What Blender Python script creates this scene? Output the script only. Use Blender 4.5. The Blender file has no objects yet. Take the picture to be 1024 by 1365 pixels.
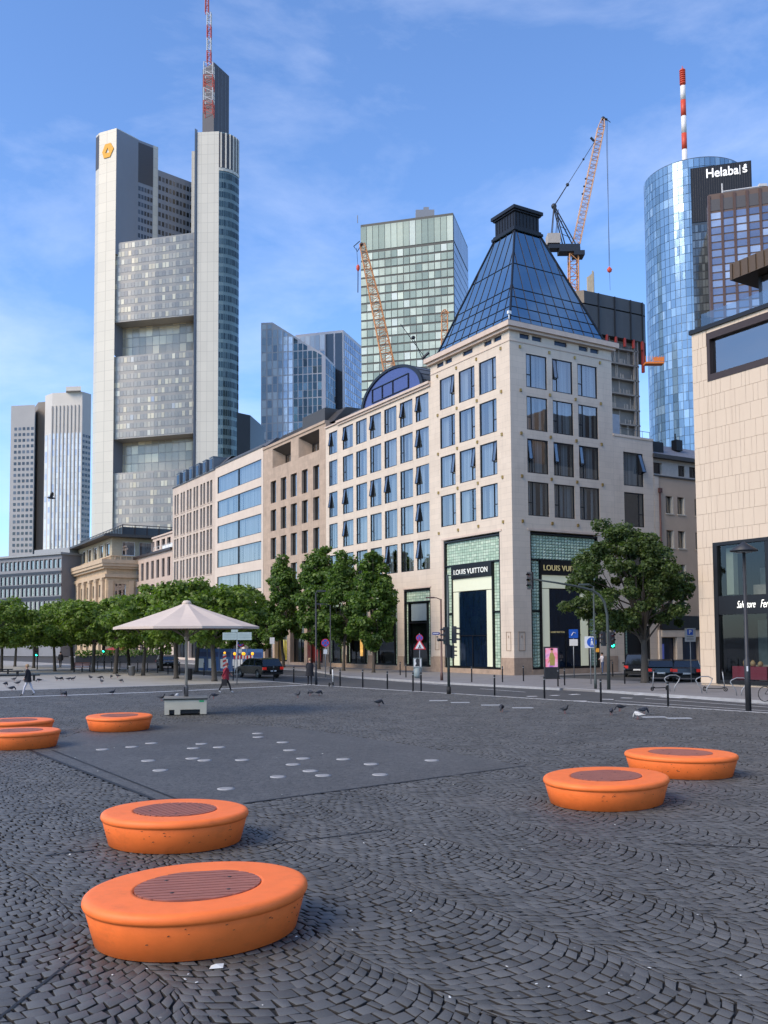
import bpy, bmesh, math, random
import numpy as np
from mathutils import Vector, Matrix
random.seed(7)
R_ = math.radians
scene = bpy.context.scene
COL = scene.collection
PI = math.pi

# ------------------------------------------------------------------ camera model (a real lens with a small rise and tilt)
FPX, CXP, CYP, CAMH = 1225.0, 512.0, 779.0, 2.9
TILT, ROLL = R_(3.4), R_(0.4)
CM = Matrix.Rotation(PI/2+TILT, 3, 'X') @ Matrix.Rotation(-ROLL, 3, 'Z')
EYE = Vector((0, 0, CAMH))
def ray(u, v): return CM @ Vector(((u-CXP)/FPX, -(v-CYP)/FPX, -1.0))
def G(u, v, z=0.0):
    d = ray(u, v); return EYE + d*((z-CAMH)/d.z)
def P(u, v, Y):
    d = ray(u, v); return EYE + d*(Y/d.y)
TH = R_(31.0)
DL = Vector((-math.sin(TH), math.cos(TH), 0)); DR = Vector((math.cos(TH), math.sin(TH), 0))
C0 = G(686, 900.3)
def S(w, s, z=0.0): return C0 + DR*w + DL*s + Vector((0, 0, z))
def toS(p):
    q = Vector(p)-C0; return q.dot(DR), q.dot(DL)

# ------------------------------------------------------------------ materials
MATS = {}
def nodes_of(m):
    m.use_nodes = True; nt = m.node_tree
    return nt, nt.nodes, nt.links, nt.nodes['Principled BSDF']
def mat(name, col, rough=0.7, metal=0.0, var=0.12, vscale=3.0, bump=0.0, bscale=30.0, emit=0.0, spec=0.5,
        brick=None, island=0.0, stretch=None, island_cols=None, island_rough=None, tilt=0.0, obj=0.0):
    if name in MATS: return MATS[name]
    m = bpy.data.materials.new(name); MATS[name] = m
    nt, N, Lk, B = nodes_of(m)
    B.inputs['Roughness'].default_value = rough; B.inputs['Metallic'].default_value = metal
    B.inputs['Specular IOR Level'].default_value = spec
    tc = N.new('ShaderNodeTexCoord')
    cc = tc.outputs['Object']
    if stretch:
        mp = N.new('ShaderNodeMapping'); mp.inputs['Scale'].default_value = stretch
        Lk.new(cc, mp.inputs['Vector']); cv = mp.outputs['Vector']
    else: cv = cc
    def rgb(c):
        r = N.new('ShaderNodeRGB'); r.outputs[0].default_value = (*c, 1); return r.outputs[0]
    def mixc(f, a, b, t='MIX'):
        x = N.new('ShaderNodeMix'); x.data_type = 'RGBA'; x.blend_type = t
        if hasattr(f, 'node'): Lk.new(f, x.inputs[0])
        else: x.inputs[0].default_value = f
        Lk.new(a, x.inputs[6]); Lk.new(b, x.inputs[7]); return x.outputs[2]
    c = rgb(col)
    geo = None
    if island_cols:
        geo = N.new('ShaderNodeNewGeometry')
        cr = N.new('ShaderNodeValToRGB'); el = cr.color_ramp.elements
        cr.color_ramp.interpolation = 'CONSTANT' if island_cols[0] == 'C' else 'LINEAR'
        lst = island_cols[1:]
        while len(el) < len(lst): el.new(0.5)
        for e, (p, k) in zip(el, lst): e.position = p; e.color = (*k, 1)
        Lk.new(geo.outputs['Random Per Island'], cr.inputs[0]); c = cr.outputs[0]
    if var:
        nz = N.new('ShaderNodeTexNoise'); nz.inputs['Scale'].default_value = vscale; nz.inputs['Detail'].default_value = 6
        nz.inputs['Roughness'].default_value = 0.65
        Lk.new(cv, nz.inputs['Vector'])
        mr = N.new('ShaderNodeMapRange'); mr.inputs[1].default_value = 0.25; mr.inputs[2].default_value = 0.75
        mr.inputs[3].default_value = 1-var; mr.inputs[4].default_value = 1+var
        Lk.new(nz.outputs['Fac'], mr.inputs[0])
        vm = N.new('ShaderNodeVectorMath'); vm.operation = 'SCALE'
        Lk.new(c, vm.inputs[0]); Lk.new(mr.outputs[0], vm.inputs['Scale']); c = vm.outputs[0]
    if island:
        geo = geo or N.new('ShaderNodeNewGeometry')
        mr = N.new('ShaderNodeMapRange'); mr.inputs[3].default_value = 1-island; mr.inputs[4].default_value = 1+island
        Lk.new(geo.outputs['Random Per Island'], mr.inputs[0])
        vm = N.new('ShaderNodeVectorMath'); vm.operation = 'SCALE'
        Lk.new(c, vm.inputs[0]); Lk.new(mr.outputs[0], vm.inputs['Scale']); c = vm.outputs[0]
    if obj:
        oi = N.new('ShaderNodeObjectInfo')
        mr = N.new('ShaderNodeMapRange'); mr.inputs[3].default_value = 1-obj; mr.inputs[4].default_value = 1+obj
        Lk.new(oi.outputs['Random'], mr.inputs[0])
        vm = N.new('ShaderNodeVectorMath'); vm.operation = 'SCALE'
        Lk.new(c, vm.inputs[0]); Lk.new(mr.outputs[0], vm.inputs['Scale']); c = vm.outputs[0]
    bsrc = None
    if brick:
        bw, bh, mort, dark, off, bvar = brick
        sp = N.new('ShaderNodeSeparateXYZ'); Lk.new(cc, sp.inputs[0])
        ad = N.new('ShaderNodeMath'); ad.operation = 'ADD'; Lk.new(sp.outputs[0], ad.inputs[0]); Lk.new(sp.outputs[1], ad.inputs[1])
        cb = N.new('ShaderNodeCombineXYZ'); Lk.new(ad.outputs[0], cb.inputs[0]); Lk.new(sp.outputs[2], cb.inputs[1])
        bt = N.new('ShaderNodeTexBrick'); bt.offset = off
        bt.inputs['Scale'].default_value = 1; bt.inputs['Brick Width'].default_value = bw; bt.inputs['Row Height'].default_value = bh
        bt.inputs['Mortar Size'].default_value = mort; bt.inputs['Mortar Smooth'].default_value = 0.3
        bt.inputs['Color1'].default_value = (1-bvar, 1-bvar, 1-bvar, 1); bt.inputs['Color2'].default_value = (1+bvar, 1+bvar*.9, 1+bvar*.8, 1)
        bt.inputs['Mortar'].default_value = (dark, dark, dark, 1)
        Lk.new(cb.outputs[0], bt.inputs['Vector'])
        c = mixc(1.0, c, bt.outputs['Color'], 'MULTIPLY'); bsrc = bt.outputs['Fac']
    Lk.new(c, B.inputs['Base Color'])
    nrm = None
    if tilt:
        geo = geo or N.new('ShaderNodeNewGeometry')
        wn = N.new('ShaderNodeTexWhiteNoise'); wn.noise_dimensions = '1D'; Lk.new(geo.outputs['Random Per Island'], wn.inputs['W'])
        sb = N.new('ShaderNodeVectorMath'); sb.operation = 'SUBTRACT'; Lk.new(wn.outputs['Color'], sb.inputs[0]); sb.inputs[1].default_value = (.5, .5, .5)
        sc = N.new('ShaderNodeVectorMath'); sc.operation = 'SCALE'; sc.inputs['Scale'].default_value = tilt; Lk.new(sb.outputs[0], sc.inputs[0])
        # slow waviness of the glass
        nz2 = N.new('ShaderNodeTexNoise'); nz2.inputs['Scale'].default_value = 0.35; Lk.new(cc, nz2.inputs['Vector'])
        sb2 = N.new('ShaderNodeVectorMath'); sb2.operation = 'SUBTRACT'; Lk.new(nz2.outputs['Color'], sb2.inputs[0]); sb2.inputs[1].default_value = (.5, .5, .5)
        sc2 = N.new('ShaderNodeVectorMath'); sc2.operation = 'SCALE'; sc2.inputs['Scale'].default_value = tilt*.8; Lk.new(sb2.outputs[0], sc2.inputs[0])
        a1 = N.new('ShaderNodeVectorMath'); Lk.new(sc.outputs[0], a1.inputs[0]); Lk.new(sc2.outputs[0], a1.inputs[1])
        a2 = N.new('ShaderNodeVectorMath'); Lk.new(geo.outputs['Normal'], a2.inputs[0]); Lk.new(a1.outputs[0], a2.inputs[1])
        nn = N.new('ShaderNodeVectorMath'); nn.operation = 'NORMALIZE'; Lk.new(a2.outputs[0], nn.inputs[0]); nrm = nn.outputs[0]
    if bump or bsrc is not None:
        last = nrm
        if bump:
            nb = N.new('ShaderNodeTexNoise'); nb.inputs['Scale'].default_value = bscale; nb.inputs['Detail'].default_value = 5; Lk.new(cv, nb.inputs['Vector'])
            bp = N.new('ShaderNodeBump'); bp.inputs['Strength'].default_value = bump; bp.inputs['Distance'].default_value = 0.02
            Lk.new(nb.outputs['Fac'], bp.inputs['Height'])
            if last is not None: Lk.new(last, bp.inputs['Normal'])
            last = bp.outputs[0]
        nrm = last
    if nrm is not None: Lk.new(nrm, B.inputs['Normal'])
    if emit:
        Lk.new(c, B.inputs['Emission Color']); B.inputs['Emission Strength'].default_value = emit
    return m
def glass_mat(name, tint=(.75, .85, .95), mirror=.5, rough=0.02, tilt=0.01, dark=(.02, .03, .04)):
    """window pane: part mirror, part see-through"""
    m = bpy.data.materials.new(name); MATS[name] = m
    nt, N, Lk, B = nodes_of(m); N.remove(B)
    out = N['Material Output']
    gl = N.new('ShaderNodeBsdfGlossy'); gl.inputs['Roughness'].default_value = rough; gl.inputs['Color'].default_value = (*tint, 1)
    tr = N.new('ShaderNodeBsdfTransparent'); tr.inputs['Color'].default_value = (.62, .68, .70, 1)
    mx = N.new('ShaderNodeMixShader')
    g0 = N.new('ShaderNodeNewGeometry'); dt = N.new('ShaderNodeVectorMath'); dt.operation = 'DOT_PRODUCT'; Lk.new(g0.outputs['Incoming'], dt.inputs[0]); Lk.new(g0.outputs['Normal'], dt.inputs[1])
    ab = N.new('ShaderNodeMath'); ab.operation = 'ABSOLUTE'; Lk.new(dt.outputs['Value'], ab.inputs[0]); om = N.new('ShaderNodeMath'); om.operation = 'SUBTRACT'; om.inputs[0].default_value = 1; Lk.new(ab.outputs[0], om.inputs[1])
    fr = N.new('ShaderNodeMath'); fr.operation = 'POWER'; fr.inputs[1].default_value = 4.0; Lk.new(om.outputs[0], fr.inputs[0])
    ad = N.new('ShaderNodeMath'); ad.operation = 'ADD'; ad.use_clamp = True; ad.inputs[1].default_value = mirror
    Lk.new(fr.outputs[0], ad.inputs[0]); Lk.new(ad.outputs[0], mx.inputs[0]); Lk.new(tr.outputs[0], mx.inputs[1]); Lk.new(gl.outputs[0], mx.inputs[2])
    Lk.new(mx.outputs[0], out.inputs[0])
    geo = N.new('ShaderNodeNewGeometry'); oi = N.new('ShaderNodeObjectInfo')
    wn = N.new('ShaderNodeTexWhiteNoise'); wn.noise_dimensions = '1D'; Lk.new(oi.outputs['Random'], wn.inputs['W'])
    sb = N.new('ShaderNodeVectorMath'); sb.operation = 'SUBTRACT'; Lk.new(wn.outputs['Color'], sb.inputs[0]); sb.inputs[1].default_value = (.5, .5, .5)
    sc = N.new('ShaderNodeVectorMath'); sc.operation = 'SCALE'; sc.inputs['Scale'].default_value = tilt; Lk.new(sb.outputs[0], sc.inputs[0])
    tc = N.new('ShaderNodeTexCoord'); nz2 = N.new('ShaderNodeTexNoise'); nz2.inputs['Scale'].default_value = 0.7; Lk.new(tc.outputs['Object'], nz2.inputs['Vector'])
    sb2 = N.new('ShaderNodeVectorMath'); sb2.operation = 'SUBTRACT'; Lk.new(nz2.outputs['Color'], sb2.inputs[0]); sb2.inputs[1].default_value = (.5, .5, .5)
    sc2 = N.new('ShaderNodeVectorMath'); sc2.operation = 'SCALE'; sc2.inputs['Scale'].default_value = tilt; Lk.new(sb2.outputs[0], sc2.inputs[0])
    a1 = N.new('ShaderNodeVectorMath'); Lk.new(sc.outputs[0], a1.inputs[0]); Lk.new(sc2.outputs[0], a1.inputs[1])
    a2 = N.new('ShaderNodeVectorMath'); Lk.new(geo.outputs['Normal'], a2.inputs[0]); Lk.new(a1.outputs[0], a2.inputs[1])
    nn = N.new('ShaderNodeVectorMath'); nn.operation = 'NORMALIZE'; Lk.new(a2.outputs[0], nn.inputs[0]); Lk.new(nn.outputs[0], gl.inputs['Normal'])
    return m

def add_stains(m, col, scale=(2,2,2), lo=.55, hi=.75, amt=.5, detail=8, vor=False):
    """dirt and wear with a shape of its own over the base colour"""
    nt = m.node_tree; N = nt.nodes; Lk = nt.links; B = N['Principled BSDF']
    src = B.inputs['Base Color'].links[0].from_socket
    tc = N.new('ShaderNodeTexCoord'); mp_ = N.new('ShaderNodeMapping'); mp_.inputs['Scale'].default_value = scale; Lk.new(tc.outputs['Object'], mp_.inputs[0])
    if vor: nz = N.new('ShaderNodeTexVoronoi'); out = nz.outputs['Distance']
    else: nz = N.new('ShaderNodeTexNoise'); nz.inputs['Detail'].default_value = detail; nz.inputs['Roughness'].default_value = .7; out = nz.outputs['Fac']
    nz.inputs['Scale'].default_value = 1; Lk.new(mp_.outputs[0], nz.inputs['Vector'])
    mr = N.new('ShaderNodeMapRange'); mr.inputs[1].default_value = lo; mr.inputs[2].default_value = hi; mr.inputs[3].default_value = 0; mr.inputs[4].default_value = amt; Lk.new(out, mr.inputs[0])
    mx = N.new('ShaderNodeMix'); mx.data_type = 'RGBA'; Lk.new(mr.outputs[0], mx.inputs[0]); Lk.new(src, mx.inputs[6]); mx.inputs[7].default_value = (*col, 1)
    Lk.new(mx.outputs[2], B.inputs['Base Color']); return m
# ------------------------------------------------------------------ mesh builder and scene tree helpers
class MB:
    def __init__(s): s.v = []; s.f = []; s.m = []; s.cur = 0; s.smooth = False; s.sm = []
    def face(s, pts, mi=None):
        b = len(s.v); s.v += [tuple(p) for p in pts]; s.f.append(tuple(range(b, b+len(pts)))); s.m.append(s.cur if mi is None else mi); s.sm.append(s.smooth)
    def idx(s, verts, faces):
        b = len(s.v); s.v += [tuple(p) for p in verts]
        for f in faces: s.f.append(tuple(i+b for i in f)); s.m.append(s.cur); s.sm.append(s.smooth)
    def box(s, x0, x1, y0, y1, z0, z1):
        if x0 > x1: x0, x1 = x1, x0
        if y0 > y1: y0, y1 = y1, y0
        if z0 > z1: z0, z1 = z1, z0
        V = [(x0,y0,z0),(x1,y0,z0),(x1,y1,z0),(x0,y1,z0),(x0,y0,z1),(x1,y0,z1),(x1,y1,z1),(x0,y1,z1)]
        s.idx(V, [(0,3,2,1),(4,5,6,7),(0,1,5,4),(1,2,6,5),(2,3,7,6),(3,0,4,7)]); return s
    def tbox(s, c, sz, M=None):
        """box centred at c with size sz turned by matrix M"""
        hx, hy, hz = sz[0]/2, sz[1]/2, sz[2]/2
        V = [Vector(p) for p in [(-hx,-hy,-hz),(hx,-hy,-hz),(hx,hy,-hz),(-hx,hy,-hz),(-hx,-hy,hz),(hx,-hy,hz),(hx,hy,hz),(-hx,hy,hz)]]
        if M is not None: V = [M @ p for p in V]
        s.idx([p+Vector(c) for p in V], [(0,3,2,1),(4,5,6,7),(0,1,5,4),(1,2,6,5),(2,3,7,6),(3,0,4,7)]); return s
    def prism(s, poly, z0, z1, cap=True):
        n = len(poly)
        a = sum(poly[i][0]*poly[(i+1)%n][1]-poly[(i+1)%n][0]*poly[i][1] for i in range(n))
        if a < 0: poly = poly[::-1]
        zt = z1 if hasattr(z1, '__len__') else [z1]*n
        if a < 0 and hasattr(z1, '__len__'): zt = list(z1)[::-1]
        V = [(p[0], p[1], z0) for p in poly]+[(p[0], p[1], t) for p, t in zip(poly, zt)]
        F = [(i, (i+1)%n, n+(i+1)%n, n+i) for i in range(n)]
        if cap: F += [tuple(range(n-1, -1, -1)), tuple(range(n, 2*n))]
        s.idx(V, F); return s
    def tube(s, path, r, n=6, cap=True):
        path = [Vector(p) for p in path]; rs = r if hasattr(r, '__len__') else [r]*len(path)
        rings = []; up = Vector((0, 0, 1)); prev = None
        for i, p in enumerate(path):
            d = (path[min(i+1, len(path)-1)]-path[max(i-1, 0)])
            if d.length < 1e-9: d = Vector((0, 0, 1))
            d.normalize()
            if prev is None:
                a = d.cross(Vector((1, 0, 0)) if abs(d.z) > .9 else up).normalized()
            else:
                a = prev - d*prev.dot(d)
                a = a.normalized() if a.length > 1e-6 else d.cross(up).normalized()
            prev = a; b = d.cross(a)
            rings.append([p+(a*math.cos(2*PI*k/n)+b*math.sin(2*PI*k/n))*rs[i] for k in range(n)])
        V = [q for r_ in rings for q in r_]; F = []
        for i in range(len(rings)-1):
            for k in range(n):
                F.append((i*n+k, i*n+(k+1)%n, (i+1)*n+(k+1)%n, (i+1)*n+k))
        if cap: F.append(tuple(range(n-1, -1, -1))); F.append(tuple(range((len(rings)-1)*n, len(rings)*n)))
        o = s.smooth; s.smooth = n > 5; s.idx(V, F); s.smooth = o; return s
    def lathe(s, prof, c=(0,0,0), n=24, sx=1, sy=1, rot=0, cap=True):
        V = []; F = []; cs, sn = math.cos(rot), math.sin(rot)
        for (r, z) in prof:
            for k in range(n):
                x = r*math.cos(2*PI*k/n)*sx; y = r*math.sin(2*PI*k/n)*sy
                V.append((c[0]+x*cs-y*sn, c[1]+x*sn+y*cs, c[2]+z))
        for i in range(len(prof)-1):
            for k in range(n): F.append((i*n+k, i*n+(k+1)%n, (i+1)*n+(k+1)%n, (i+1)*n+k))
        if cap: F.append(tuple(range(n-1, -1, -1))); F.append(tuple(range((len(prof)-1)*n, len(prof)*n)))
        o = s.smooth; s.smooth = True; s.idx(V, F); s.smooth = o; return s
    def ball(s, c, r, n=10, m=6, sx=1, sy=1, sz=1):
        prof = [(max(r*math.sin(PI*i/m), 1e-4), -r*math.cos(PI*i/m)*sz) for i in range(m+1)]
        s.lathe(prof, c, n, sx, sy); return s
    def build(s, name, mats, parent=None, loc=None, rot=None):
        me = bpy.data.meshes.new(name); me.from_pydata(s.v, [], s.f)
        if not isinstance(mats, (list, tuple)): mats = [mats]
        for q in mats: me.materials.append(q)
        if len(mats) > 1: me.polygons.foreach_set('material_index', s.m)
        me.polygons.foreach_set('use_smooth', s.sm); me.update()
        o = bpy.data.objects.new(name, me); COL.objects.link(o)
        if parent is not None: o.parent = parent
        if loc is not None: o.location = loc
        if rot is not None: o.rotation_euler = (0, 0, rot)
        return o
def empty(name, loc=(0,0,0), rz=0.0):
    o = bpy.data.objects.new(name, None); COL.objects.link(o); o.location = loc; o.rotation_euler = (0, 0, rz); o.empty_display_size = .3
    return o
def tag(o, label, cat, group=None):
    o['label'] = label; o['category'] = cat
    if group: o['group'] = group
    return o
def struct(o, kind='structure'):
    o['kind'] = kind; return o
def thing(name, label, cat, loc=(0,0,0), rz=0.0, group=None): return tag(empty(name, loc, rz), label, cat, group)
KIDS = {}
def copy_tree(o, parent=None):
    c = o.copy(); COL.objects.link(c)
    if parent is not None: c.parent = parent
    for ch in o.children: copy_tree(ch, c)
    return c
def place(o, loc, rz=None, label=None, scale=None):
    c = copy_tree(o); c.location = loc
    if rz is not None: c.rotation_euler = (0, 0, rz)
    if label: c['label'] = label
    if scale: c.scale = (scale,)*3
    return c
def text_mesh(name, s, size, depth, m, parent, M, align='CENTER', shear=0.0, spacing=1.0, xs=1.0, bold=0.0):
    cu = bpy.data.curves.new('writing', 'FONT'); cu.body = s; cu.size = size; cu.extrude = depth; cu.align_x = align; cu.align_y = 'CENTER'
    cu.shear = shear; cu.space_character = spacing; cu.offset = bold
    to = bpy.data.objects.new('writing', cu); COL.objects.link(to)
    dg = bpy.context.evaluated_depsgraph_get(); me = bpy.data.meshes.new_from_object(to.evaluated_get(dg))
    bpy.data.objects.remove(to); bpy.data.curves.remove(cu)
    me.materials.clear(); me.materials.append(m)
    me.transform(M @ Matrix.Diagonal((xs, 1, 1, 1)))
    o = bpy.data.objects.new(name, me); COL.objects.link(o); o.parent = parent
    return o
# matrices laying text on a wall facing -X (long row) or -Y (cross street); local x runs left to right as seen from outside
def onL(w, s, z): return Matrix.Translation((w, s, z)) @ Matrix(((0,0,-1,0),(-1,0,0,0),(0,1,0,0),(0,0,0,1)))
def onR(w, s, z): return Matrix.Translation((w, s, z)) @ Matrix(((1,0,0,0),(0,0,-1,0),(0,1,0,0),(0,0,0,1)))

# walls with openings; ax 'L': plane x=p0, runs along y, faces -x ; ax 'R': plane y=p0, runs along x, faces -y
def mp(ax, p0):
    if ax == 'L': return lambda a, z, d=0.0: (p0+d, a, z)
    return lambda a, z, d=0.0: (a, p0+d, z)
def abox(mb, ax, p0, a0, a1, z0, z1, d0, d1):
    if ax == 'L': mb.box(p0+d0, p0+d1, a0, a1, z0, z1)
    else: mb.box(a0, a1, p0+d0, p0+d1, z0, z1)
def wall(mb, ax, p0, a0, a1, z0, z1, ops, dep=0.35, back=None):
    f = mp(ax, p0)
    A = sorted({a0, a1, *[q for o in ops for q in (o[0], o[1])]}); Z = sorted({z0, z1, *[q for o in ops for q in (o[2], o[3])]})
    A = [q for q in A if a0 <= q <= a1]; Z = [q for q in Z if z0 <= q <= z1]
    for i in range(len(A)-1):
        for j in range(len(Z)-1):
            ca, cz = (A[i]+A[i+1])/2, (Z[j]+Z[j+1])/2
            if any(o[0] < ca < o[1] and o[2] < cz < o[3] for o in ops): continue
            mb.face([f(A[i], Z[j]), f(A[i+1], Z[j]), f(A[i+1], Z[j+1]), f(A[i], Z[j+1])])
    for o in ops:
        b0, b1, y0, y1 = o[:4]; dd = o[4] if len(o) > 4 else dep
        mb.face([f(b0,y0),f(b0,y1),f(b0,y1,dd),f(b0,y0,dd)]); mb.face([f(b1,y0),f(b1,y1),f(b1,y1,dd),f(b1,y0,dd)])
        mb.face([f(b0,y0),f(b1,y0),f(b1,y0,dd),f(b0,y0,dd)]); mb.face([f(b0,y1),f(b1,y1),f(b1,y1,dd),f(b0,y1,dd)])
# ================================================================== materials of the near buildings
M = {}
M['stoneL'] = mat('pale_limestone', (.66,.55,.435), .75, var=.07, vscale=.45, bump=.12, bscale=12, brick=(1.35,.48,.008,.72,.5,.035))
M['stoneC'] = mat('travertine', (.45,.335,.245), .8, var=.13, vscale=1.3, bump=.2, bscale=9, brick=(1.1,.55,.006,.75,.5,.06))
M['stoneD'] = mat('pink_limestone', (.64,.53,.43), .75, var=.05, vscale=.8, bump=.1, brick=(1.6,.6,.005,.85,.5,.02))
M['stoneE'] = mat('rose_limestone', (.56,.455,.365), .75, var=.06, vscale=1, bump=.1, brick=(1.2,.6,.006,.8,.5,.03))
M['plinth'] = mat('plinth_stone', (.40,.29,.21), .8, var=.12, vscale=2.5, bump=.2)
M['trim'] = mat('cornice_stone', (.60,.47,.38), .75, var=.08, vscale=1.4, bump=.08)
M['trimdark'] = mat('bronze_trim', (.06,.04,.035), .45, .5, var=.1)
M['blackmetal'] = mat('black_metal', (.012,.012,.014), .4, .3, var=.1)
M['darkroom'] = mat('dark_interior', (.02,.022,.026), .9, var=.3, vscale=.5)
M['curtain'] = mat('curtain_cloth', (.72,.73,.74), .9, var=.1, vscale=2, stretch=(6,6,.4), island=.3)
M['curtainf'] = mat('curtain_cloth_dim', (.30,.31,.32), .9, var=.1, vscale=2, island=.35)
M['brass'] = mat('brass_boss', (.40,.27,.09), .4, .7, var=.2)
M['slate'] = mat('roof_slate', (.085,.09,.10), .6, .1, var=.2, vscale=3, brick=(.5,.3,.01,.6,.5,.12))
M['zinc'] = mat('zinc_roof', (.13,.14,.145), .5, .4, var=.15, vscale=1.2, bump=.05)
M['roofpanel'] = mat('dark_roof_panel', (.065,.06,.055), .55, .2, var=.15)
for k_ in ('stoneL','stoneD','stoneE','trim'): add_stains(M[k_], (.36,.29,.24), (1.6,1.6,.16), .52, .78, .38); add_stains(M[k_], (.80,.68,.56), (.35,.35,.5), .5, .75, .35)
add_stains(M['stoneC'], (.22,.16,.12), (1.2,1.2,.2), .50, .75, .45); add_stains(M['plinth'], (.20,.15,.12), (1.5,1.5,1.5), .45, .7, .6)
M['glass'] = glass_mat('window_glass', (.60,.58,.57), .42, .015, .014)
M['glassdark'] = glass_mat('shop_glass', (.6,.65,.7), .07, .02, .002)
M['glassblue'] = glass_mat('roof_glass', (.34,.47,.55), .80, .04, .03)
M['roomblue'] = mat('roof_room', (.02,.035,.055), .8, var=.4, vscale=.4)
M['greentile'] = mat('glass_tile', (.20,.42,.31), .5, .0, var=.12, vscale=3, spec=.3, island_cols=['L',(0,(.34,.47,.35)),(.5,(.44,.57,.43)),(1,(.56,.67,.52))], tilt=.05)
M['creamlight'] = mat('lit_cream_panel', (.62,.63,.47), .5, var=.03, emit=.16)
M['doorblue'] = mat('shop_dark_blue', (.008,.022,.055), .25, var=.5, vscale=1.5, stretch=(3,3,.6))
M['white'] = mat('white_paint', (.78,.78,.76), .5, var=.05)
M['sandstone'] = mat('sandstone', (.56,.41,.255), .8, var=.16, vscale=.7, bump=.25, bscale=5, brick=(1.5,.55,.012,.7,.5,.07))
M['sandtrim'] = mat('sandstone_trim', (.54,.40,.26), .8, var=.15, vscale=1)

PROTOS = []
def rm_protos():
    for o in PROTOS:
        for c in list(o.children_recursive): bpy.data.objects.remove(c)
        bpy.data.objects.remove(o)
def abx(mb, ax, a0, a1, z0, z1, d0, d1): abox(mb, ax, 0, a0, a1, z0, z1, d0, d1)
rng = random.Random(11)
def window_proto(ax, W, H, sash=None, opened=False, curt=1, glass='glass', fr='blackmetal', fw=.07, name='window'):
    mb = MB()
    for q in ((0,fw,0,H),(W-fw,W,0,H),(fw,W-fw,0,fw),(fw,W-fw,H-fw,H)): abx(mb, ax, *q, .03, .16)
    sw = .24*W
    if sash:
        xb = sw if sash == 'lo' else W-sw
        abx(mb, ax, xb-.025, xb+.025, fw, H-fw, .04, .15)
        lo, hi = (fw, xb-.025) if sash == 'lo' else (xb+.025, W-fw)
        abx(mb, ax, lo, hi, H*.37, H*.37+.06, .04, .15)
    root = mb.build(name, M[fr]); PROTOS.append(root)
    f = mp(ax, 0)
    pb = MB()
    if sash:
        a, b = (xb+.025, W-fw) if sash == 'lo' else (fw, xb-.025)
        pb.face([f(a,fw,.09), f(b,fw,.09), f(b,H-fw,.09), f(a,H-fw,.09)])
        pb.face([f(lo,fw,.09), f(hi,fw,.09), f(hi,H*.37,.09), f(lo,H*.37,.09)])
        if not opened: pb.face([f(lo,H*.37+.06,.09), f(hi,H*.37+.06,.09), f(hi,H-fw,.09), f(lo,H-fw,.09)])
    else: pb.face([f(fw,fw,.09), f(W-fw,fw,.09), f(W-fw,H-fw,.09), f(fw,H-fw,.09)])
    pb.build('pane', M[glass], root)
    if sash and opened:
        sb = MB(); L_ = H*.63-fw-.06; an = .26 if opened is True else opened
        def g(a, t, d):  # t distance down from the hinge
            return f(a, H-fw-t*math.cos(an)+d*math.sin(an), .06-t*math.sin(an)+d*math.cos(an)*1.0)
        ww = .05
        for (p, q, t0, t1) in ((lo,lo+ww,0,L_),(hi-ww,hi,0,L_),(lo,hi,0,ww),(lo,hi,L_-ww,L_)):
            V = [g(p,t0,0),g(q,t0,0),g(q,t1,0),g(p,t1,0),g(p,t0,.05),g(q,t0,.05),g(q,t1,.05),g(p,t1,.05)]
            sb.idx(V, [(0,1,2,3),(4,7,6,5),(0,4,5,1),(1,5,6,2),(2,6,7,3),(3,7,4,0)])
        # black side triangles fill the wedge in place of the dark inside
        for a in (lo+.01, hi-.01):
            sb.face([g(a,0,.05), g(a,L_,.05), f(a, H*.37+.06, .06)])
        so = sb.build('sash', M[fr], root)
        gb = MB(); gb.face([g(lo+ww,ww,.02), g(hi-ww,ww,.02), g(hi-ww,L_-ww,.02), g(lo+ww,L_-ww,.02)])
        gb.build('pane', M[glass], root)
    if curt:
        cb = MB(); x = fw
        while x < W-fw:
            w_ = rng.uniform(.12, .5)*min(1, W/2); x2 = min(x+w_, W-fw)
            if rng.random() < .8*curt:
                n = max(2, int((x2-x)/.06)); z0 = .08
                for k in range(n):
                    a, b = x+(x2-x)*k/n, x+(x2-x)*(k+1)/n
                    d1, d2 = (.34,.40) if k % 2 else (.40,.34)
                    cb.face([f(a,z0,d1), f(b,z0,d2), f(b,H,d2), f(a,H,d1)])
            x = x2 + rng.uniform(0, .12)
        if cb.v: cb.build('curtain', M['curtain'], root)
    return root
def put(proto, parent, loc):
    c = copy_tree(proto, parent); c.location = loc; return c
def simple_windows(root, ax, p0, wins, protos, pick=None):
    """wins: list (a0,z0); protos: list"""
    for i, (a, z) in enumerate(wins):
        pr = protos[pick(i) if pick else rng.randrange(len(protos))]
        f = mp(ax, p0); put(pr, root, f(a, z))

# ================================================================== corner building with the glass pyramid
LV = thing('corner_building', 'pale stone corner building with a blue glass pyramid roof and green glass shop portals', 'building', C0, TH)
rowsT = [(23.04,25.78),(19.58,22.32),(16.1,18.86),(12.65,15.40)]
LW = [(1.77,4.06),(4.68,6.94),(7.56,9.82)]; RW = [(1.66,3.83),(4.42,6.61),(7.19,9.40)]
TW = 11.25
mb = MB()
opsL = [(a,b,z0,z1,.5) for a,b in LW for z0,z1 in rowsT]+[(1.62,9.45,.38,11.42,.5)]
opsR = [(a,b,z0,z1,.5) for a,b in RW for z0,z1 in rowsT]+[(1.8,9.1,.38,11.42,.5)]
slotL = [(1.02,2.02),(2.3,3.3),(4.9,6.3),(7.9,8.9),(9.2,10.2)]
opsL += [(a,b,26.93,27.32,.3) for a,b in slotL]; opsR += [(a,b,26.93,27.32,.3) for a,b in [(1.05,2.05),(2.33,3.33),(4.7,6.08),(7.4,8.4),(8.68,9.65)]]
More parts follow.
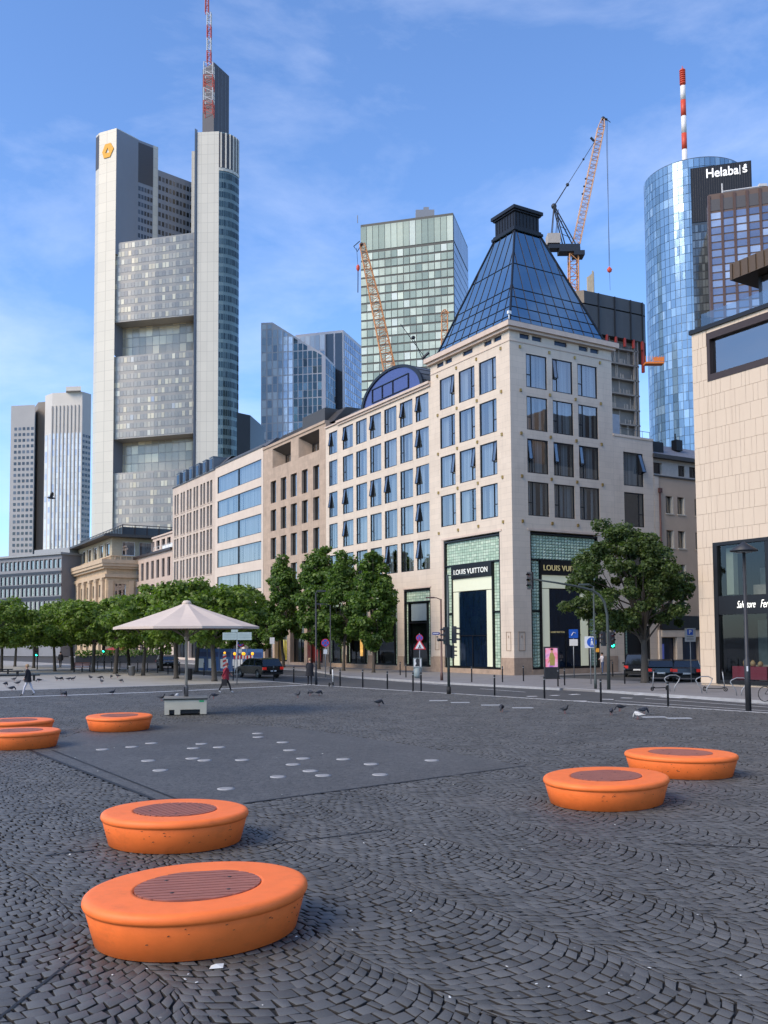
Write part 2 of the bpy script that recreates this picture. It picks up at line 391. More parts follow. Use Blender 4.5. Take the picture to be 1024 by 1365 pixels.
wall(mb, 'L', 0, 0, TW, 0, 27.4, opsL); wall(mb, 'R', 0, 0, 11.1, 0, 27.4, opsR)
mb.face([(0,TW,24),(11.1,TW,24),(11.1,TW,27.4),(0,TW,27.4)]); mb.face([(11.1,0,0),(11.1,TW,0),(11.1,TW,27.4),(11.1,0,27.4)])
mb.build('tower_wall', M['stoneL'], LV)
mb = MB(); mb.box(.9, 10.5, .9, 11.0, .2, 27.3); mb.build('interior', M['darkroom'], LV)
mb = MB()   # string course and cornice (top slab stands 0.45 m out)
mb.box(-.05,-.002,-.05,TW,26.55,26.63); mb.box(0,11.1,-.05,-.002,26.55,26.63)
mb.prism([(-.5,-.5),(11.55,-.5),(11.55,TW+.4),(-.5,TW+.4)], 27.62, 28.02)
mb.prism([(-.3,-.3),(11.35,-.3),(11.35,TW+.2),(-.3,TW+.2)], 27.4, 27.62)
mb.build('cornice', M['trim'], LV)
mb = MB(); mb.box(-.5,11.55,-.5,TW+.4,28.02,28.06); mb.build('flat_roof', M['zinc'], LV)
for a,b in slotL: mb = MB(); mb.box(.12,.2,a,b,26.93,27.32); mb.build('attic_window', M['doorblue'], LV)
for a,b in [(1.05,2.05),(2.33,3.33),(4.7,6.08),(7.4,8.4),(8.68,9.65)]: mb = MB(); mb.box(a,b,.12,.2,26.93,27.32); mb.build('attic_window', M['doorblue'], LV)
pl = [window_proto('L', 2.26, 2.75, 'lo', o) for o in (False, False, False, .14)]
for i,(a,b) in enumerate(LW):
    for j,(z0,z1) in enumerate(rowsT):
        op = (i,j) in ((2,0),(1,2),(2,2),(0,2))
        put(pl[3] if op else pl[(i*2+j)%3], LV, (0,a,z0))
prr = [window_proto('R', 2.19, 2.75, 'lo', o) for o in (False, False, .13)]
for i,(a,b) in enumerate(RW):
    for j,(z0,z1) in enumerate(rowsT):
        op = (i,j) in ((1,0),(0,2),(1,2),(2,2))
        put(prr[2] if op else prr[(i+j)%2], LV, (a,0,z0))
# brass bosses
bm_ = MB(); bm_.box(-.09,.001,-.09,.09,-.12,.12); bossL = bm_.build('boss', M['brass']); PROTOS.append(bossL)
bm_ = MB(); bm_.box(-.09,.09,-.09,.001,-.12,.12); bossR = bm_.build('boss', M['brass']); PROTOS.append(bossR)
for a in (1.1,4.37,7.25,10.15):
    for z in (26.2,22.68,19.2,15.75,12.15): put(bossL, LV, (0,a,z))
for a in (1.05,4.12,6.9,9.75):
    for z in (26.2,22.68,19.2,15.75,12.15): put(bossR, LV, (a,0,z))
# pyramid
def pyramid():
    z0, z1 = 28.1, 38.2; c = 5.5; hb, ht = 5.25, 1.42
    gl, rb = MB(), MB()
    def pt(side, x, t, out=0.0):
        h = hb+(ht-hb)*t; z = z0+(z1-z0)*t
        d = -h-out
        return [(d+c, x+c, z), (x+c, d+c, z), (h+out+c, x+c, z), (x+c, h+out+c, z)][side]
    hor = [0, .075, .17, .27, .36, .62, 1.0]
    for side in range(4):
        for i in range(len(hor)-1):
            t0, t1 = hor[i], hor[i+1]
            w0, w1 = hb+(ht-hb)*t0, hb+(ht-hb)*t1
            n = 9
            # fan of mullions; sp = spacing at a height
            def sp(t): return (2*hb/n)*(1-.28*t)
            ks = [k-n/2 for k in range(n+1)]
            for a, b in zip(ks[:-1], ks[1:]):
                q = [(max(-w0,min(w0,a*sp(t0))), t0), (max(-w0,min(w0,b*sp(t0))), t0), (max(-w1,min(w1,b*sp(t1))), t1), (max(-w1,min(w1,a*sp(t1))), t1)]
                if abs(q[0][0]-q[1][0]) < 1e-3 and abs(q[2][0]-q[3][0]) < 1e-3: continue
                gl.face([pt(side, *p_) for p_ in q])
            rb.tube([pt(side,-w1 if i<len(hor)-1 else 0,t1,.02), pt(side,w1,t1,.02)], .035 if t1 < .9 else .09, 4)
            if i == 0: rb.tube([pt(side,-w0,t0,.02), pt(side,w0,t0,.02)], .09, 4)
        sp = lambda t: (2*hb/n)*(1-.28*t)
        for k in range(1, n):
            a = k-n/2
            if abs(a*sp(1)) <= ht: te = 1
            else: # |a| sp(t) = w(t)
                A = abs(a)*(2*hb/n); te = (hb-A)/((hb-ht)-A*.28); te = min(1, max(0, te))
            rb.tube([pt(side,a*sp(0),0,.02), pt(side,a*sp(te),te,.02)], .032, 4)
    for sx, sy in ((-1,-1),(1,-1),(1,1),(-1,1)):
        rb.tube([(c+sx*hb,c+sy*hb,z0),(c+sx*ht,c+sy*ht,z1)], .10, 4)
    g = gl.build('glass_pyramid', M['glassblue'], LV); rb.build('pyramid_ribs', M['blackmetal'], g)
    ib = MB(); ib.prism([(c-1.3,c-1.3),(c+1.3,c-1.3),(c+1.3,c+1.3),(c-1.3,c+1.3)], z0, z1)
    for lv in (.36,.62):
        h = hb+(ht-hb)*lv-.5; ib.box(c-h,c+h,c-h,c+h,z0+(z1-z0)*lv-.25,z0+(z1-z0)*lv)
    ib.build('roof_core', M['roomblue'], g)
    cb = MB()
    for (h, a, b) in ((1.62,38.1,38.32),(1.5,38.32,38.5),(1.36,38.5,39.85),(1.5,39.85,40.0),(1.64,40.0,40.28)): cb.box(c-h,c+h,c-h,c+h,a,b)
    for k in range(-3, 4):
        for sx in (-1, 1):
            cb.box(c+sx*1.36,c+sx*1.40,c+k*.38-.03,c+k*.38+.03,38.5,39.85); cb.box(c+k*.38-.03,c+k*.38+.03,c+sx*1.36,c+sx*1.40,38.5,39.85)
    cb.ball((c-.9,c-.2,40.32),.22); cb.build('cap', M['blackmetal'], g)
    lb = MB(); lb.tube([(.02,.02,28.05),(.02,.02,28.9)], .05, 6); lb.box(-.12,.16,-.1,.1,28.7,28.95); lb.build('floodlight', M['white'], LV)
pyramid()

# portals ---------------------------------------------------------------
def green_tiles(mb, ax, a0, a1, z0, z1, d, pyr=True, tw=.3, th=.22):
    f = mp(ax, 0); na = max(1, round((a1-a0)/tw)); nz = max(1, round((z1-z0)/th))
    for i in range(na):
        for j in range(nz):
            p, q = a0+(a1-a0)*i/na, a0+(a1-a0)*(i+1)/na; r, s = z0+(z1-z0)*j/nz, z0+(z1-z0)*(j+1)/nz
            g = .012
            if pyr:
                c_ = f((p+q)/2,(r+s)/2,d-.07); K = [f(p+g,r+g,d),f(q-g,r+g,d),f(q-g,s-g,d),f(p+g,s-g,d)]
                b = len(mb.v); mb.idx([*K,c_],[(0,1,4),(1,2,4),(2,3,4),(3,0,4)])
            else: mb.face([f(p+g,r+g,d),f(q-g,r+g,d),f(q-g,s-g,d),f(p+g,s-g,d)])
def portal(ax, a0, a1, text_side, pyr):
    f = mp(ax, 0); root = LV
    fb = MB(); z0, z1 = .42, 11.3
    for q in ((a0,a0+.13,z0,z1),(a1-.13,a1,z0,z1),(a0+.13,a1-.13,z1-.13,z1),(a0+.13,a1-.13,z0,z0+.1)): abx(fb, ax, *q, .02, .4)
    W_ = 1.05
    for q in ((a0+W_,a0+W_+.12,.52,9.12),(a1-W_-.12,a1-W_,.52,9.12),(a0+.13,a1-.13,9.1,9.2)): abx(fb, ax, *q, .04, .4)
    for q in ((a0+.13,a0+W_,5.0,5.08),(a1-W_,a1-.13,5.0,5.08)): abx(fb, ax, *q, .05, .4)
    p = fb.build('portal_frame', M['blackmetal'], root)
    tb = MB(); 
    green_tiles(tb, ax, a0+.15, a1-.15, 9.22, 11.15, .22, pyr, .33, .25)
    for (u0,u1) in ((a0+.15,a0+W_-.02),(a1-W_+.02,a1-.15)):
        green_tiles(tb, ax, u0, u1, .55, 4.98, .22, pyr, .3, .25); green_tiles(tb, ax, u0, u1, 5.1, 9.08, .22, pyr, .3, .25)
    tb.build('tile_panel', M['greentile'], p)
    bk = MB(); abx(bk, ax, a0, a1, z0, z1, .42, .5); bk.build('backing', M['blackmetal'], p)
    sb = MB(); abx(sb, ax, a0+W_+.05, a1-W_-.05, 7.98, 9.08, -.04, .3); sb.build('sign_board', M['blackmetal'], p)
    cb = MB(); i0, i1 = a0+W_+.14, a1-W_-.14
    abx(cb, ax, i0, i1, 6.9, 7.94, .1, .3)
    ws = .78
    abx(cb, ax, i0, i0+ws, .6, 6.84, .12, .3); abx(cb, ax, i1-ws, i1, .6, 6.84, .12, .3)
    cb.build('light_panel', M['creamlight'], p)
    db = MB(); abx(db, ax, i0+ws+.06, i1-ws-.06, .55, 6.8, .16, .3); d = db.build('door', M['doorblue'], p)
    gb = MB(); gb.face([f(i0+ws+.06,.55,.13), f(i1-ws-.06,.55,.13), f(i1-ws-.06,6.8,.13), f(i0+ws+.06,6.8,.13)]); gb.build('pane', M['glassdark'], p)
    hb_ = MB()
    for q in ((i0+i1)/2-.9, (i0+i1)/2-.85): pass
    abx(hb_, ax, (i0+i1)/2-.03, (i0+i1)/2+.03, .55, 3.1, .08, .14); abx(hb_, ax, i0+ws+.06, i1-ws-.06, 3.1, 3.16, .08, .14)
    hb_.build('door_frame', M['blackmetal'], p)
    mid = (a0+a1)/2
    if ax == 'L': text_mesh('lettering', 'LOUIS VUITTON', .62, .02, M['signwhite'], p, onL(-.07, mid, 8.5), xs=1.0, spacing=1.06, bold=.004)
    else:
        text_mesh('lettering', 'LOUIS VUITTON', .62, .02, M['signgold'], p, onR(mid, -.07, 8.5), spacing=1.06, bold=.004)
        text_mesh('lettering', 'LOUIS VUITTON', .2, .01, M['signgold'], p, onR(mid-.9, .05, 3.35))
M['signwhite'] = mat('sign_letter', (.8,.8,.72), .4, var=.02, emit=.12)
M['signgold'] = mat('sign_letter_dim', (.5,.42,.2), .4, var=.02, emit=.15)
portal('L', 1.62, 9.45, 0, False)
portal('R', 1.8, 9.1, 0, True)
# portal stone trim, plinths and wall plates
mb = MB()
mb.box(-.06,-.002,1.35,9.75,11.45,11.62); mb.box(-.03,-.001,9.47,9.75,.9,11.45)
mb.box(1.55,9.35,-.06,-.002,11.45,11.62)
mb.build('portal_hood', M['trim'], LV)
mb = MB(); mb.box(-.06,-.003,.0,1.6,.0,1.35); mb.box(-.06,-.003,9.47,TW,0,1.35); mb.box(-.06,1.78,-.06,-.003,0,1.35); mb.box(9.12,11.1,-.06,-.003,0,1.35)
mb.box(-.08,-.003,1.6,9.47,0,.40); mb.box(1.78,9.12,-.08,-.003,0,.40)
mb.build('plinth', M['plinth'], LV)
def plate(ax, a0, a1, z0, z1):
    q = MB()
    for k in ((a0,a0+.05,z0,z1),(a1-.05,a1,z0,z1),(a0,a1,z0,z0+.05),(a0,a1,z1-.05,z1)): abx(q, ax, *k, -.03, -.002)
    abx(q, ax, (a0+a1)/2-.05, (a0+a1)/2+.05, z1-.5, z1-.3, -.03, -.002)
    q.build('wall_plate', M['plinth'], LV)
plate('L', .35, .95, 1.9, 3.4); plate('R', .45, 1.1, 1.9, 3.4); plate('L', 10.3, 10.9, 1.9, 3.3)

# the long wing (a plot of the same house, seven bays) -------------------
W0, W1 = TW, 31.75
WB = [(29.1,31.0),(25.66,27.88),(22.80,25.01),(20.0,22.17),(17.11,19.38),(14.30,16.5),(11.62,13.75)]
RB = [(22.78,25.18),(19.38,22.06),(15.97,18.65),(12.55,15.24),(9.13,11.86)]
PB = [(11.62,16.05),(17.25,21.65),(22.85,27.25),(28.1,31.2)]
mb = MB()
wall(mb, 'L', 0, W0, W1, 0, 25.8, [(a,b,z0,z1,.5) for a,b in WB for z0,z1 in RB]+[(a,b,.38,7.45,.5) for a,b in PB])
mb.face([(0,W1,0),(12,W1,0),(12,W1,25.8),(0,W1,25.8)])
mb.build('wing_wall', M['stoneL'], LV)
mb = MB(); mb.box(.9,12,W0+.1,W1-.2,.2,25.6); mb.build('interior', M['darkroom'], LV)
mb = MB(); mb.box(-.3,.6,W0+.01,28.9,25.82,26.05); mb.box(-.15,.3,W0+.01,28.9,25.6,25.82); mb.box(-.15,.3,28.9,W1,25.82,25.97); mb.build('cornice', M['trim'], LV)
opened = {(0,0),(1,0),(3,0),(5,0),(6,0),(6,1),(0,2),(1,2),(3,2),(4,2),(6,2),(1,3),(6,3),(0,4),(3,4),(4,4),(6,4),(1,4)}
protoc = {}
for i,(a,b) in enumerate(WB):
    for j,(z0,z1) in enumerate(RB):
        W_, H_ = (b-a), z1-z0
        W_ = 1.9 if i == 0 else 2.2; op = (i,j) in opened
        key = (W_, round(H_,1), op, (i+j)%3)
        if key not in protoc: protoc[key] = window_proto('L', W_, H_, 'hi', .17 if op else False)
        put(protoc[key], LV, (0,(a+b)/2-W_/2,z0))
for n,(a0,a1) in enumerate(PB):
    fb = MB(); z0, z1 = .40, 7.43
    for q in ((a0,a0+.14,z0,z1),(a1-.14,a1,z0,z1),(a0+.14,a1-.14,z1-.14,z1),(a0+.14,a1-.14,z0,z0+.1)): fb.box(.03,.4,*q)
    for q in ((a0+.62,a0+.74,z0,6.3),(a1-.74,a1-.62,z0,6.3),(a0+.14,a1-.14,6.2,6.3),(a0+.74,a1-.74,4.3,4.42)): fb.box(.05,.4,*q)
    p = fb.build('shop_portal_frame', M['blackmetal'], LV)
    tb = MB(); green_tiles(tb, 'L', a0+.16, a1-.16, 6.32, 7.26, .22, False)
    for (u0,u1) in ((a0+.16,a0+.6),(a1-.6,a1-.16)): green_tiles(tb, 'L', u0, u1, .55, 6.18, .22, False, .22, .25)
    tb.build('tile_panel', M['greentile'], p)
    bk = MB(); bk.box(.42,.5,a0,a1,z0,z1); bk.build('backing', M['blackmetal'], p)
    ub = MB(); ub.box(.2,.3,a0+.95,a1-.95,4.55,6.1); ub.build('blind', M['curtain'], p)
    gb = MB(); gb.face([(.13,a0+.74,.5),(.13,a1-.74,.5),(.13,a1-.74,6.2),(.13,a0+.74,6.2)]); gb.build('pane', M['glassdark'], p)
    if n == 2:
        db = MB(); db.box(.2,.3,a0+1.5,a0+1.9,1.2,3.9); db.build('window_display', mat('lit_display', (.9,.45,.12), .5, emit=1.0, var=.5, vscale=2), p)
mb = MB()
for a0,a1 in PB: mb.box(-.06,-.002,a0-.12,a1+.12,7.47,7.6)
mb.build('portal_hood', M['trim'], LV)
mb = MB(); ed = [TW]+[q for ab in PB for q in ab]+[W1]
for k in range(0,len(ed),2):
    mb.box(-.06,-.003,ed[k]+.003,ed[k+1]-.003,0,1.3)
for a0,a1 in PB: mb.box(-.08,-.003,a0,a1,0,.36)
mb.build('plinth', M['plinth'], LV)
# wing roof: seamed zinc slope and the barrel dormer with its blue glass gable
mb = MB()
mb.face([(.3,W0,26.05),(.3,W1,25.97),(3.4,W1,28.0),(3.4,W0,28.0)]); mb.face([(3.4,W0,28.0),(3.4,W1,28.0),(12,W1,28.2),(12,W0,28.2)])
mb.face([(.3,W1,25.97),(3.4,W1,28.0),(12,W1,28.2),(12,W1,25.9)])
k = W0+.4
while k < W1: mb.tube([(.3,k,26.07),(3.4,k,28.04)], .035, 4); k += .55
mb.build('wing_roof', M['zinc'], LV)
db = MB(); gb = MB(); fb = MB(); cA, cB = 13.3, 24.35; rad = (cB-cA)/2; cs = (cA+cB)/2
def arch(t, d, k=1.0): return (d, cs-rad*k*math.cos(t), 26.1+3.05*k*math.sin(t))
N_ = 28
for i in range(N_):
    t0, t1 = PI*i/N_, PI*(i+1)/N_
    db.smooth = True; db.face([arch(t0,.35,1.03),arch(t1,.35,1.03),arch(t1,9,1.03),arch(t0,9,1.03)])
    fb.face([arch(t0,.33,1.05),arch(t1,.33,1.05),arch(t1,.33,.965),arch(t0,.33,.965)]); fb.face([arch(t0,.33,1.05),arch(t1,.33,1.05),arch(t1,.5,1.05),arch(t0,.5,1.05)])
    gb.face([(.45,cs,26.1), arch(t0,.45,.98), arch(t1,.45,.98)])
for i in range(0, N_+1, 2): db.tube([arch(PI*i/N_,.6,1.035), arch(PI*i/N_,9,1.035)], .04, 4)
d = db.build('barrel_roof', M['zinc'], LV)
gb.build('gable_glass', mat('gable_blue', (.09,.11,.24), .12, .55, var=.06, spec=.8), d)
for (s0, s1, z0, z1) in ((15.6,22.4,26.55,26.62),(15.6,22.4,27.9,27.97),(15.6,15.68,26.55,27.95),(22.32,22.4,26.55,27.95),(18.4,18.47,26.55,27.9),(20.4,20.47,26.55,27.9)):
    fb.box(.36,.44,s0,s1,z0,z1)
fb.build('gable_frame', M['blackmetal'], d)

# annex on the cross street ----------------------------------------------
AN = thing('annex_building', 'narrow pale stone annex with single windows right of the glass pyramid building', 'building', S(11.1,0), TH)
mb = MB(); f0 = 0
ops = [(1.18,3.54,z0,z1,.5) for z0,z1 in ((15.93,18.85),(12.4,15.35),(8.9,11.85))]
wall(mb, 'R', 0.004, .01, 4.8, 0, 20.1, ops+[(.8,3.9,.3,3.9,.5)])
mb.face([(4.8,0,0),(4.8,11,0),(4.8,11,20.1),(4.8,0,20.1)]); mb.box(.01,4.85,-.05,11,20.1,20.3)
mb.build('wall', M['stoneL'], AN); mb = MB(); mb.box(.2,4.6,.9,10.8,.2,20); mb.build('interior', M['darkroom'], AN)
pa = window_proto('R', 2.36, 2.93, 'hi', .3, 1); pc = window_proto('R', 2.36, 2.93, 'hi', False, 0)
put(pa, AN, (1.18,0,15.93)); put(pc, AN, (1.18,0,12.4)); put(pc, AN, (1.18,0,8.9))
fb = MB()
for q in ((.8,.95,.3,3.9),(3.75,3.9,.3,3.9),(.95,3.75,3.78,3.9)): abx(fb,'R',*q,.02,.4)
p = fb.build('portal_frame', M['blackmetal'], AN)
tb = MB(); green_tiles(tb,'R',.97,1.35,.35,3.75,.2,True,.19,.25); green_tiles(tb,'R',3.35,3.73,.35,3.75,.2,True,.19,.25); tb.build('tile_panel', M['greentile'], p)
bk = MB(); abx(bk,'R',.8,3.9,.3,3.9,.42,.5); bk.build('backing', M['blackmetal'], p)
mb = MB(); mb.box(2.2,3.9,3,9,20.3,23); mb.build('roof_house', mat('roof_render',(.45,.46,.48),.8), AN)
mb = MB(); 
for x in (1.0,1.9,2.8,3.7,4.6): mb.tube([(x,.15,20.3),(x,.15,20.9)],.025,4)
mb.tube([(1.0,.15,20.9),(4.6,.15,20.9)],.025,4); mb.build('railing', M['zinc'], AN)
# ================================================================== the other houses of the row
def slots(ax, W, H, fr='blackmetal', glass='glass', curt=.8): return window_proto(ax, W, H, None, False, curt, glass, fr, .05)
# travertine house with angled loggias
CB = thing('travertine_building', 'tan travertine building with two angled loggias above narrow windows', 'building', C0, TH)
s0, s1, zt = 31.76, 48.64, 26.5
cols = [(33.36,34.86),(36.23,37.77),(39.06,40.72),(41.93,43.52),(44.83,46.44)]
rows = [(19.5,22.2),(16.08,18.68),(12.66,15.25),(9.2,11.8)]
mb = MB()
ops = [(a,b,z0,z1,.5) for a,b in cols for z0,z1 in rows]
logg = [(33.3,38.56,23.8,26.15),(40.65,45.87,23.8,26.15)]
shops = [(32.6,36.4,.3,6.2),(37.2,40.9,.3,6.2),(41.7,45.3,.3,6.2),(46.0,48.2,.3,6.2)]
wall(mb, 'L', 0, s0, s1, 0, zt, ops+[(a,b,c,d,.02) for a,b,c,d in logg]+[(*q,1.0) for q in shops])
mb.face([(0,s0,20),(10,s0,20),(10,s0,zt),(0,s0,zt)]); mb.face([(0,s1,0),(10,s1,0),(10,s1,zt),(0,s1,zt)])
lg = MB()
for (a,b,z0,z1) in logg:   # splayed reveals: outer rectangle, inner opening smaller and 2 m back
    o = [(0,a,z0),(0,b,z0),(0,b,z1),(0,a,z1)]; i_ = [(1.5,a+.55,z0+.08),(1.5,b-.55,z0+.08),(1.5,b-.55,z1-.75),(1.5,a+.55,z1-.75)]
    for k in range(4): (lg if k in (2,3) else mb).face([o[k],o[(k+1)%4],i_[(k+1)%4],i_[k]])
mb.build('wall', M['stoneC'], CB); lg.build('loggia_soffit', M['roofpanel'], CB)
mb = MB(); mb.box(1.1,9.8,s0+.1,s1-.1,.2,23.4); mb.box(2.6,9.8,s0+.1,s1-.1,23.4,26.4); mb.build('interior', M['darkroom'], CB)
mb = MB(); mb.box(-.12,.5,s0,s1,zt,zt+.3); mb.build('parapet', M['stoneC'], CB)
pw = [slots('L',1.5,2.62,curt=c) for c in (1,.6,.3)]
for a,b in cols:
    for z0,z1 in rows: put(pw[rng.randrange(3)], CB, (.24,(a+b)/2-.75,z0))
for (a,b,z0,z1) in logg:
    q = window_proto('L', b-a-1.1, z1-z0-.83, None, False, .4); o = put(q, CB, (1.45,a+.55,z0+.08)); o.name = 'loggia_window'
    mm = MB(); mm.box(1.42,1.5,(a+b)/2-.05,(a+b)/2+.05,z0+.08,z1-.75); mm.build('mullion', M['blackmetal'], CB)
mb = MB(); mb.face([(.9,s0,26.8),(.9,s1,26.8),(2.6,s1,28.6),(2.6,s0,28.6)]); mb.face([(2.6,s0,28.6),(2.6,s1,28.6),(10,s1,28.7),(10,s0,28.7)]); mb.face([(.9,s0,26.8),(2.6,s0,28.6),(10,s0,28.7),(10,s0,26.8)])
mb.box(1.2,3.0,s0+2.5,s0+8.2,27.2,28.9)
k = s0+.3
while k < s1: mb.tube([(.9,k,26.83),(2.6,k,28.63)], .03, 4); k += .6
mb.build('roof', M['roofpanel'], CB)
cc = [(.85,.06,.05),(.04,.04,.05),(.8,.6,.12),(.5,.5,.5)]
for n,(a,b,z0,z1) in enumerate(shops):
    fb = MB()
    for q in ((a,a+.1,z0,z1),(b-.1,b,z0,z1),(a+.1,b-.1,z1-.6,z1),((a+b)/2-.04,(a+b)/2+.04,z0,z1-.6)): fb.box(.5,.6,*q)
    p = fb.build('shop_window', M['blackmetal'], CB)
    db = MB(); db.box(.85,1.0,a+.3,a+1.6,z0+.4,z0+3.4); db.box(.75,.95,b-1.4,b-.4,z0+.2,z0+2.6); db.build('shop_display', mat('display_%d'%n, cc[n], .5, emit=.5 if n in (0,2) else 0, var=.5, vscale=1.5), p)
    gb = MB(); gb.face([(.56,a,z0),(.56,b,z0),(.56,b,z1),(.56,a,z1)]); gb.build('pane', M['glassdark'], p)

# pink limestone house with ribbon windows
DB = thing('ribbon_window_building', 'pink stone building with wide blue ribbon windows in four bands', 'building', C0, TH)
s0, s1, zt = 48.66, 65.3, 26.95
bands = [(23.24,25.56),(19.8,22.17),(16.28,18.68),(12.9,15.25),(9.34,11.64)]
shops = [(49.6,54.6,.3,5.6),(55.6,60.2,.3,5.6),(61.2,64.6,.3,5.6)]
mb = MB(); wall(mb, 'L', -.03, s0, s1, 0, zt, [(49.22,64.45,a,b,.6) for a,b in bands]+[(*q,1) for q in shops])
mb.face([(-.03,s1,0),(10,s1,0),(10,s1,zt),(-.03,s1,zt)]); mb.face([(-.03,s0,0),(10,s0,0),(10,s0,zt),(-.03,s0,zt)])
mb.build('wall', M['stoneD'], DB)
mb = MB(); mb.box(1.1,9.8,s0+.1,s1-.1,.2,26.7); mb.build('interior', M['darkroom'], DB)
bw = {}
for k,(z0,z1) in enumerate(bands):
    for (a,b) in ((49.22,56.72),(56.95,64.45)):
        q = window_proto('L', b-a, z1-z0, None, False, 1.1)
        put(q, DB, (-.03,a,z0))
    mm = MB(); mm.box(-.02,.14,56.72,56.95,z0,z1); mm.build('mullion', M['blackmetal'], DB)
mb = MB(); mb.box(-.12,.3,s0+.003,s1,zt,zt+.18); mb.face([(.3,s0,27.1),(.3,s1,27.1),(1.8,s1,28.3),(1.8,s0,28.3)]); mb.face([(1.8,s0,28.3),(1.8,s1,28.3),(10,s1,28.3),(10,s0,28.3)])
mb.face([(.3,s0,27.1),(1.8,s0,28.3),(10,s0,28.3),(10,s0,27)]); mb.build('roof', M['slate'], DB)
mb = MB(); mb.box(-.9,-.04,55.0,63,8.0,8.2); mb.box(-.85,-.8,55,63,8.2,9.1); mb.build('balcony', M['blackmetal'], DB)
for n,(a,b,z0,z1) in enumerate(shops):
    fb = MB()
    for q in ((a,a+.1,z0,z1),(b-.1,b,z0,z1),(a+.1,b-.1,z1-.5,z1),((a+b)/2-.04,(a+b)/2+.04,z0,z1-.5)): fb.box(.5,.6,*q)
    p = fb.build('shop_window', M['blackmetal'], DB)
    db = MB(); db.box(.85,1.0,a+.4,a+1.4,z0+.4,z0+3.0); db.build('shop_display', mat('display_pale', (.45,.45,.42), .5), p)
    gb = MB(); gb.face([(.56,a,z0),(.56,b,z0),(.56,b,z1),(.56,a,z1)]); gb.build('pane', M['glassdark'], p)

# rose house with paired slots and dormer boxes
EB = thing('dormer_building', 'rose stone building with paired slot windows and six grey dormer boxes', 'building', C0, TH)
s0, s1, zt = 65.32, 84.2, 26.8
prs = [(66.64,68.84),(69.5,71.56),(72.46,74.53),(75.39,77.53),(78.42,80.4),(81.33,83.4)]
rr = [(22.5,25.6),(19.1,22.05),(15.7,18.65),(12.25,15.15)]
mb = MB(); ops = []
for a,b in prs:
    m_ = (a+b)/2
    for z0,z1 in rr: ops += [(a,m_-.2,z0,z1,.5),(m_+.2,b,z0,z1,.5)]
shops = [(66.2,70.6,.3,8.6),(71.8,76.4,.3,8.6),(77.6,83.2,.3,8.6)]
wall(mb, 'L', 0.0, s0, s1, 0, zt, ops+[(*q,1) for q in shops])
mb.face([(0,s1,0),(10,s1,0),(10,s1,zt),(0,s1,zt)]); mb.face([(0,s0,20),(10,s0,20),(10,s0,zt),(0,s0,zt)])
mb.build('wall', M['stoneE'], EB)
mb = MB(); mb.box(1.1,9.8,s0+.1,s1-.1,.2,26.6); mb.build('interior', M['darkroom'], EB)
q = slots('L', .84, 2.95, curt=.6)
mb2 = MB()
for a,b in prs:
    m_ = (a+b)/2
    for z0,z1 in rr:
        for (u,v) in ((a,m_-.2),(m_+.2,b)): put(q, EB, (.28,(u+v)/2-.42,z0))
        mb2.box(-.06,-.002,a-.1,b+.1,z0-.12,z0-.01)
mb2.build('sill_course', M['stoneE'], EB)
mb = MB(); mb.box(-.1,.3,s0,s1-.02,zt+.002,zt+.16); mb.face([(.2,s0,26.9),(.2,s1,26.9),(2.4,s1-1.4,29.0),(2.4,s0,29.0)]); mb.face([(2.4,s0,29.0),(2.4,s1-1.4,29.0),(10,s1-1.4,29),(10,s0,29)])
mb.face([(.2,s1,26.9),(2.4,s1-1.4,29.0),(10,s1-1.4,29),(10,s1,26.9)]); mb.build('roof', M['slate'], EB)
dm = MB(); dm.box(.25,2.4,0,1.5,27.0,28.95); dm.box(.2,2.4,-.06,1.56,28.95,29.05); dmo = dm.build('dormer', mat('dormer_zinc',(.15,.165,.18),.5,.3,var=.1), None); PROTOS.append(dmo)
w_ = MB(); w_.box(.2,.248,.25,1.25,27.3,28.7); w_.build('dormer_window', M['doorblue'], dmo)
for a,b in prs: put(dmo, EB, (0,(a+b)/2-.75,0))
for n,(a,b,z0,z1) in enumerate(shops):
    fb = MB()
    for qq in ((a,a+.1,z0,z1),(b-.1,b,z0,z1),(a+.1,b-.1,4.4,5.0),((a+b)/2-.04,(a+b)/2+.04,z0,z1)): fb.box(.5,.6,*qq)
    p = fb.build('shop_window', M['blackmetal'], EB)
    gb = MB(); gb.face([(.56,a,z0),(.56,b,z0),(.56,b,z1),(.56,a,z1)]); gb.build('pane', M['glassdark'], p)

# older lower office house further along
FB = thing('low_office_building', 'low older stone office house with tall windows and a set back top floor', 'building', C0, TH)
s0, s1 = 84.25, 104.9
colsF = [s0+1.0+i*2.9 for i in range(7)]; rF = [(13.2,16.2),(9.4,12.3),(5.2,8.4)]
mb = MB(); wall(mb, 'L', .0, s0, s1, 0, 17.2, [(a,a+1.5,z0,z1,.4) for a in colsF for z0,z1 in rF]+[(a,a+1.9,.3,4.2,.4) for a in colsF])
mb.face([(0,s1,0),(12,s1,0),(12,s1,17.2),(0,s1,17.2)]); mb.build('wall', mat('grey_rose_stone',(.52,.40,.32),.8,var=.1,vscale=1), FB)
mb = MB(); mb.box(.6,12,s0+.1,s1-.1,.2,17); mb.build('interior', M['darkroom'], FB)
mb = MB(); mb.box(-.35,.6,s0,s1,17.2,17.6); mb.build('cornice', M['trimdark'], FB)
mb = MB(); wall(mb, 'L', 1.0, s0, s1-7, 17.4, 20.2, [(a+.1,a+2.0,18.2,19.7,.3) for a in colsF[:5]]); mb.box(.8,9,s0,s1-6.9,20.2,20.45); mb.face([(1,s1-7,17.4),(9,s1-7,17.4),(9,s1-7,20.2),(1,s1-7,20.2)]); mb.build('top_floor', M['trim'], FB)
mb = MB(); mb.box(1.4,8,s0+.1,s1-7.2,17.5,20); mb.build('interior', M['darkroom'], FB)
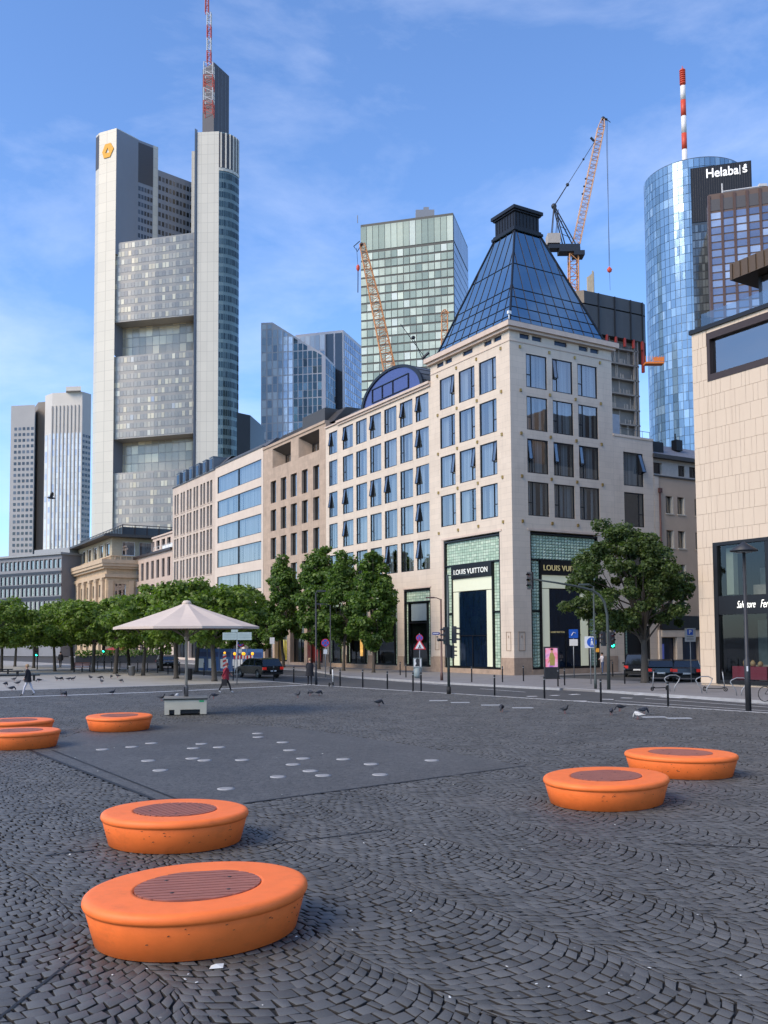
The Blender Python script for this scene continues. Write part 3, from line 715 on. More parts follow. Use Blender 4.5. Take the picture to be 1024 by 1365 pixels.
q = window_proto('L', 1.5, 3.0, None, False, .8, 'glass', 'trimdark')
for a in colsF:
    for z0,z1 in rF: put(q, FB, (.25,a,z0))
mb = MB(); 
for k in range(8): mb.tube([(.5,s0+.3+k*1.6,17.6),(.5,s0+.3+k*1.6,18.5)],.03,4)
mb.tube([(.5,s0+.3,18.5),(.5,s0+11.5,18.5)],.03,4); mb.box(.55,.6,s0+.3,s0+7,17.8,18.4); mb.build('terrace_railing', M['white'], FB)

# classical sandstone bank palace, its near corner standing forward
GB = thing('sandstone_palace', 'ochre sandstone classical building with pilasters and a flat dark overhanging roof', 'building', S(-5.15,104.2), TH)
LEN, WID = 39.5, 26
colsG = [3.3+i*4.55 for i in range(8)]
mb = MB()
opG = [(a,a+2.0,6.5,9.4,.5) for a in colsG]+[(a,a+2.0,10.6,12.8,.5) for a in colsG]+[(a,a+2.0,1.2,4.8,.6) for a in colsG]
wall(mb, 'L', 0, 0, LEN, 0, 16.9, opG)
opGR = [(a,a+1.9,6.5,9.4,.5) for a in (1.5,5.2,9,13,17)]+[(a,a+1.9,10.4,12.8,.5) for a in (1.5,5.2,9,13,17)]+[(a,a+1.9,1.2,4.8,.5) for a in (1.5,5.2,9,13,17)]
wall(mb, 'R', 0, 0, WID, 0, 16.9, opGR)
mb.face([(0,LEN,0),(WID,LEN,0),(WID,LEN,16.9),(0,LEN,16.9)])
mb.build('wall', M['sandstone'], GB)
mb = MB(); mb.box(.8,WID-.5,.8,LEN-.5,.2,16.8); mb.build('interior', M['darkroom'], GB)
mb = MB()
for k in range(9):
    y = 1.1+k*4.55
    mb.box(-.45,-.003,y,y+1.25,5.6,13.4); mb.box(-.55,-.003,y-.12,y+1.37,13.4,13.9); mb.box(-.55,-.003,y-.12,y+1.37,5.2,5.6)
for k,x in enumerate((.2,3.8,7.5,11.4,15.4)): mb.box(x,x+.9,-.3,-.003,5.6,13.4)
mb.build('pilaster', M['sandtrim'], GB)
mb = MB()
for (o, a, b) in ((.35,13.9,14.5),(.6,15.4,15.8),(.95,15.8,16.3),(1.1,16.3,16.95)): mb.box(-o,WID,-o,LEN+.3,a,b)
mb.box(-.7,WID,-.7,LEN+.2,4.7,5.2)
mb.build('entablature', M['sandtrim'], GB)
mb = MB()
oT = [(a-.35,a+2.75,17.9,20.4,.4) for a in colsG]
wall(mb, 'L', 1.2, 1.2, LEN-.8, 16.95, 21.0, oT); wall(mb, 'R', 1.2, 1.2, WID, 16.95, 21.0, [(a,a+2.3,17.9,20.4,.4) for a in (3,6,9,12,15,18,21)])
mb.build('attic_wall', mat('attic_stone',(.42,.36,.25),.8,var=.1), GB)
mb = MB(); mb.box(1.9,WID-.5,1.9,LEN-1.2,17,20.9); mb.build('interior', M['darkroom'], GB)
wq = window_proto('L', 3.1, 2.5, None, False, .6, 'glass', 'white', .14)
for a in colsG: put(wq, GB, (1.4,a-.35,17.9))
wq = window_proto('R', 2.3, 2.5, None, False, .6, 'glass', 'white', .12)
for a in (3,6,9,12,15,18,21): put(wq, GB, (a,1.4,17.9))
wq = window_proto('L', 2.0, 2.5, None, False, .5, 'glass', 'trimdark')
for a in colsG:
    put(wq, GB, (.3,a,6.7)); put(wq, GB, (.3,a,10.5))
wq = window_proto('R', 1.9, 2.5, None, False, .5, 'glass', 'white', .12)
for a in (1.5,5.2,9,13,17): put(wq, GB, (a,.3,6.7)); put(wq, GB, (a,.3,10.4))
mb = MB(); mb.box(-.7,WID,-.7,LEN,21.0,21.25); mb.box(-.4,WID,-.4,LEN-.3,21.25,21.5); mb.build('roof_slab', M['roofpanel'], GB)
mb = MB(); mb.box(3.5,WID,3.0,LEN-4,21.5,23.2); mb.build('roof_plant', mat('plant_glass',(.05,.06,.07),.3,.4), GB)
mb = MB()
k = 3.0
while k <= LEN-4: mb.box(3.4,3.49,k-.05,k+.05,21.5,23.6); k += 1.1
k = 3.5
while k < WID: mb.box(k-.06,k+.06,2.9,2.99,21.5,23.6); k += 2.2
mb.box(3.38,3.5,2.9,LEN-4,23.5,23.62); mb.box(3.4,WID,2.88,3.0,23.5,23.62); mb.build('roof_fence', M['trimdark'], GB)
mb = MB()
for k in range(9): mb.box(-.9,-.7,1.0+k*4.55,1.2+k*4.55,16.95,17.1)
for k in range(48): mb.box(1.0,1.12,1.3+k*.78,1.5+k*.78,17.0,17.7)
for k in range(24): mb.box(1.6+k*1.0,1.8+k*1.0,1.0,1.1,17.0,17.7)
mb.box(.98,1.14,1.2,LEN-1,17.7,17.85); mb.box(1.2,WID,.98,1.12,17.7,17.85); mb.build('balustrade', M['sandtrim'], GB)

# low wide office block at the far left
p0 = P(-40, 880, 190.0); p1 = P(80.5, 880, 176.0)
HX = Vector((p1.x-p0.x, p1.y-p0.y, 0)); LH = HX.length; aH = math.atan2(HX.y, HX.x)
HB = thing('dark_band_office', 'wide low office block with dark bands between rows of square windows', 'building', (p0.x,p0.y,0), aH)
mb = MB(); rowsH = [(3.2,5.6),(9.0,10.7),(11.7,13.4),(14.1,15.8),(17.0,18.8)]
nH = int(LH/1.25)
wall(mb, 'R', 0, 0, LH, 0, 19.6, [(.2+k*LH/nH,.2+k*LH/nH+.95,z0,z1,.25) for k in range(nH) for z0,z1 in rowsH])
mb.face([(LH,0,0),(LH,14,0),(LH,14,19.6),(LH,0,19.6)]); mb.build('wall', mat('grey_concrete',(.24,.24,.25),.8,var=.1,vscale=.5), HB)
mb = MB(); mb.box(0,LH-.3,.5,14,.2,19.4); mb.build('interior', M['darkroom'], HB)
mb = MB()
for z in (7.6,10.85,13.5,15.95): mb.box(-.1,LH+.05,-.12,-.003,z,z+(.7 if z < 13 else .5))
mb.build('dark_band', mat('dark_band',(.02,.024,.035),.4), HB)
mb = MB(); mb.box(-.3,LH+.3,-.5,14,19.6,20.0); mb.box(LH-13,LH-2.5,4,12,20.0,21.4); mb.tube([(LH-9,5,21.4),(LH-9,5,22.8)],.05,4); mb.build('roof', mat('grey_roof',(.32,.33,.33),.8), HB)
q = window_proto('R', .95, 1.7, None, False, .12, 'glass', 'zinc', .05); q2 = window_proto('R', .95, 2.4, None, False, .3, 'glass', 'zinc', .05)
for k in range(nH):
    for z0,z1 in rowsH: put(q2 if z0 < 4 else q, HB, (.2+k*LH/nH,.1,z0))

# ================================================================== cross street: tan house behind
TB = thing('tan_house', 'tan rendered house with small deep windows under a pale penthouse', 'house', S(15.96,0.05), TH)
mb = MB()
wins = [(1.45,13.85),(2.95,13.85),(2.93,10.8),(1.45,10.8),(2.9,7.8),(1.4,7.8),(2.9,4.9),(1.4,4.9),(5.2,13.85),(5.2,10.8),(7,13.85),(7,10.8)]
wall(mb, 'R', 0, 0, 12, 0, 17.05, [(a,a+.98,z,z+1.55,.45) for a,z in wins]+[(.55,2.2,.2,2.85,.5),(2.9,5.2,.2,2.85,.5)])
mb.build('wall', mat('tan_render',(.52,.39,.28),.85,var=.08,vscale=.8,bump=.15), TB)
mb = MB(); mb.box(-.01,.55,-.06,-.003,3.9,17.05); mb.build('corner_strip', M['stoneL'], TB)
for a,z in wins:
    mb = MB(); mb.box(a-.05,a+1.03,-.07,.1,z-.1,z-.003); mb.build('sill', mat('pale_sill',(.58,.52,.42),.8), TB)
    mb = MB(); mb.box(a+.86,a+.977,.003,.3,z,z+1.55); mb.build('jamb', mat('pale_sill',(.58,.52,.42),.8), TB)
q = window_proto('R', .98, 1.55, None, False, .6, 'glass', 'trimdark', .06)
for a,z in wins: put(q, TB, (a,.22,z))
mb = MB(); mb.box(.6,12,.7,9,.2,17); mb.build('interior', M['darkroom'], TB)
mb = MB(); wall(mb, 'R', .25, 0, 12, 17.1, 18.7, [(.15,1.35,17.35,18.35,.3),(3.45,4.35,17.35,18.35,.3),(4.9,5.8,17.35,18.35,.3),(7,7.9,17.35,18.35,.3)]); mb.build('penthouse', mat('pale_render',(.52,.48,.42),.8), TB)
q = window_proto('R', .9, 1.0, None, False, .6, 'glass', 'trimdark', .06)
for a in (.3,3.45,4.9,7): put(q, TB, (a,.35,17.35))
mb = MB(); mb.box(0,12,.8,8,17.2,18.6); mb.build('interior', M['darkroom'], TB)
mb = MB(); mb.box(-.02,12,-.12,.25,17.05,17.16); mb.box(-.1,12,-.2,9,18.7,19.05); mb.build('cornice', M['roofpanel'], TB)
mb = MB(); mb.face([(0,0,19.05),(12,0,19.05),(12,2.5,20.6),(0,2.5,20.6)]); mb.face([(0,2.5,20.6),(12,2.5,20.6),(12,9,20.8),(0,9,20.8)]); mb.face([(0,0,19.05),(0,2.5,20.6),(0,9,20.8),(0,9,19)])
mb.build('roof', mat('grey_tile',(.22,.22,.235),.7,var=.2,vscale=4,brick=(.3,.25,.02,.6,.5,.1)), TB)
mb = MB(); mb.box(.5,1.9,.5,1.6,19.3,20.3); mb.build('vent_box', M['blackmetal'], TB)
mb = MB(); mb.box(4.4,5.2,1.2,1.8,20,21.0); mb.tube([(4.6,1.5,21),(4.6,1.5,21.6)],.06,5); mb.build('chimney', M['blackmetal'], TB)
mb = MB(); mb.tube([(.62,-.12,16.0),(.62,-.12,4)],.07,6); mb.box(.45,.8,-.25,-.06,15.6,16.0); mb.build('downpipe', mat('rust_pipe',(.12,.05,.04),.5,.3), TB)
mb = MB(); mb.box(.3,6.5,-.3,-.02,3.55,4.75); mb.build('black_fascia', M['blackmetal'], TB)
mb = MB(); mb.box(0,.3,-.2,-.01,.0,3.5); mb.box(.3,6.2,-.25,-.01,2.9,3.5); mb.box(2.2,2.9,-.2,-.01,0,2.9); mb.build('stone_surround', M['stoneL'], TB)
mb = MB(); mb.box(.62,2.15,.2,.3,.2,2.8); mb.box(2.95,5.1,.2,.3,.2,2.8); mb.build('door', M['doorblue'], TB)
mb = MB(); mb.box(.32,.52,-.24,-.21,1.0,2.3); mb.build('house_sign', mat('sign_blue',(.12,.16,.55),.5), TB)

# ================================================================== near right: stone clad fashion house
FC = G(935.4, 912.6); fw_, fs_ = toS(FC)
XB = thing('clad_fashion_building', 'sand coloured panel clad building with black framed shop windows at the right edge', 'building', FC, TH)
M['clad'] = mat('clad_panel', (.65,.52,.39), .7, var=.04, vscale=.5, bump=.06)
LX = 46.0
add_stains(M['clad'], (.46,.33,.24), (1.2,1.2,.14), .52, .8, .35)
# courses of 1.03 m with panels of uneven widths: real 12 mm joints
def clad(mb, y0, y1, z0, z1, ops):
    r = random.Random(5); n = round((z1-z0)/1.03); 
    for i in range(n):
        a = z0+(z1-z0)*i/n+.008; b = z0+(z1-z0)*(i+1)/n-.008
        y = y1; 
        while y > y0+.05:
            w_ = r.choice((.32,.42,.5,.62,.75,.26)); yn = max(y-w_, y0)
            segs = [(a,b)]
            for (oy0,oy1,oz0,oz1) in ops:
                if oy0-.01 < (y+yn)/2 < oy1+.01:
                    ns = []
                    for (p,q) in segs:
                        if q <= oz0 or p >= oz1: ns.append((p,q)); continue
                        if p < oz0: ns.append((p,oz0))
                        if q > oz1: ns.append((oz1,q))
                    segs = ns
            for (p,q) in segs:
                if q-p > .03: mb.box(-.05+r.uniform(0,.004),-.003,yn+.007,y-.007,p,q)
            y = yn
big = (-LX+1,-1.13,18.38,21.5-.14); shop = (-LX+1,-1.15,.12,8.53)
mb = MB(); wall(mb, 'L', 0, -LX, 0, 0, 21.6, [(*shop,.5),(-LX+1,-1.13,18.38,21.36,.5)])
mb.face([(0,0,0),(50,0,0),(50,0,21.6),(0,0,21.6)]); mb.build('wall', mat('joint_backing',(.50,.40,.30),.9), XB)  # backing wall a little darker than the panels, shows in the joints
mb = MB()
for (y0,y1,ops) in ((-LX,-1.13,[(-LX+1,-1.13,18.38,21.36),(-LX+1,-1.15,.12,8.53)]),(-1.13,0.0,[])): clad(mb, y0, y1, .1, 21.6, ops)
for z in range(21): mb.box(0,17,.003,.04,z*1.03+.1,z*1.03+1.12)
mb.build('stone_cladding', M['clad'], XB)
mb = MB(); mb.box(4.0,17,-LX+.5,-.6,.05,8.8); mb.box(1.0,17,-LX+.5,-.6,8.8,18.0); mb.box(.5,4,-.8,-.6,.05,8.8); mb.box(1.2,17,-LX+.5,-.6,18.0,21.4); mb.build('interior', M['darkroom'], XB)
mb = MB(); mb.box(20,50,-14,-.4,21.6,27.5); mb.build('rear_block', mat('rear_render',(.20,.16,.13),.85), XB)
mb = MB(); mb.box(-.18,.3,-LX,.12,21.6,21.85); mb.box(0.3,18,-.3,.12,21.6,21.85); mb.build('parapet_cap', M['blackmetal'], XB)
mb = MB(); z0,z1 = 18.38,21.36; y0,y1=-LX+1,-1.13
mb.box(-.08,.35,y0,y1,z0,z0+.4); mb.box(-.08,.35,y0,y1,z1-.42,z1); mb.box(-.08,.35,y1-.22,y1,z0+.4,z1-.42)
for k in range(1,6): mb.box(-.02,.3,y1-k*7.5-.05,y1-k*7.5+.05,z0+.4,z1-.42)
p = mb.build('upper_window', M['trimdark'], XB)
mb = MB(); mb.face([(.2,y0,z0+.4),(.2,y1-.22,z0+.4),(.2,y1-.22,z1-.42),(.2,y0,z1-.42)]); mb.build('pane', M['glass'], p)
# rooms behind the shop front: floor, ceiling, wall panels and shelves
mb = MB(); mb.box(.45,4,-LX+.5,-.8,.1,.14); mb.box(.45,4,-LX+.5,-.8,4.5,4.9); mb.build('shop_floor', mat('shop_floor',(.22,.19,.15),.5,var=.1), XB)
r5 = random.Random(15); pc5 = [(.10,.20,.17),(.16,.22,.22),(.05,.07,.08),(.30,.30,.26),(.12,.09,.05),(.02,.02,.02)]
for fl, (za, zb) in enumerate(((.2,4.4),(5.0,8.4))):
    y = -1.6
    while y > -LX+2:
        w5 = r5.uniform(.5,1.3); mb = MB(); mb.box(3.3+r5.uniform(0,.5),3.95,y-w5+.05,y,za,za+(zb-za)*r5.uniform(.55,1)); mb.build('wall_panel', mat('shop_panel_%d'%r5.randrange(6),pc5[r5.randrange(6)],.5,var=.3,vscale=2), XB); y -= w5
    for k in range(8):
        mb = MB(); y = -2.2-k*3.1; mb.box(2.2,2.6,y-.9,y,za+.2,za+1.0); mb.build('counter', mat('shop_counter',(.35,.30,.24),.5,var=.2), XB)
mb = MB()
for k in range(14): mb.lathe([(.09,8.36),(.09,8.40)],(1.6,-2-k*1.7,0),8); mb.lathe([(.09,4.40),(.09,4.44)],(1.4,-2.4-k*1.7,0),8)
mb.build('fill_spot', mat('fill_glow',(1,.93,.8),.4,emit=18,var=0), XB)  # glowing discs added only to brighten the shop rooms
# shop front
mb = MB(); y0,y1,z0,z1 = -LX+1,-1.15,.12,8.53
mb.box(-.08,.4,y0,y1,z1-.2,z1); mb.box(-.08,.4,y1-.3,y1,z0,z1-.2); mb.box(-.08,.4,y0,y1-.3,z0,z0+.22); mb.box(-.06,.4,y0,y1-.3,4.2,5.3)
for k in range(1,9): mb.box(-.05,.4,y1-.3-k*3.4-.13,y1-.3-k*3.4+.13,z0+.22,z1-.2) if True else 0
p = mb.build('shop_front', M['blackmetal'], XB)
mb = MB(); mb.face([(.1,y0,z0),(.1,y1,z0),(.1,y1,z1),(.1,y0,z1)]); mb.build('pane', M['glassdark'], p)
mb = MB()
for k in range(3): mb.box(.45,.95,y1-.9-k*3.4-2.2,y1-.75-k*3.4,.4,1.15)
mb.build('display_plinth', mat('wine_plinth',(.30,.04,.06),.5), p)
mb = MB(); mb.box(.5,.9,y1-1.0,y1-.5,5.4,8.2); mb.build('curtain', mat('gallery_curtain',(.35,.36,.26),.8,var=.1), p)
mb = MB()
for k,(dy,h) in enumerate(((1.2,.4),(1.7,.35),(2.2,.3),(4.5,.35),(5.2,.5),(5.9,.4))):
    mb.lathe([(.02,0),(.14,.03),(.16,h*.6),(.06,h)],(.7,y1-.3-dy,1.16),10)
mb.build('handbag_display', mat('display_gold',(.45,.28,.12),.5,var=.3), p)
mb = MB(); mb.lathe([(.1,0),(.16,.5),(.12,.8),(.2,1.2),(.05,1.4),(.1,1.55),(.09,1.7),(.01,1.75)],(.8,y1-5.1,1.2),12); mb.build('mannequin', mat('display_red',(.7,.12,.05),.5,var=.5,vscale=4), p)
M['neon'] = mat('lit_script', (.9,.88,.8), .5, emit=.7, var=0)
text_mesh('lettering', 'Salvatore', .60, .01, M['neon'], p, onL(-.1, y1-1.62, 4.74), align='LEFT', shear=.4, spacing=1.0, xs=.56, bold=-.006)
text_mesh('lettering', 'Ferragamo', .66, .01, M['neon'], p, onL(-.1, y1-3.2, 4.74), align='LEFT', shear=.4, spacing=1.0, xs=.58, bold=-.006)
# set back top floor and glass balustrade
mb = MB(); mb.box(2.0,16,-LX+2,-3.6,21.85,24.5); mb.build('interior', M['darkroom'], XB)
mb = MB(); mb.face([(1.9,-LX+2,21.9),(1.9,-3.6,21.9),(1.9,-3.6,24.4),(1.9,-LX+2,24.4)]); mb.build('pane', M['glass'], XB).name = 'penthouse_glass'
mb = MB(); mb.box(.9,17,-LX+1,-2.2,24.5,25.5)
k = -2.4
while k > -LX+2: mb.box(.83,.9,k-.02,k+.02,24.55,25.45); k -= .55
mb.build('penthouse_eaves', mat('bronze_panel',(.10,.065,.04),.5,.3,var=.1,stretch=(1,4,1)), XB)
mb = MB(); mb.box(1.9,2.2,-3.7,-3.45,21.9,24.5); mb.build('penthouse_post', M['blackmetal'], XB)
mb = MB(); mb.face([(.5,-LX,21.85),(.5,-.3,21.85),(.5,-.3,22.9),(.5,-LX,22.9)]); mb.face([(.5,-.3,21.85),(6,-.3,21.85),(6,-.3,22.9),(.5,-.3,22.9)]); mb.build('glass_balustrade', glass_mat('clear_glass',(.8,.9,.95),.15,.02,.005), XB)
# ================================================================== skyline
def xy(p): return Vector((p.x, p.y, 0))
def onplane(u, v, p, q):
    """point where the sight line through a photo pixel meets the upright plane over the line p-q"""
    n = Vector((q.y-p.y, -(q.x-p.x), 0)); d = ray(u, v); t = (xy(p)-EYE).dot(n)/d.dot(n); return EYE+d*t
def grid_panes(p, q, z0, z1, nc, nr, fu=.8, fv=.7, out=.06, fv0=None, skip=None):
    """window panes on the upright rectangle p-q; each pane four corners; the outside is on the eye's side"""
    d = xy(q)-xy(p); L = d.length; d.normalize(); n = Vector((d.y, -d.x, 0))
    if n.dot(EYE-p) < 0: n = -n
    res = []; cw = L/nc; rh = (z1-z0)/nr; fv0 = (1-fv)/2 if fv0 is None else fv0
    for j in range(nr):
        for i in range(nc):
            if skip and skip(i, j): continue
            a = xy(p)+d*(cw*(i+(1-fu)/2))+n*out; b = xy(p)+d*(cw*(i+(1+fu)/2))+n*out
            za = z0+rh*(j+fv0); zb = za+rh*fv
            res.append([Vector((a.x,a.y,za)),Vector((b.x,b.y,za)),Vector((b.x,b.y,zb)),Vector((a.x,a.y,zb))])
    return res
def add_windows(root, quads, m, name='window', base=None):
    """the hundred that show largest are parts of their own, the rest one part"""
    off = root.location
    def px_area(qd):
        e = (qd[1]-qd[0]).length*(qd[3]-qd[0]).length; dd = (qd[0]-EYE).length; return -e/dd/dd
    qs = sorted(quads, key=px_area)
    if len(qs) <= 110: one, rest = qs, []
    else: one, rest = qs[:100], qs[100:]
    for qd in one:
        b = MB(); c = (qd[0]+qd[1])/2; b.face([v-c for v in qd]); o = b.build(name, m, root); o.location = c-off
    if rest:
        b = MB()
        for qd in rest: b.face([v-off for v in qd])
        o = b.build(name+'_field', m, root); o['kind'] = 'stuff'
def obj_rand(name, cols, rough=.15, metal=.6, tilt=.06, spec=.8, var=0.05):
    """panes: tone by island so that one mesh of panes and single panes both vary"""
    m = mat(name, (1,1,1), rough, metal, var=var, vscale=.15, island_cols=['L']+cols, tilt=tilt, spec=spec)
    nt = m.node_tree; N = nt.nodes; Lk = nt.links
    cr = [n for n in N if n.type == 'VALTORGB'][0]; geo = [n for n in N if n.type == 'NEW_GEOMETRY'][0]
    oi = N.new('ShaderNodeObjectInfo'); ad = N.new('ShaderNodeMath'); ad.operation = 'ADD'; fr = N.new('ShaderNodeMath'); fr.operation = 'FRACT'
    Lk.new(geo.outputs['Random Per Island'], ad.inputs[0]); Lk.new(oi.outputs['Random'], ad.inputs[1]); Lk.new(ad.outputs[0], fr.inputs[0])
    for l in list(Lk):
        if l.to_socket == cr.inputs[0]: Lk.remove(l)
    Lk.new(fr.outputs[0], cr.inputs[0])
    for n in N:
        if n.type == 'TEX_WHITE_NOISE':
            for l in list(Lk):
                if l.to_socket == n.inputs['W']: Lk.remove(l)
            Lk.new(fr.outputs[0], n.inputs['W'])
    return m
def tower(name, label, pts, z1, m, loc=None, group=None, part='wall'):
    loc = loc or xy(pts[0]); t = thing(name, label, 'skyscraper', loc, 0, group)
    b = MB(); b.prism([((p.x-loc.x), (p.y-loc.y)) for p in pts], 0, z1); b.build(part, m, t); return t
def solid(t, name, pts, z0, z1, m):
    b = MB(); b.prism([(p.x-t.location.x, p.y-t.location.y) for p in pts], z0, z1); return b.build(name, m, t)
def back(p, dist):   # move a point straight away from the camera
    d = xy(p); d.normalize(); return xy(p)+d*dist

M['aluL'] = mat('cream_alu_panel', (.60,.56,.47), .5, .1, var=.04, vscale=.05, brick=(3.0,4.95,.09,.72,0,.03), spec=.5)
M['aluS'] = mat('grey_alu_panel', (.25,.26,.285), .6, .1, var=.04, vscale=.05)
M['tealwall'] = mat('teal_glass_wall', (.17,.22,.21), .3, .4, var=.1, vscale=.1)
M['infill'] = mat('mauve_frame', (.47,.42,.355), .5, .2, var=.05, vscale=.1)
M['louvre'] = mat('dark_louvre', (.085,.078,.078), .5, .3, var=.1)
pane_cb = obj_rand('bank_pane', [(0,(.38,.34,.29)),(.4,(.48,.43,.35)),(.72,(.60,.52,.40)),(.88,(.80,.66,.44)),(.97,(.96,.82,.56)),(1,(.46,.48,.52))], .35, .25, .05)  # cream and gold tones put warm reflections into the pane colour
pane_dark = obj_rand('dark_pane', [(0,(.015,.018,.022)),(.6,(.04,.045,.05)),(1,(.12,.13,.15))], .15, .1, .03)
pane_teal = obj_rand('teal_pane', [(0,(.02,.035,.04)),(.5,(.05,.08,.08)),(1,(.12,.16,.155))], .15, .4, .04)
pane_sky = obj_rand('atrium_pane', [(0,(.42,.37,.28)),(.5,(.60,.50,.36)),(1,(.95,.78,.50))], .2, .2, .05)  # gold base tones imitate warm light mirrored in the garden panes

# --- the tall three sided bank tower --------------------------------------------------
ZB = 254.0
A_ = G(128.3,181.5,ZB); A2 = G(132.5,177.2,ZB); B_ = G(155.6,170.6,ZB); D1 = G(184.6,185.7,ZB); D2 = G(204.4,193.4,ZB); D3 = G(211,196,ZB)
BT = thing('bank_tower', 'tallest tower, cream metal pillars with a stepped glass infill and black top box', 'skyscraper', xy(B_))
o_ = BT.location
def sol(name, pts, z0, z1, m): return solid(BT, name, pts, z0, z1, m)
ZI = P(262.2,309.3,G(263.5,176.4,ZB).y+1).z-3; ZI -= 6; ZIa = ZI-4
pil = sol('left_pillar', [A2, B_, back(B_,26), back(A_,26), A_], 0, ZIa, M['aluL']); sol('left_pillar_top', [A2, B_, D1, back(D1,6), back(A_,22), A_], ZIa, ZB, M['aluL'])
b = MB(); nn = (xy(B_)-xy(A2)).normalized()
def strip(p, q, z0, z1, m, name, out=.08, root=BT):
    d = (xy(q)-xy(p)).normalized(); n = Vector((d.y,-d.x,0)); 
    if n.dot(EYE-p) < 0: n = -n
    bb = MB(); a = xy(p)+n*out-root.location; c = xy(q)+n*out-root.location
    bb.face([(a.x,a.y,z0),(c.x,c.y,z0),(c.x,c.y,z1),(a.x,a.y,z1)]); return bb.build(name, m, root)
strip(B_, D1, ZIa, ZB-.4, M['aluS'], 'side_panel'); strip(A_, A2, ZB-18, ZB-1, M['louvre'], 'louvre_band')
D1b = back(D1,6)
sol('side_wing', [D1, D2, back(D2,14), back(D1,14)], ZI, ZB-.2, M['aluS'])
sol('corner_fin', [D2, D3, back(D3,12), back(D2,12)], ZI, ZB-.1, M['aluL'])
strip(D1, D2, ZB-22, ZB-1.5, M['louvre'], 'louvre_band')
add_q = grid_panes(D1, D2, ZI+8, ZB-23, 5, 7, .72, .55)
E3 = onplane(257.5, 243.8, D2, D3); zl = E3.z
D4 = xy(D3); W1_ = onplane(262,245,D2,D3)
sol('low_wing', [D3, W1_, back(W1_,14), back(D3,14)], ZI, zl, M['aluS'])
add_q += grid_panes(D3, W1_, ZI+8, zl-2, 11, 8, .66, .52)
add_windows(BT, add_q, pane_dark)
# right pillar
E_ = G(263.5,176.4,ZB); F_ = G(292,175,ZB)
arc = [F_, G(298.5,175.7,ZB), G(304.5,177.3,ZB), G(309.5,179.2,ZB), G(313.5,181.6,ZB), G(316.5,184,ZB), G(318.8,186.6,ZB)]
sol('right_pillar', [E_, F_, back(F_,14), back(E_,22)], 0, ZB, M['aluL'])
cyl = sol('round_corner', [F_+Vector((.05,0,0))]+arc[1:]+[back(arc[-1],10), back(arc[-1],26), back(F_,26)], 0, ZB-.3, M['tealwall'])
qs = []; ls = MB()
for p, q in zip(arc[:-1], arc[1:]):
    qs += grid_panes(p, q, 40, ZB-20, 2, 41, .72, .62, .12)
    strip(p, q, ZB-18.5, ZB-.8, M['louvre'], 'louvre_band', .12)
    strip(p, q, ZB-20, ZB-18.5, M['aluL'], 'ledge', .3); f_ = MB(); c_ = p.lerp(q,.5)-o_; f_.box(c_.x-.35,c_.x+.35,c_.y-.6,c_.y+.3,ZB-18.5,ZB-.6); f_.build('fin', M['aluL'], BT)
add_windows(BT, qs, pane_teal)
E0 = G(259.8,171,ZB+1.5); sol('core_fin', [E0, E_+Vector((-.1,.5,0)), back(E_,20), back(E0,20)], 0, ZB+1.5, M['aluS'])
E5 = P(255.6,201.5,E0.y+14); E6 = P(260.5,201.5,E0.y+14); sol('rear_fin', [E5,E6,back(E6,5),back(E5,5)], 0, E5.z, M['aluL'])
# infill blocks between the pillars; their floors fall gently towards the left pillar
Fi = P(262.2,309.3,E_.y+1.0)
NS = 4; fr_ = [k/NS for k in range(NS+1)]
def fpt(f, v0, v1, dy=0.0):
    u = 153.0+(262.2-153.0)*f; Yf = (B_.y+1.6)*(1-f)+(E_.y+1.0)*f-3.5*math.sin(PI*f)*.6+dy
    return P(u, v0+(v1-v0)*f, Yf)
def row_pts(v0, v1, dy=0.0): return [fpt(f, v0, v1, dy) for f in fr_]
base_ = row_pts(324.5, 309.3); gx = [(p.x-o_.x, p.y-o_.y) for p in base_]
def block(name, vt, vb, m, dy=0.0, bk=14):
    T = row_pts(*vt, dy); Bt = row_pts(*vb, dy) if vb else None
    zt_ = [p.z for p in T]; zb_ = [p.z for p in Bt] if Bt else [0.0]*len(T)
    fx = [(p.x, p.y+dy) for p in [Vector((q[0],q[1],0)) for q in gx]]
    b = MB(); n = len(fx)
    V = [(x,y,z) for (x,y),z in zip(fx,zb_)]+[(x,y,z) for (x,y),z in zip(fx,zt_)]+[(x,y+bk,z) for (x,y),z in zip(fx,zb_)]+[(x,y+bk,z) for (x,y),z in zip(fx,zt_)]
    F = []
    for k in range(n-1): F += [(k,k+1,n+k+1,n+k),(n+k,n+k+1,3*n+k+1,3*n+k),(k,k+1,2*n+k+1,2*n+k),(2*n+k,2*n+k+1,3*n+k+1,3*n+k)]
    F += [(0,n,3*n,2*n),(n-1,2*n-1,4*n-1,3*n-1)]; b.idx(V,F); b.build(name, m, BT); return fx, zb_, zt_
def slope_panes(fx, zb_, zt_, nc, fh, fu, fv, out):
    res = []
    for k in range(len(fx)-1):
        p, q = Vector((*fx[k],0))+o_, Vector((*fx[k+1],0))+o_; d = q-p; n = Vector((d.y,-d.x,0)).normalized(); n = n if n.dot(EYE-p) > 0 else -n
        nr = max(1, round((zt_[0]-zb_[0])/fh))
        for i in range(nc):
            f0, f1 = (i+(1-fu)/2)/nc, (i+(1+fu)/2)/nc
            for j in range(nr):
                g0, g1 = (j+(1-fv)/2)/nr, (j+(1+fv)/2)/nr
                def zz(f, g): a = zb_[k]+(zb_[k+1]-zb_[k])*f; c = zt_[k]+(zt_[k+1]-zt_[k])*f; return a+(c-a)*g
                a, c = p+d*f0+n*out, p+d*f1+n*out
                res.append([Vector((a.x,a.y,zz(f0,g0))),Vector((c.x,c.y,zz(f1,g0))),Vector((c.x,c.y,zz(f1,g1))),Vector((a.x,a.y,zz(f0,g1)))])
    return res
qs = []
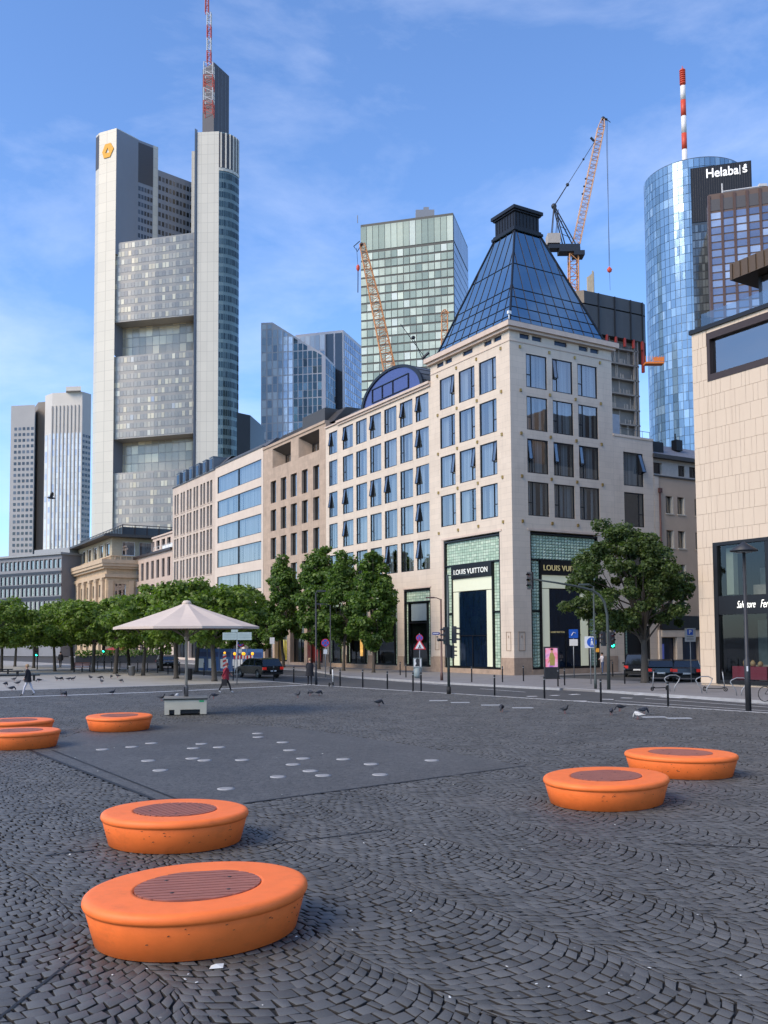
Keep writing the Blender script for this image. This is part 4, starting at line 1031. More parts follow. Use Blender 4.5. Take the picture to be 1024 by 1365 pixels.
for vt, vb in (((324.5,309.3),(430.2,419.8)),((475.9,466.4),(586,577.3)),((631,624),None)):
    fx, zb_, zt_ = block('infill_block', vt, vb, M['infill']); qs += slope_panes(fx, zb_, zt_, 6, 4.15, .86, .62, .1)
add_windows(BT, qs, pane_cb)
for vt, vb in (((428,418),(477,467.5)),((584,575),(632,625))):
    fx, zb_, zt_ = block('garden_wall', vt, vb, M['infill'], 9, 3); qs = slope_panes(fx, zb_, zt_, 3, 5.0, .94, .92, .1); add_windows(BT, qs, pane_sky, 'garden_pane')
    q0 = P(163.5,(vt[0]+vb[0])/2,B_.y+10.3)-o_; b = MB(); b.prism([(gx[0][0],gx[0][1]+.3),(q0.x,q0.y),(q0.x,q0.y+.8),(gx[0][0],gx[0][1]+10)], zb_[0]-1, zt_[0]+1); b.build('return_wall', M['aluS'], BT)
def zat(u, v, Y): return P(u, v, Y).z
# top box and the lattice mast
Kn = P(285.5,83,468); Kl = P(270.3,86.5,474); Kr = P(305.5,94.5,480); zk = Kn.z
sol('top_box', [Kn, Kr, Kl+(Kr-Kn), Kl], ZB-1, zk, M['louvre'])
for f in (.25,.5,.75):
    p = Kn.lerp(Kr, f); q = Kn.lerp(Kr, f+.02); strip(p, q, ZB, zk-1, M['aluS'], 'seam', .1)
# bank emblem: a ribbon made of six limbs round a triangle, flat yellow
M['yellow'] = mat('emblem_yellow', (.80,.38,.02), .6, var=.03)
ax_ = (xy(B_)-xy(A2)).normalized(); nrm_ = Vector((ax_.y,-ax_.x,0)); nrm_ = nrm_ if nrm_.dot(EYE-B_) > 0 else -nrm_
ec = xy(A2)*.5+xy(B_)*.5+nrm_*.35-ax_*.2; ez = zat(144,201,(A2.y+B_.y)/2)
def E2(x, y, k=0): q = ec+ax_*x*1.35+nrm_*k; return (q.x-o_.x, q.y-o_.y, ez+y*1.18)
b = MB(); R1, R2 = 3.0, 1.1
KE = 1.4
hexo = [(-2.2,-.3),(-.9,2.9),(1.6,2.9),(3.0,.3),(1.3,-3.0),(-1.4,-3.0)]
tri = [(-.75,-1.0),(.25,1.2),(1.0,-1.0)]
pairs = [(hexo[0],hexo[1],tri[1],tri[0]),(hexo[1],hexo[2],tri[1]),(hexo[2],hexo[3],tri[2],tri[1]),(hexo[3],hexo[4],tri[2]),(hexo[4],hexo[5],tri[0],tri[2]),(hexo[5],hexo[0],tri[0])]
for pr in pairs:
    b.face([E2(x,y) for x,y in pr]); b.face([E2(x,y,-.3) for x,y in pr])
for i in range(6):
    p, q = hexo[i], hexo[(i+1)%6]; b.face([E2(*p),E2(*q),E2(*q,-.3),E2(*p,-.3)])
b.build('emblem', M['yellow'], BT)
def lattice(mb, p0, p1, w0, w1, n, r, side=None):
    p0, p1 = Vector(p0), Vector(p1); d = (p1-p0).normalized()
    s_ = Vector((1,0,0)) if abs(d.x) < .9 else Vector((0,1,0)); a = (s_-d*s_.dot(d)).normalized(); b = d.cross(a)
    cs = [(-1,-1),(1,-1),(1,1),(-1,1)]
    def at(t, k): w = (w0+(w1-w0)*t)/2; return p0.lerp(p1, t)+a*cs[k][0]*w+b*cs[k][1]*w
    for k in range(4): mb.tube([at(0,k), at(1,k)], r, 4)
    for i in range(n):
        t0, t1 = i/n, (i+1)/n
        for k in range(4):
            j = (k+1)%4
            mb.tube([at(t0,k), at(t1,j)] if i%2 else [at(t0,j), at(t1,k)], r*.6, 3, False); mb.tube([at(t1,k), at(t1,j)], r*.6, 3, False)
M['mred'] = mat('mast_red', (.55,.10,.07), .6, var=.1); M['mwhite'] = mat('mast_white', (.62,.60,.58), .6, var=.1)
mt = P(278.5,154,462); MT = thing('lattice_mast', 'red and white lattice antenna mast rising from the black box of the tallest tower', 'antenna mast', mt)
for nm in ('red','white'):
    for k in range(8):
        if (k%2 == 0) != (nm == 'red'): continue
        w = 4.6 if k < 4 else 2.0; b = MB()
        lattice(b, (0,0,k*6.9), (0,0,(k+1)*6.9), w, w, 3, .22); b.build(nm+'_section', M['m'+nm], MT)
for nm, zs in (('red',(8,10)),('white',(9,11))):
    for k in zs: b = MB(); lattice(b, (-1.2,0,55.2+(k-8)*8), (-1.2,0,63.2+(k-8)*8), 1.7, 1.5, 4, .2); b.build(nm+'_section', M['m'+nm], MT)

# --- pale twin slabs at the far left ---------------------------------------------------
ZE = 154.0
e = [G(15,541,ZE-4), G(46.6,539.6,ZE-4), G(46.3,532.3,ZE), G(60.2,531,ZE), G(60.5,527.5,ZE), G(70,524,ZE), G(110,522,ZE), G(121.8,525.6,ZE)]
TT = thing('twin_slab_tower', 'pale twin slab tower with striped front at the far left of the skyline', 'skyscraper', xy(e[0]))
M['ribL'] = mat('pale_rib', (.60,.56,.50), .6, .1, var=.05, vscale=.1); M['ribG'] = mat('grey_rib', (.40,.39,.38), .7, var=.06, vscale=.1); M['brownface'] = mat('dark_brown', (.22,.19,.16), .7, var=.05)  # link core simply darker and browner than the slabs
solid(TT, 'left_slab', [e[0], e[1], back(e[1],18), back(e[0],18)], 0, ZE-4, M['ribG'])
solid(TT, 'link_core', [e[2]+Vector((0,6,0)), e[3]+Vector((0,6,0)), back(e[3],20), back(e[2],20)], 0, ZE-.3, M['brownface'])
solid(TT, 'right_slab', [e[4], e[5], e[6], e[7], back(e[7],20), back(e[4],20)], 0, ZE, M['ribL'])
qs = grid_panes(e[0].lerp(e[1],.12), e[1], 6, ZE-17, 5, 36, .62, .5, .1); qs += grid_panes(e[6].lerp(e[7],.04), e[7], 6, ZE-25, 3, 36, .72, .48, .1)
add_windows(TT, qs, pane_dark)
pane_gold = obj_rand('stripe_pane', [(0,(.62,.60,.56)),(.6,(.80,.78,.73)),(.9,(.50,.54,.62)),(1,(.40,.44,.52))], .2, .25, .03)
qs = []
for p, q, n in ((e[4],e[5],2),(e[5],e[6],8)): qs += grid_panes(p, q, 5, ZE-25, n, 36, .62, .96, .1)
add_windows(TT, qs, pane_gold, 'glass_bay')
b = MB(); d_ = (xy(e[6])-xy(e[5])); 
for k in range(9):
    p = xy(e[5])+d_*(k/8)-TT.location; b.box(p.x-.35,p.x+.35,p.y-.7,p.y+.1,0,ZE-8)
b.build('rib', M['ribL'], TT)
strip(e[4], e[7], ZE, ZE+.01, M['ribL'], 'crown', .1, TT)
solid(TT, 'roof_plant', [G(88,521,ZE), G(108,520.5,ZE), back(G(108,520.5,ZE),8), back(G(88,521,ZE),8)], ZE, ZE+2.6, M['ribL'])

# --- faceted glass tower with the sloping roof --------------------------------------
Ya, Yb = 486.0, 480.0
t1 = P(348.2,430.3,Ya); t2 = P(363.4,429.8,Ya-1); t3 = P(429.5,470.8,Yb); t3b = P(434,474.5,Yb+.5); t4 = P(447,487.5,495)
FT = thing('sloped_roof_tower', 'faceted glass tower with a sloping roof line and thin pale ribs', 'skyscraper', xy(t1)); o2 = FT.location
def loc2(p): return (p.x-o2.x, p.y-o2.y)
M['rib'] = mat('pale_stone_rib', (.66,.60,.58), .6, var=.04); M['darkglass'] = mat('dark_glass', (.025,.035,.045), .08, .3, var=.3, vscale=.05, spec=.9)
b = MB(); b.prism([loc2(t1),loc2(t2),loc2(t3),loc2(t3b),loc2(t4),loc2(back(t4,10)),loc2(back(t1,30))], 0, [t1.z,t2.z,t3.z,t3b.z,t4.z,t4.z,t1.z]); b.build('wall', M['rib'], FT)
s1_ = P(394,446,508); s2_ = P(433,441.5,503); s3_ = P(457.5,439.8,500); s4_ = P(481.6,462,528)
b = MB(); b.prism([loc2(s1_),loc2(s2_),loc2(s3_),loc2(s4_),loc2(back(s4_,10)),loc2(back(s1_,20))], 0, s3_.z); b.build('rear_block', M['rib'], FT)
pane_ft = obj_rand('faceted_pane', [(0,(.36,.45,.54)),(.35,(.52,.60,.68)),(.6,(.74,.79,.82)),(.8,(.93,.93,.91)),(1,(.96,.96,.95))], .12, .2, .04)  # near-white tones stand in for bright clouds mirrored in the glass
qs = []; n1 = 12
def slope_grid(p, q, ztp, ztq, nc, rows, fu, split=None):
    d = xy(q)-xy(p); out = []
    for i in range(nc):
        f0, f1 = (i+(1-fu)/2)/nc, (i+(1+fu)/2)/nc
        for (z0, z1) in rows:
            za, zb = ztp+(ztq-ztp)*f0-1.2, ztp+(ztq-ztp)*f1-1.2
            if z0+.8 > min(za, zb): continue
            n = Vector((d.y,-d.x,0)).normalized(); n = n if n.dot(EYE-p) > 0 else -n
            a = xy(p)+d*f0+n*.12; c = xy(p)+d*f1+n*.12
            out.append([Vector((a.x,a.y,z0)),Vector((c.x,c.y,z0)),Vector((c.x,c.y,min(z1,zb))),Vector((a.x,a.y,min(z1,za)))])
    return out
rws = []; z = t3.z-11-12.8*12
while z < t1.z: 
    for k in range(3): rws.append((z+k*4.27+(.5 if k == 0 else .12), z+(k+1)*4.27-.12))
    z += 12.8
mid = t1.lerp(t3, .53)
qs = slope_grid(t1, t2, t1.z, t2.z, 2, rws, .72)
zmid = t2.z+(t3.z-t2.z)*.42; tm = t2.lerp(t3, .42); 
qs += slope_grid(t2, tm, t2.z, zmid, 4, rws, .74)
add_windows(FT, qs, pane_ft)
pane_fd = obj_rand('faceted_dark_pane', [(0,(.015,.03,.035)),(.5,(.05,.10,.12)),(.8,(.02,.03,.03)),(1,(.14,.2,.22))], .08, .5, .12)
qs = slope_grid(tm, t3, zmid, t3.z, 6, rws, .78)
qs += slope_grid(t3b, t4, t3b.z, t4.z, 4, rws, .8)
add_windows(FT, qs, pane_fd, 'dark_window')
qs = grid_panes(s1_, s2_, 90, s2_.z-1.5, 6, 9, .88, .92, .12); add_windows(FT, qs, pane_ft, 'rear_window')
strip(s2_.lerp(s3_,.04), s2_.lerp(s3_,.48), 60, s3_.z-1.5, M['darkglass'], 'dark_slot', .12, FT); strip(s2_.lerp(s3_,.56), s2_.lerp(s3_,.95), 60, s3_.z-1.5, M['darkglass'], 'dark_slot', .12, FT)
pane_side = obj_rand('side_pane', [(0,(.22,.24,.30)),(.5,(.32,.34,.40)),(1,(.50,.50,.55))], .1, .6, .03)
qs = grid_panes(s3_.lerp(s4_,.06), s4_, 60, s3_.z-1.5, 9, 26, .8, .8, .12); add_windows(FT, qs, pane_side, 'side_window')

# --- green glass tower ------------------------------------------------------------------
Yg = 330.0; g0 = P(604,283.6,Yg); ZG = g0.z; gl_ = G(480.8,299.9,ZG); gr_ = G(623.5,329,ZG)
GT = tower('green_glass_tower', 'green glass office tower with dark floor bands behind the blue domed gable', [g0, gr_, gl_+(gr_-g0), gl_], ZG, mat('green_frame',(.075,.075,.065),.5,.2,var=.1), xy(g0))
pane_g = obj_rand('green_pane', [(0,(.25,.29,.21)),(.3,(.34,.38,.27)),(.6,(.46,.49,.35)),(.85,(.60,.62,.44)),(1,(.66,.66,.52))], .22, .25, .03, var=.25)  # pale tones hold the bright sky reflection in the base colour
pane_g2 = obj_rand('green_side_pane', [(0,(.10,.15,.19)),(.5,(.14,.20,.25)),(1,(.20,.27,.32))], .15, .4, .02)  # darker copy for the side face turned away from the light
nrg = 44
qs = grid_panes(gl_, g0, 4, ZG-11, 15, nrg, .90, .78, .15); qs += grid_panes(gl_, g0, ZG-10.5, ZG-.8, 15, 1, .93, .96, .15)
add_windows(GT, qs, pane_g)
qs = grid_panes(g0, gr_, 4, ZG-11, 14, nrg, .94, .9, .15); qs += grid_panes(g0, gr_, ZG-10.5, ZG-.8, 14, 1, .94, .95, .15)
add_windows(GT, qs, pane_g2, 'side_window')
r0 = G(570,283.5,ZG); b = MB(); p = xy(r0)-GT.location+Vector((0,8,0)); b.box(p.x-4,p.x+3,p.y,p.y+5,ZG,ZG+5); b.box(p.x-1,p.x+1,p.y+1,p.y+3,ZG+5,ZG+6.5)
b.tube([(p.x-26,p.y,ZG),(p.x-26,p.y,ZG+3)],.15,4); b.build('roof_plant', M['aluS'], GT)

# --- small dark block beside the tall tower ---------------------------------------------
k0 = P(333.7,553.5,300); k1 = P(316,545,296); k2 = P(352.6,565.5,318)
KT = tower('dark_office_block', 'small near black office block just right of the tall bank tower', [k1, k0, k2, back(k2,10), back(k1,14)], k0.z, mat('black_cladding',(.018,.018,.02),.4,.2,var=.3,vscale=.2), xy(k0))
add_windows(KT, grid_panes(k1,k0,20,k0.z-14,4,12,.85,.4,.1), obj_rand('black_pane',[(0,(.03,.03,.035)),(1,(.10,.11,.12))],.3,.1,.02))

# --- tower under construction --------------------------------------------------------------
Yc = 200.0; c0 = P(778.5,386.8,Yc); ZC = c0.z; cr_ = G(857.2,403.9,ZC); cl_ = G(760,388.5,ZC+0); cr2 = G(859.8,406,ZC)
zc1 = onplane(857.5,456,c0,cr_).z; 
CT = thing('unfinished_tower', 'unfinished concrete tower with black hoarding panels round its top floors', 'skyscraper', xy(c0))
cj = zc1+ (ZC-zc1)*.66
M['hoard'] = mat('black_hoarding', (.06,.062,.065), .55, .15, var=.2, vscale=.4, stretch=(1,1,.2)); M['conc'] = mat('raw_concrete', (.22,.20,.18), .9, var=.15, vscale=.5, bump=.2)
cb_ = [c0, cr_, cr2, back(cr2,18), back(cl_,18), cl_]
solid(CT, 'upper_hoarding', cb_, cj+.3, ZC, M['hoard'])
inn = lambda p: back(p, .6)
solid(CT, 'joint_ring', [inn(p) for p in cb_], cj, cj+.3, M['blackmetal']); solid(CT, 'lower_hoarding', cb_, zc1, cj, M['hoard'])
strip(cl_, c0, cj+.3, ZC, mat('wood_hoarding',(.28,.22,.16),.8,var=.2), 'timber_panel', .06, CT)
b = MB()
for f in (.24,.51,.78,.985):
    p = c0.lerp(cr_, f)-CT.location; b.box(p.x-.12,p.x+.12,p.y-.25,p.y+.3,zc1,ZC)
b.build('panel_joint', M['blackmetal'], CT)
dcc = (xy(cr_)-xy(c0)); lcc = dcc.length; dcc.normalize(); ncc = Vector((-dcc.y, dcc.x, 0)); ncc = ncc if ncc.y > 0 else -ncc
b = MB(); Mc = Matrix.Rotation(math.atan2(dcc.y,dcc.x),3,'Z')
def cbx(x0, x1, y0, y1, z0, z1): b.tbox(dcc*((x0+x1)/2)+ncc*((y0+y1)/2)+Vector((0,0,(z0+z1)/2)), (x1-x0,y1-y0,z1-z0), Mc)
z = zc1-2.2; k = 0; L0 = lcc*.93
while z > 5:
    cbx(0, L0, .4, 14, z-.35, z); z -= 3.45
for x in (0.3, 3.2, 6.8, L0-.4, L0-1.6 if False else L0-1.3): cbx(x-.22, x+.22, .4, .9, 0, zc1); cbx(x-.22, x+.22, 6, 6.5, 0, zc1)
cbx(.5, L0-.2, 1.6, 13.5, 0, zc1-.1)
b.build('concrete_frame', M['conc'], CT)
b = MB(); rr_ = random.Random(3); z = zc1-2.2
while z > 5:
    for k in range(26):
        x = rr_.uniform(.5, L0-.6); b.tube([dcc*x+ncc*.7+Vector((0,0,z)), dcc*x+ncc*.7+Vector((0,0,z+rr_.choice((1.0,1.1,3.0))))], .05, 4)
    z -= 3.45
b.build('prop', mat('steel_prop',(.35,.33,.30),.6,.3), CT)
b = MB()
for k in range(7):
    x = (k+.4)/6.6*lcc; cbx(x-.22, x+.22, -.2, .3, zc1-1.9, zc1+.1)
cbx(lcc-.2, lcc+.3, .2, .8, zc1-7, zc1)
b.build('climbing_bracket', mat('bracket_red',(.34,.04,.03),.6,var=.2), CT)
pA = P(859,481,206); pB = P(883.5,477,206); b = MB(); b.box(pA.x-CT.location.x,pB.x-CT.location.x,pA.y-CT.location.y-1.0,pA.y-CT.location.y+1.0,pA.z-.9,pA.z-.5)
for k in range(9):
    x = pA.x+(pB.x-pA.x)*k/8-CT.location.x; b.tube([(x,pA.y-CT.location.y-1.0,pA.z-.5),(x,pA.y-CT.location.y-1.0,pA.z+.8)],.06,4)
b.box(pA.x-CT.location.x+1.8,pB.x-CT.location.x,pA.y-CT.location.y-1.05,pA.y-CT.location.y-.98,pA.z-.4,pA.z+.5); b.build('loading_platform', mat('platform_orange',(.75,.20,.03),.6,var=.2), CT)
q_ = P(787.5,388,212); STK = thing('shaft_stub', 'pale timber shuttered shaft stub poking up beside the crane mast', 'shaft', (q_.x,q_.y,q_.z-3)); b = MB()
b.prism([(-.75,-.6),(.75,-.6),(.75,.6),(-.75,.6)],0,[6.2,7.4,7.0,6.6]); b.prism([(.2,-.75),(.6,-.75),(.6,-.62),(.2,-.62)],0,7.6); b.build('formwork', mat('timber',(.45,.38,.28),.8,var=.25,vscale=3,stretch=(3,3,.4)), STK)

# --- round glass tower with mast --------------------------------------------------------
ZH = 206.0; hc = xy(P(923,212,399)); RH = 21.3
HT = thing('round_glass_tower', 'round blue glass tower topped by a ring and a striped mast', 'skyscraper', hc)
pane_h = obj_rand('blue_pane', [(0,(.14,.25,.37)),(.3,(.17,.29,.42)),(.7,(.21,.35,.49)),(.94,(.30,.45,.58)),(1,(.42,.56,.66))], .15, .38, .03)
b = MB(); b.lathe([(RH-.15,0),(RH-.15,ZH)], (0,0,0), 72); b.build('wall', mat('steel_frame',(.10,.13,.16),.4,.5), HT)
qs = []; n = 60
for k in range(n):
    a0, a1 = 2*PI*(k+.04)/n, 2*PI*(k+.96)/n
    if math.sin((a0+a1)/2) > .15: continue
    p = hc+Vector((math.cos(a0),math.sin(a0),0))*RH; q = hc+Vector((math.cos(a1),math.sin(a1),0))*RH
    j = 0; z = ZH-.4; r_ = random.Random(k)
    while z > 70:
        h = 3.7 if (j+k)%2 else 3.7
        z0 = z-h+.14
        split = r_.random() < .35
        if split:
            m_ = p.lerp(q, .5); qs += [[Vector((p.x,p.y,z0)),Vector((m_.x,m_.y,z0)),Vector((m_.x,m_.y,z)),Vector((p.x,p.y,z))],[Vector((m_.x,m_.y,z0+.1)),Vector((q.x,q.y,z0+.1)),Vector((q.x,q.y,z)),Vector((m_.x,m_.y,z))]]
        else: qs.append([Vector((p.x,p.y,z0)),Vector((q.x,q.y,z0)),Vector((q.x,q.y,z)),Vector((p.x,p.y,z))])
        z -= 3.7; j += 1
add_windows(HT, qs, pane_h)
ap = P(912,204,399); b = MB(); ax0, ay0 = ap.x-hc.x, 0.0
b.lathe([(7.5,ZH),(7.5,ZH+1.2)],(3,4,0),32); b.lathe([(9.2,ZH+3.4),(10.2,ZH+3.4),(10.2,ZH+5.6),(9.2,ZH+5.6),(9.2,ZH+3.4)],(4,2,0),40,cap=False)
for k in range(12): b.tube([(4+9.5*math.cos(k*PI/6),2+9.5*math.sin(k*PI/6),ZH),(4+9.5*math.cos(k*PI/6),2+9.5*math.sin(k*PI/6),ZH+4)],.18,4)
b.build('crown_ring', mat('ring_steel',(.22,.28,.34),.4,.5), HT)
am = P(912.5,197,395); MS = thing('striped_mast', 'red and white striped broadcasting mast on the round glass tower', 'antenna mast', (am.x,am.y,ZH))
htop = P(910.6,96,397).z-ZH; zz = [0,.20,.36,.53,.69,.83,1.0]
for k in range(6):
    b = MB(); r0 = 1.15 if k < 5 else .8; z0, z1 = 3+(htop-3)*zz[k] if k else 0, 3+(htop-3)*zz[k+1]
    b.lathe([(r0,z0),(r0,z1)],(0,0,0),14)
    if k == 5:
        for z in np.linspace(z0+1, z1-1, 7): b.lathe([(1.35,z),(1.35,z+.5)],(0,0,0),10)
        b.lathe([(.2,z1),(.15,z1+1.5)],(0,0,0),6)
    b.build('red_section' if k%2 else 'white_section', M['mast_r'] if k%2 and 'mast_r' in M else (mat('mast_bright_red',(.62,.07,.03),.5,var=.08) if k%2 else mat('mast_bright_white',(.75,.72,.68),.5,var=.06)), MS)
# square shaft with the black sign
l0 = G(920.3,224.8,198); l1 = G(1001.3,213.8,198)
SS = thing('sign_tower', 'square tower with a black top bearing white lettering, right of the round glass tower', 'skyscraper', xy(l0)); o3 = SS.location
solid(SS, 'wall', [l0,l1,back(l1,12),back(l0,12)], 0, 198, mat('grey_glass_wall',(.085,.09,.09),.2,.5,var=.2,vscale=.1))
zs_ = onplane(922,297.4,l0,l1).z; strip(l0,l1,zs_,197.9,M['blackmetal'],'sign_panel',.25,SS)
dd = (xy(l1)-xy(l0)); ld = dd.length; dd.normalize(); nd = Vector((dd.y,-dd.x,0)); nd = nd if nd.dot(EYE-l0) > 0 else -nd
b = MB(); 
for k in range(1,26): 
    p = dd*(ld*k/26)+nd*.3; b.tube([(p.x,p.y,zs_),(p.x,p.y,197.5)],.06,4)
b.build('seam', mat('seam_grey',(.03,.03,.035),.5), SS)
qs = grid_panes(l0, l1, 80, zs_-1, 20, 28, .86, .84, .15); add_windows(SS, qs, obj_rand('grey_pane',[(0,(.06,.075,.08)),(.5,(.12,.14,.145)),(1,(.22,.25,.25))],.1,.6,.03))
M['signpure'] = mat('sign_white', (.85,.85,.85), .5, var=0, emit=.35)
tc_ = onplane(965,229.5,l0,l1); MTt = Matrix(((dd.x,0,nd.x,0),(dd.y,0,nd.y,0),(0,1,0,0),(0,0,0,1)))
def sgn(u, v): q = onplane(u,v,l0,l1)+nd*.5; return Matrix.Translation((q.x-o3.x,q.y-o3.y,q.z)) @ MTt
text_mesh('lettering', 'Helaba', 5.4, .2, M['signpure'], SS, sgn(962.5,230.2), xs=.86, bold=.05)
b = MB(); q = onplane(986.3,227,l0,l1)+nd*.5-o3; b.tube([(q.x,q.y,q.z-2),(q.x,q.y,q.z+2)],.13,4); b.build('sign_stroke', M['signpure'], SS)
text_mesh('lettering', 'S', 3.4, .2, M['signpure'], SS, sgn(992.8,227.2), xs=1.25, bold=.05)
q = onplane(993.4,221.2,l0,l1)+nd*.5-o3; b = MB(); b.lathe([(.02,-.7),(.7,0),(.02,.7)],(q.x,q.y,q.z),8); b.build('emblem_dot', M['signpure'], SS)

# --- brown grid tower ---------------------------------------------------------------------
b0 = P(944.6,259.7,340); ZR = b0.z; b1 = G(1030,247.0,ZR); bl = P(941.5,262,352)
BR = tower('brown_grid_tower', 'brown metal grid tower with bluish windows at the right edge', [bl, b0, b1, back(b1,25), back(bl,25)], ZR, mat('brown_frame',(.13,.085,.065),.55,.3,var=.08), xy(b0))
qs = grid_panes(b0, b1, ZR-7.2, ZR-1.6, 5, 1, .80, .8, .15); add_windows(BR, qs, M['louvre'], 'plant_louvre')
qs = grid_panes(b0, b1, ZR-7.2-2.92*36, ZR-7.2, 5, 36, .82, .80, .15)
pane_b = obj_rand('brown_tower_pane', [(0,(.12,.14,.20)),(.4,(.19,.22,.30)),(.7,(.28,.32,.40)),(1,(.46,.50,.56))], .15, .45, .03, var=.2)
add_windows(BR, qs, pane_b)
b = MB(); dB = (xy(b1)-xy(b0)); 
for k in range(6):
    p = dB*(k/5); b.box(p.x-.45,p.x+.45,p.y-.55,p.y+.3,20,ZR-.5)
b.build('mullion', mat('brown_mullion',(.15,.09,.07),.55,.3), BR)
p = dB*.25; b = MB(); b.tube([(p.x,p.y+2,ZR+1.2),(p.x+16,p.y+2,ZR+3.4)],.35,5); b.box(p.x+14,p.x+17,p.y+1.5,p.y+3,ZR+3.2,ZR+4.2); b.tube([(p.x,p.y+2,ZR),(p.x,p.y+2,ZR+4.5)],.25,5); b.tube([(p.x+10,p.y+2,ZR),(p.x+12,p.y+2,ZR+2.8)],.2,5); b.build('facade_hoist', M['mwhite'], BR)

# --- cranes -----------------------------------------------------------------------------
M['corange'] = mat('crane_orange', (.58,.26,.10), .6, var=.15); M['cpink'] = mat('crane_pale_orange', (.60,.36,.24), .6, var=.15); M['csteel'] = mat('crane_dark_steel', (.03,.035,.045), .5, .4)
Yk = 218.0
base = P(764,388,Yk); CRN = thing('luffing_crane', 'orange luffing tower crane with a raised jib above the unfinished tower', 'tower crane', (base.x,base.y,base.z-12))
def cl(u, v, Y=Yk): p = P(u, v, Y); return p-CRN.location
b = MB(); lattice(b, (0,0,0), cl(764.3,340), 2.1, 2.1, 11, .16); b.build('mast', M['corange'], CRN)
b = MB(); a, c = cl(731,327), cl(772,331); b.box(a.x,c.x,-1.3,1.3,a.z-1.2,a.z-.2); b.box(a.x+2.4,c.x,-1.5,1.5,a.z-2.1,a.z-1.1); b.box(cl(757,0).x,cl(771,0).x,-1.6,1.6,a.z-3,a.z-1.9)
at_ = cl(738.5,275)
for sy in (-1,1):
    b.tube([cl(766,327)+Vector((0,sy,0)), at_+Vector((0,sy*.5,0))],.16,5); b.tube([cl(752,327)+Vector((0,sy,0)), at_+Vector((0,sy*.5,0))],.16,5); b.tube([cl(735.5,314)+Vector((0,sy,0)), at_+Vector((0,sy*.4,0))],.1,4); b.tube([cl(741.5,314)+Vector((0,sy,0)), at_+Vector((1,sy*.4,-1))],.07,4)
for t in (.2,.4,.6,.8): b.tube([cl(766,327).lerp(at_,t), cl(752,327).lerp(at_,min(1,t+.1))],.08,4)
b.ball(at_,.7,8,5); b.build('machine_deck', M['csteel'], CRN)
b = MB(); a, c = cl(729,327), cl(745.5,314); b.box(a.x,c.x,-1.5,1.5,a.z,c.z); b.build('counterweight', mat('counterweight_grey',(.42,.38,.34),.8,var=.15), CRN)
jb, jt = cl(768,326), cl(804,158); b = MB(); lattice(b, jb, jb.lerp(jt,.93), 1.7, 1.5, 30, .11); lattice(b, jb.lerp(jt,.93), jt, 1.5, .5, 3, .1); b.build('jib', M['cpink'], CRN)
b = MB(); b.tube([jt, jt+Vector((1.0,0,-.3))],.3,5); b.ball(jt,.5,8,5); b.tube([jt+Vector((.3,0,.3)), jt+Vector((1.8,0,-1.0))],.1,4); b.tube([jb.lerp(jt,.82)+Vector((-1.0,0,0)), jb.lerp(jt,.82)+Vector((-1.8,0,.9))],.3,5)
for t in (.40,.46,.52): b.ball(jb.lerp(jt,t)+Vector((-1.1,0,0)),.25,6,4)
b.build('jib_head', M['csteel'], CRN)
b = MB(); tp = jb.lerp(jt,.82)+Vector((-.8,0,0)); md = at_.lerp(tp,.33)
for dy in (-.4,.4): b.tube([at_+Vector((0,dy,0)), md+Vector((0,dy,0))],.09,4)
b.tube([md,tp],.07,4); b.ball(md,.45,6,4); b.ball(at_.lerp(tp,.72),.3,6,4); b.tube([jb+Vector((-1,0,0)), tp+Vector((0,0,-1))],.04,4); b.build('pendant', M['csteel'], CRN)
hk = cl(812.6,360); b = MB(); b.tube([jt+Vector((1.0,-.1,-.5)), hk+Vector((-.1,0,1))],.045,4); b.tube([jt+Vector((.7,.1,-.5)), hk+Vector((.1,0,1))],.045,4); b.tube([hk, hk+Vector((.05,0,-5))],.04,4); b.build('hoist_rope', M['csteel'], CRN)
b = MB(); b.lathe([(.05,-.7),(.5,-.4),(.65,.2),(.3,.6),(.05,.9)],hk,10,1,.6); b.build('hook_block', M['mast_bright_red'] if 'mast_bright_red' in M else MATS['mast_bright_red'], CRN)

Y2 = 255.0; bs = P(522,492,Y2); C2 = thing('slanting_crane_jib', 'slanting orange lattice crane jib in front of the green glass tower', 'tower crane', bs)
def c2(u, v): return P(u, v, Y2)-bs
b = MB(); lattice(b, (0,0,-3), c2(500,400), 3.4, 2.6, 14, .15); lattice(b, c2(500,400), c2(483,326), 2.6, 1.5, 12, .14); b.build('jib', M['corange'], C2)
b = MB(); hd = c2(482,326); b.tube([hd+Vector((-.5,0,1)),hd+Vector((-2.2,0,-.5)),hd+Vector((-1.2,0,-2)),hd],.14,4); b.ball(hd,.6,8,5); b.build('jib_head', M['csteel'], C2)
b = MB(); hk = c2(477.4,357); b.tube([hd+Vector((-1.4,0,-1)), hk],.06,4); b.tube([hk, c2(477.2,390)],.13,4); b.build('hoist_rope', M['csteel'], C2)
b = MB(); b.lathe([(.05,-1.2),(.5,-.4),(.5,.5),(.05,1)],hk,8); b.build('hook_block', MATS['mast_bright_red'], C2)
b = MB(); b.tube([c2(534,432),c2(566,476)],.1,4); b.tube([c2(551,450),c2(566,485)],.1,4); b.ball(c2(551,450),.6,6,4); b.tube([c2(563,478),c2(572,470)],.4,5); b.build('stay', M['csteel'], C2)
Y3 = 262.0; b3 = P(592,474,Y3); C3 = thing('small_crane_mast', 'short orange lattice crane mast beside the glass pyramid', 'tower crane', b3)
b = MB(); lattice(b, (0,0,-4), P(593,420,Y3)-b3, 1.9, 1.7, 10, .13); lattice(b, P(593,420,Y3)-b3, P(592.5,413,Y3)-b3, 2.4, .6, 2, .12); b.build('mast', M['corange'], C3)
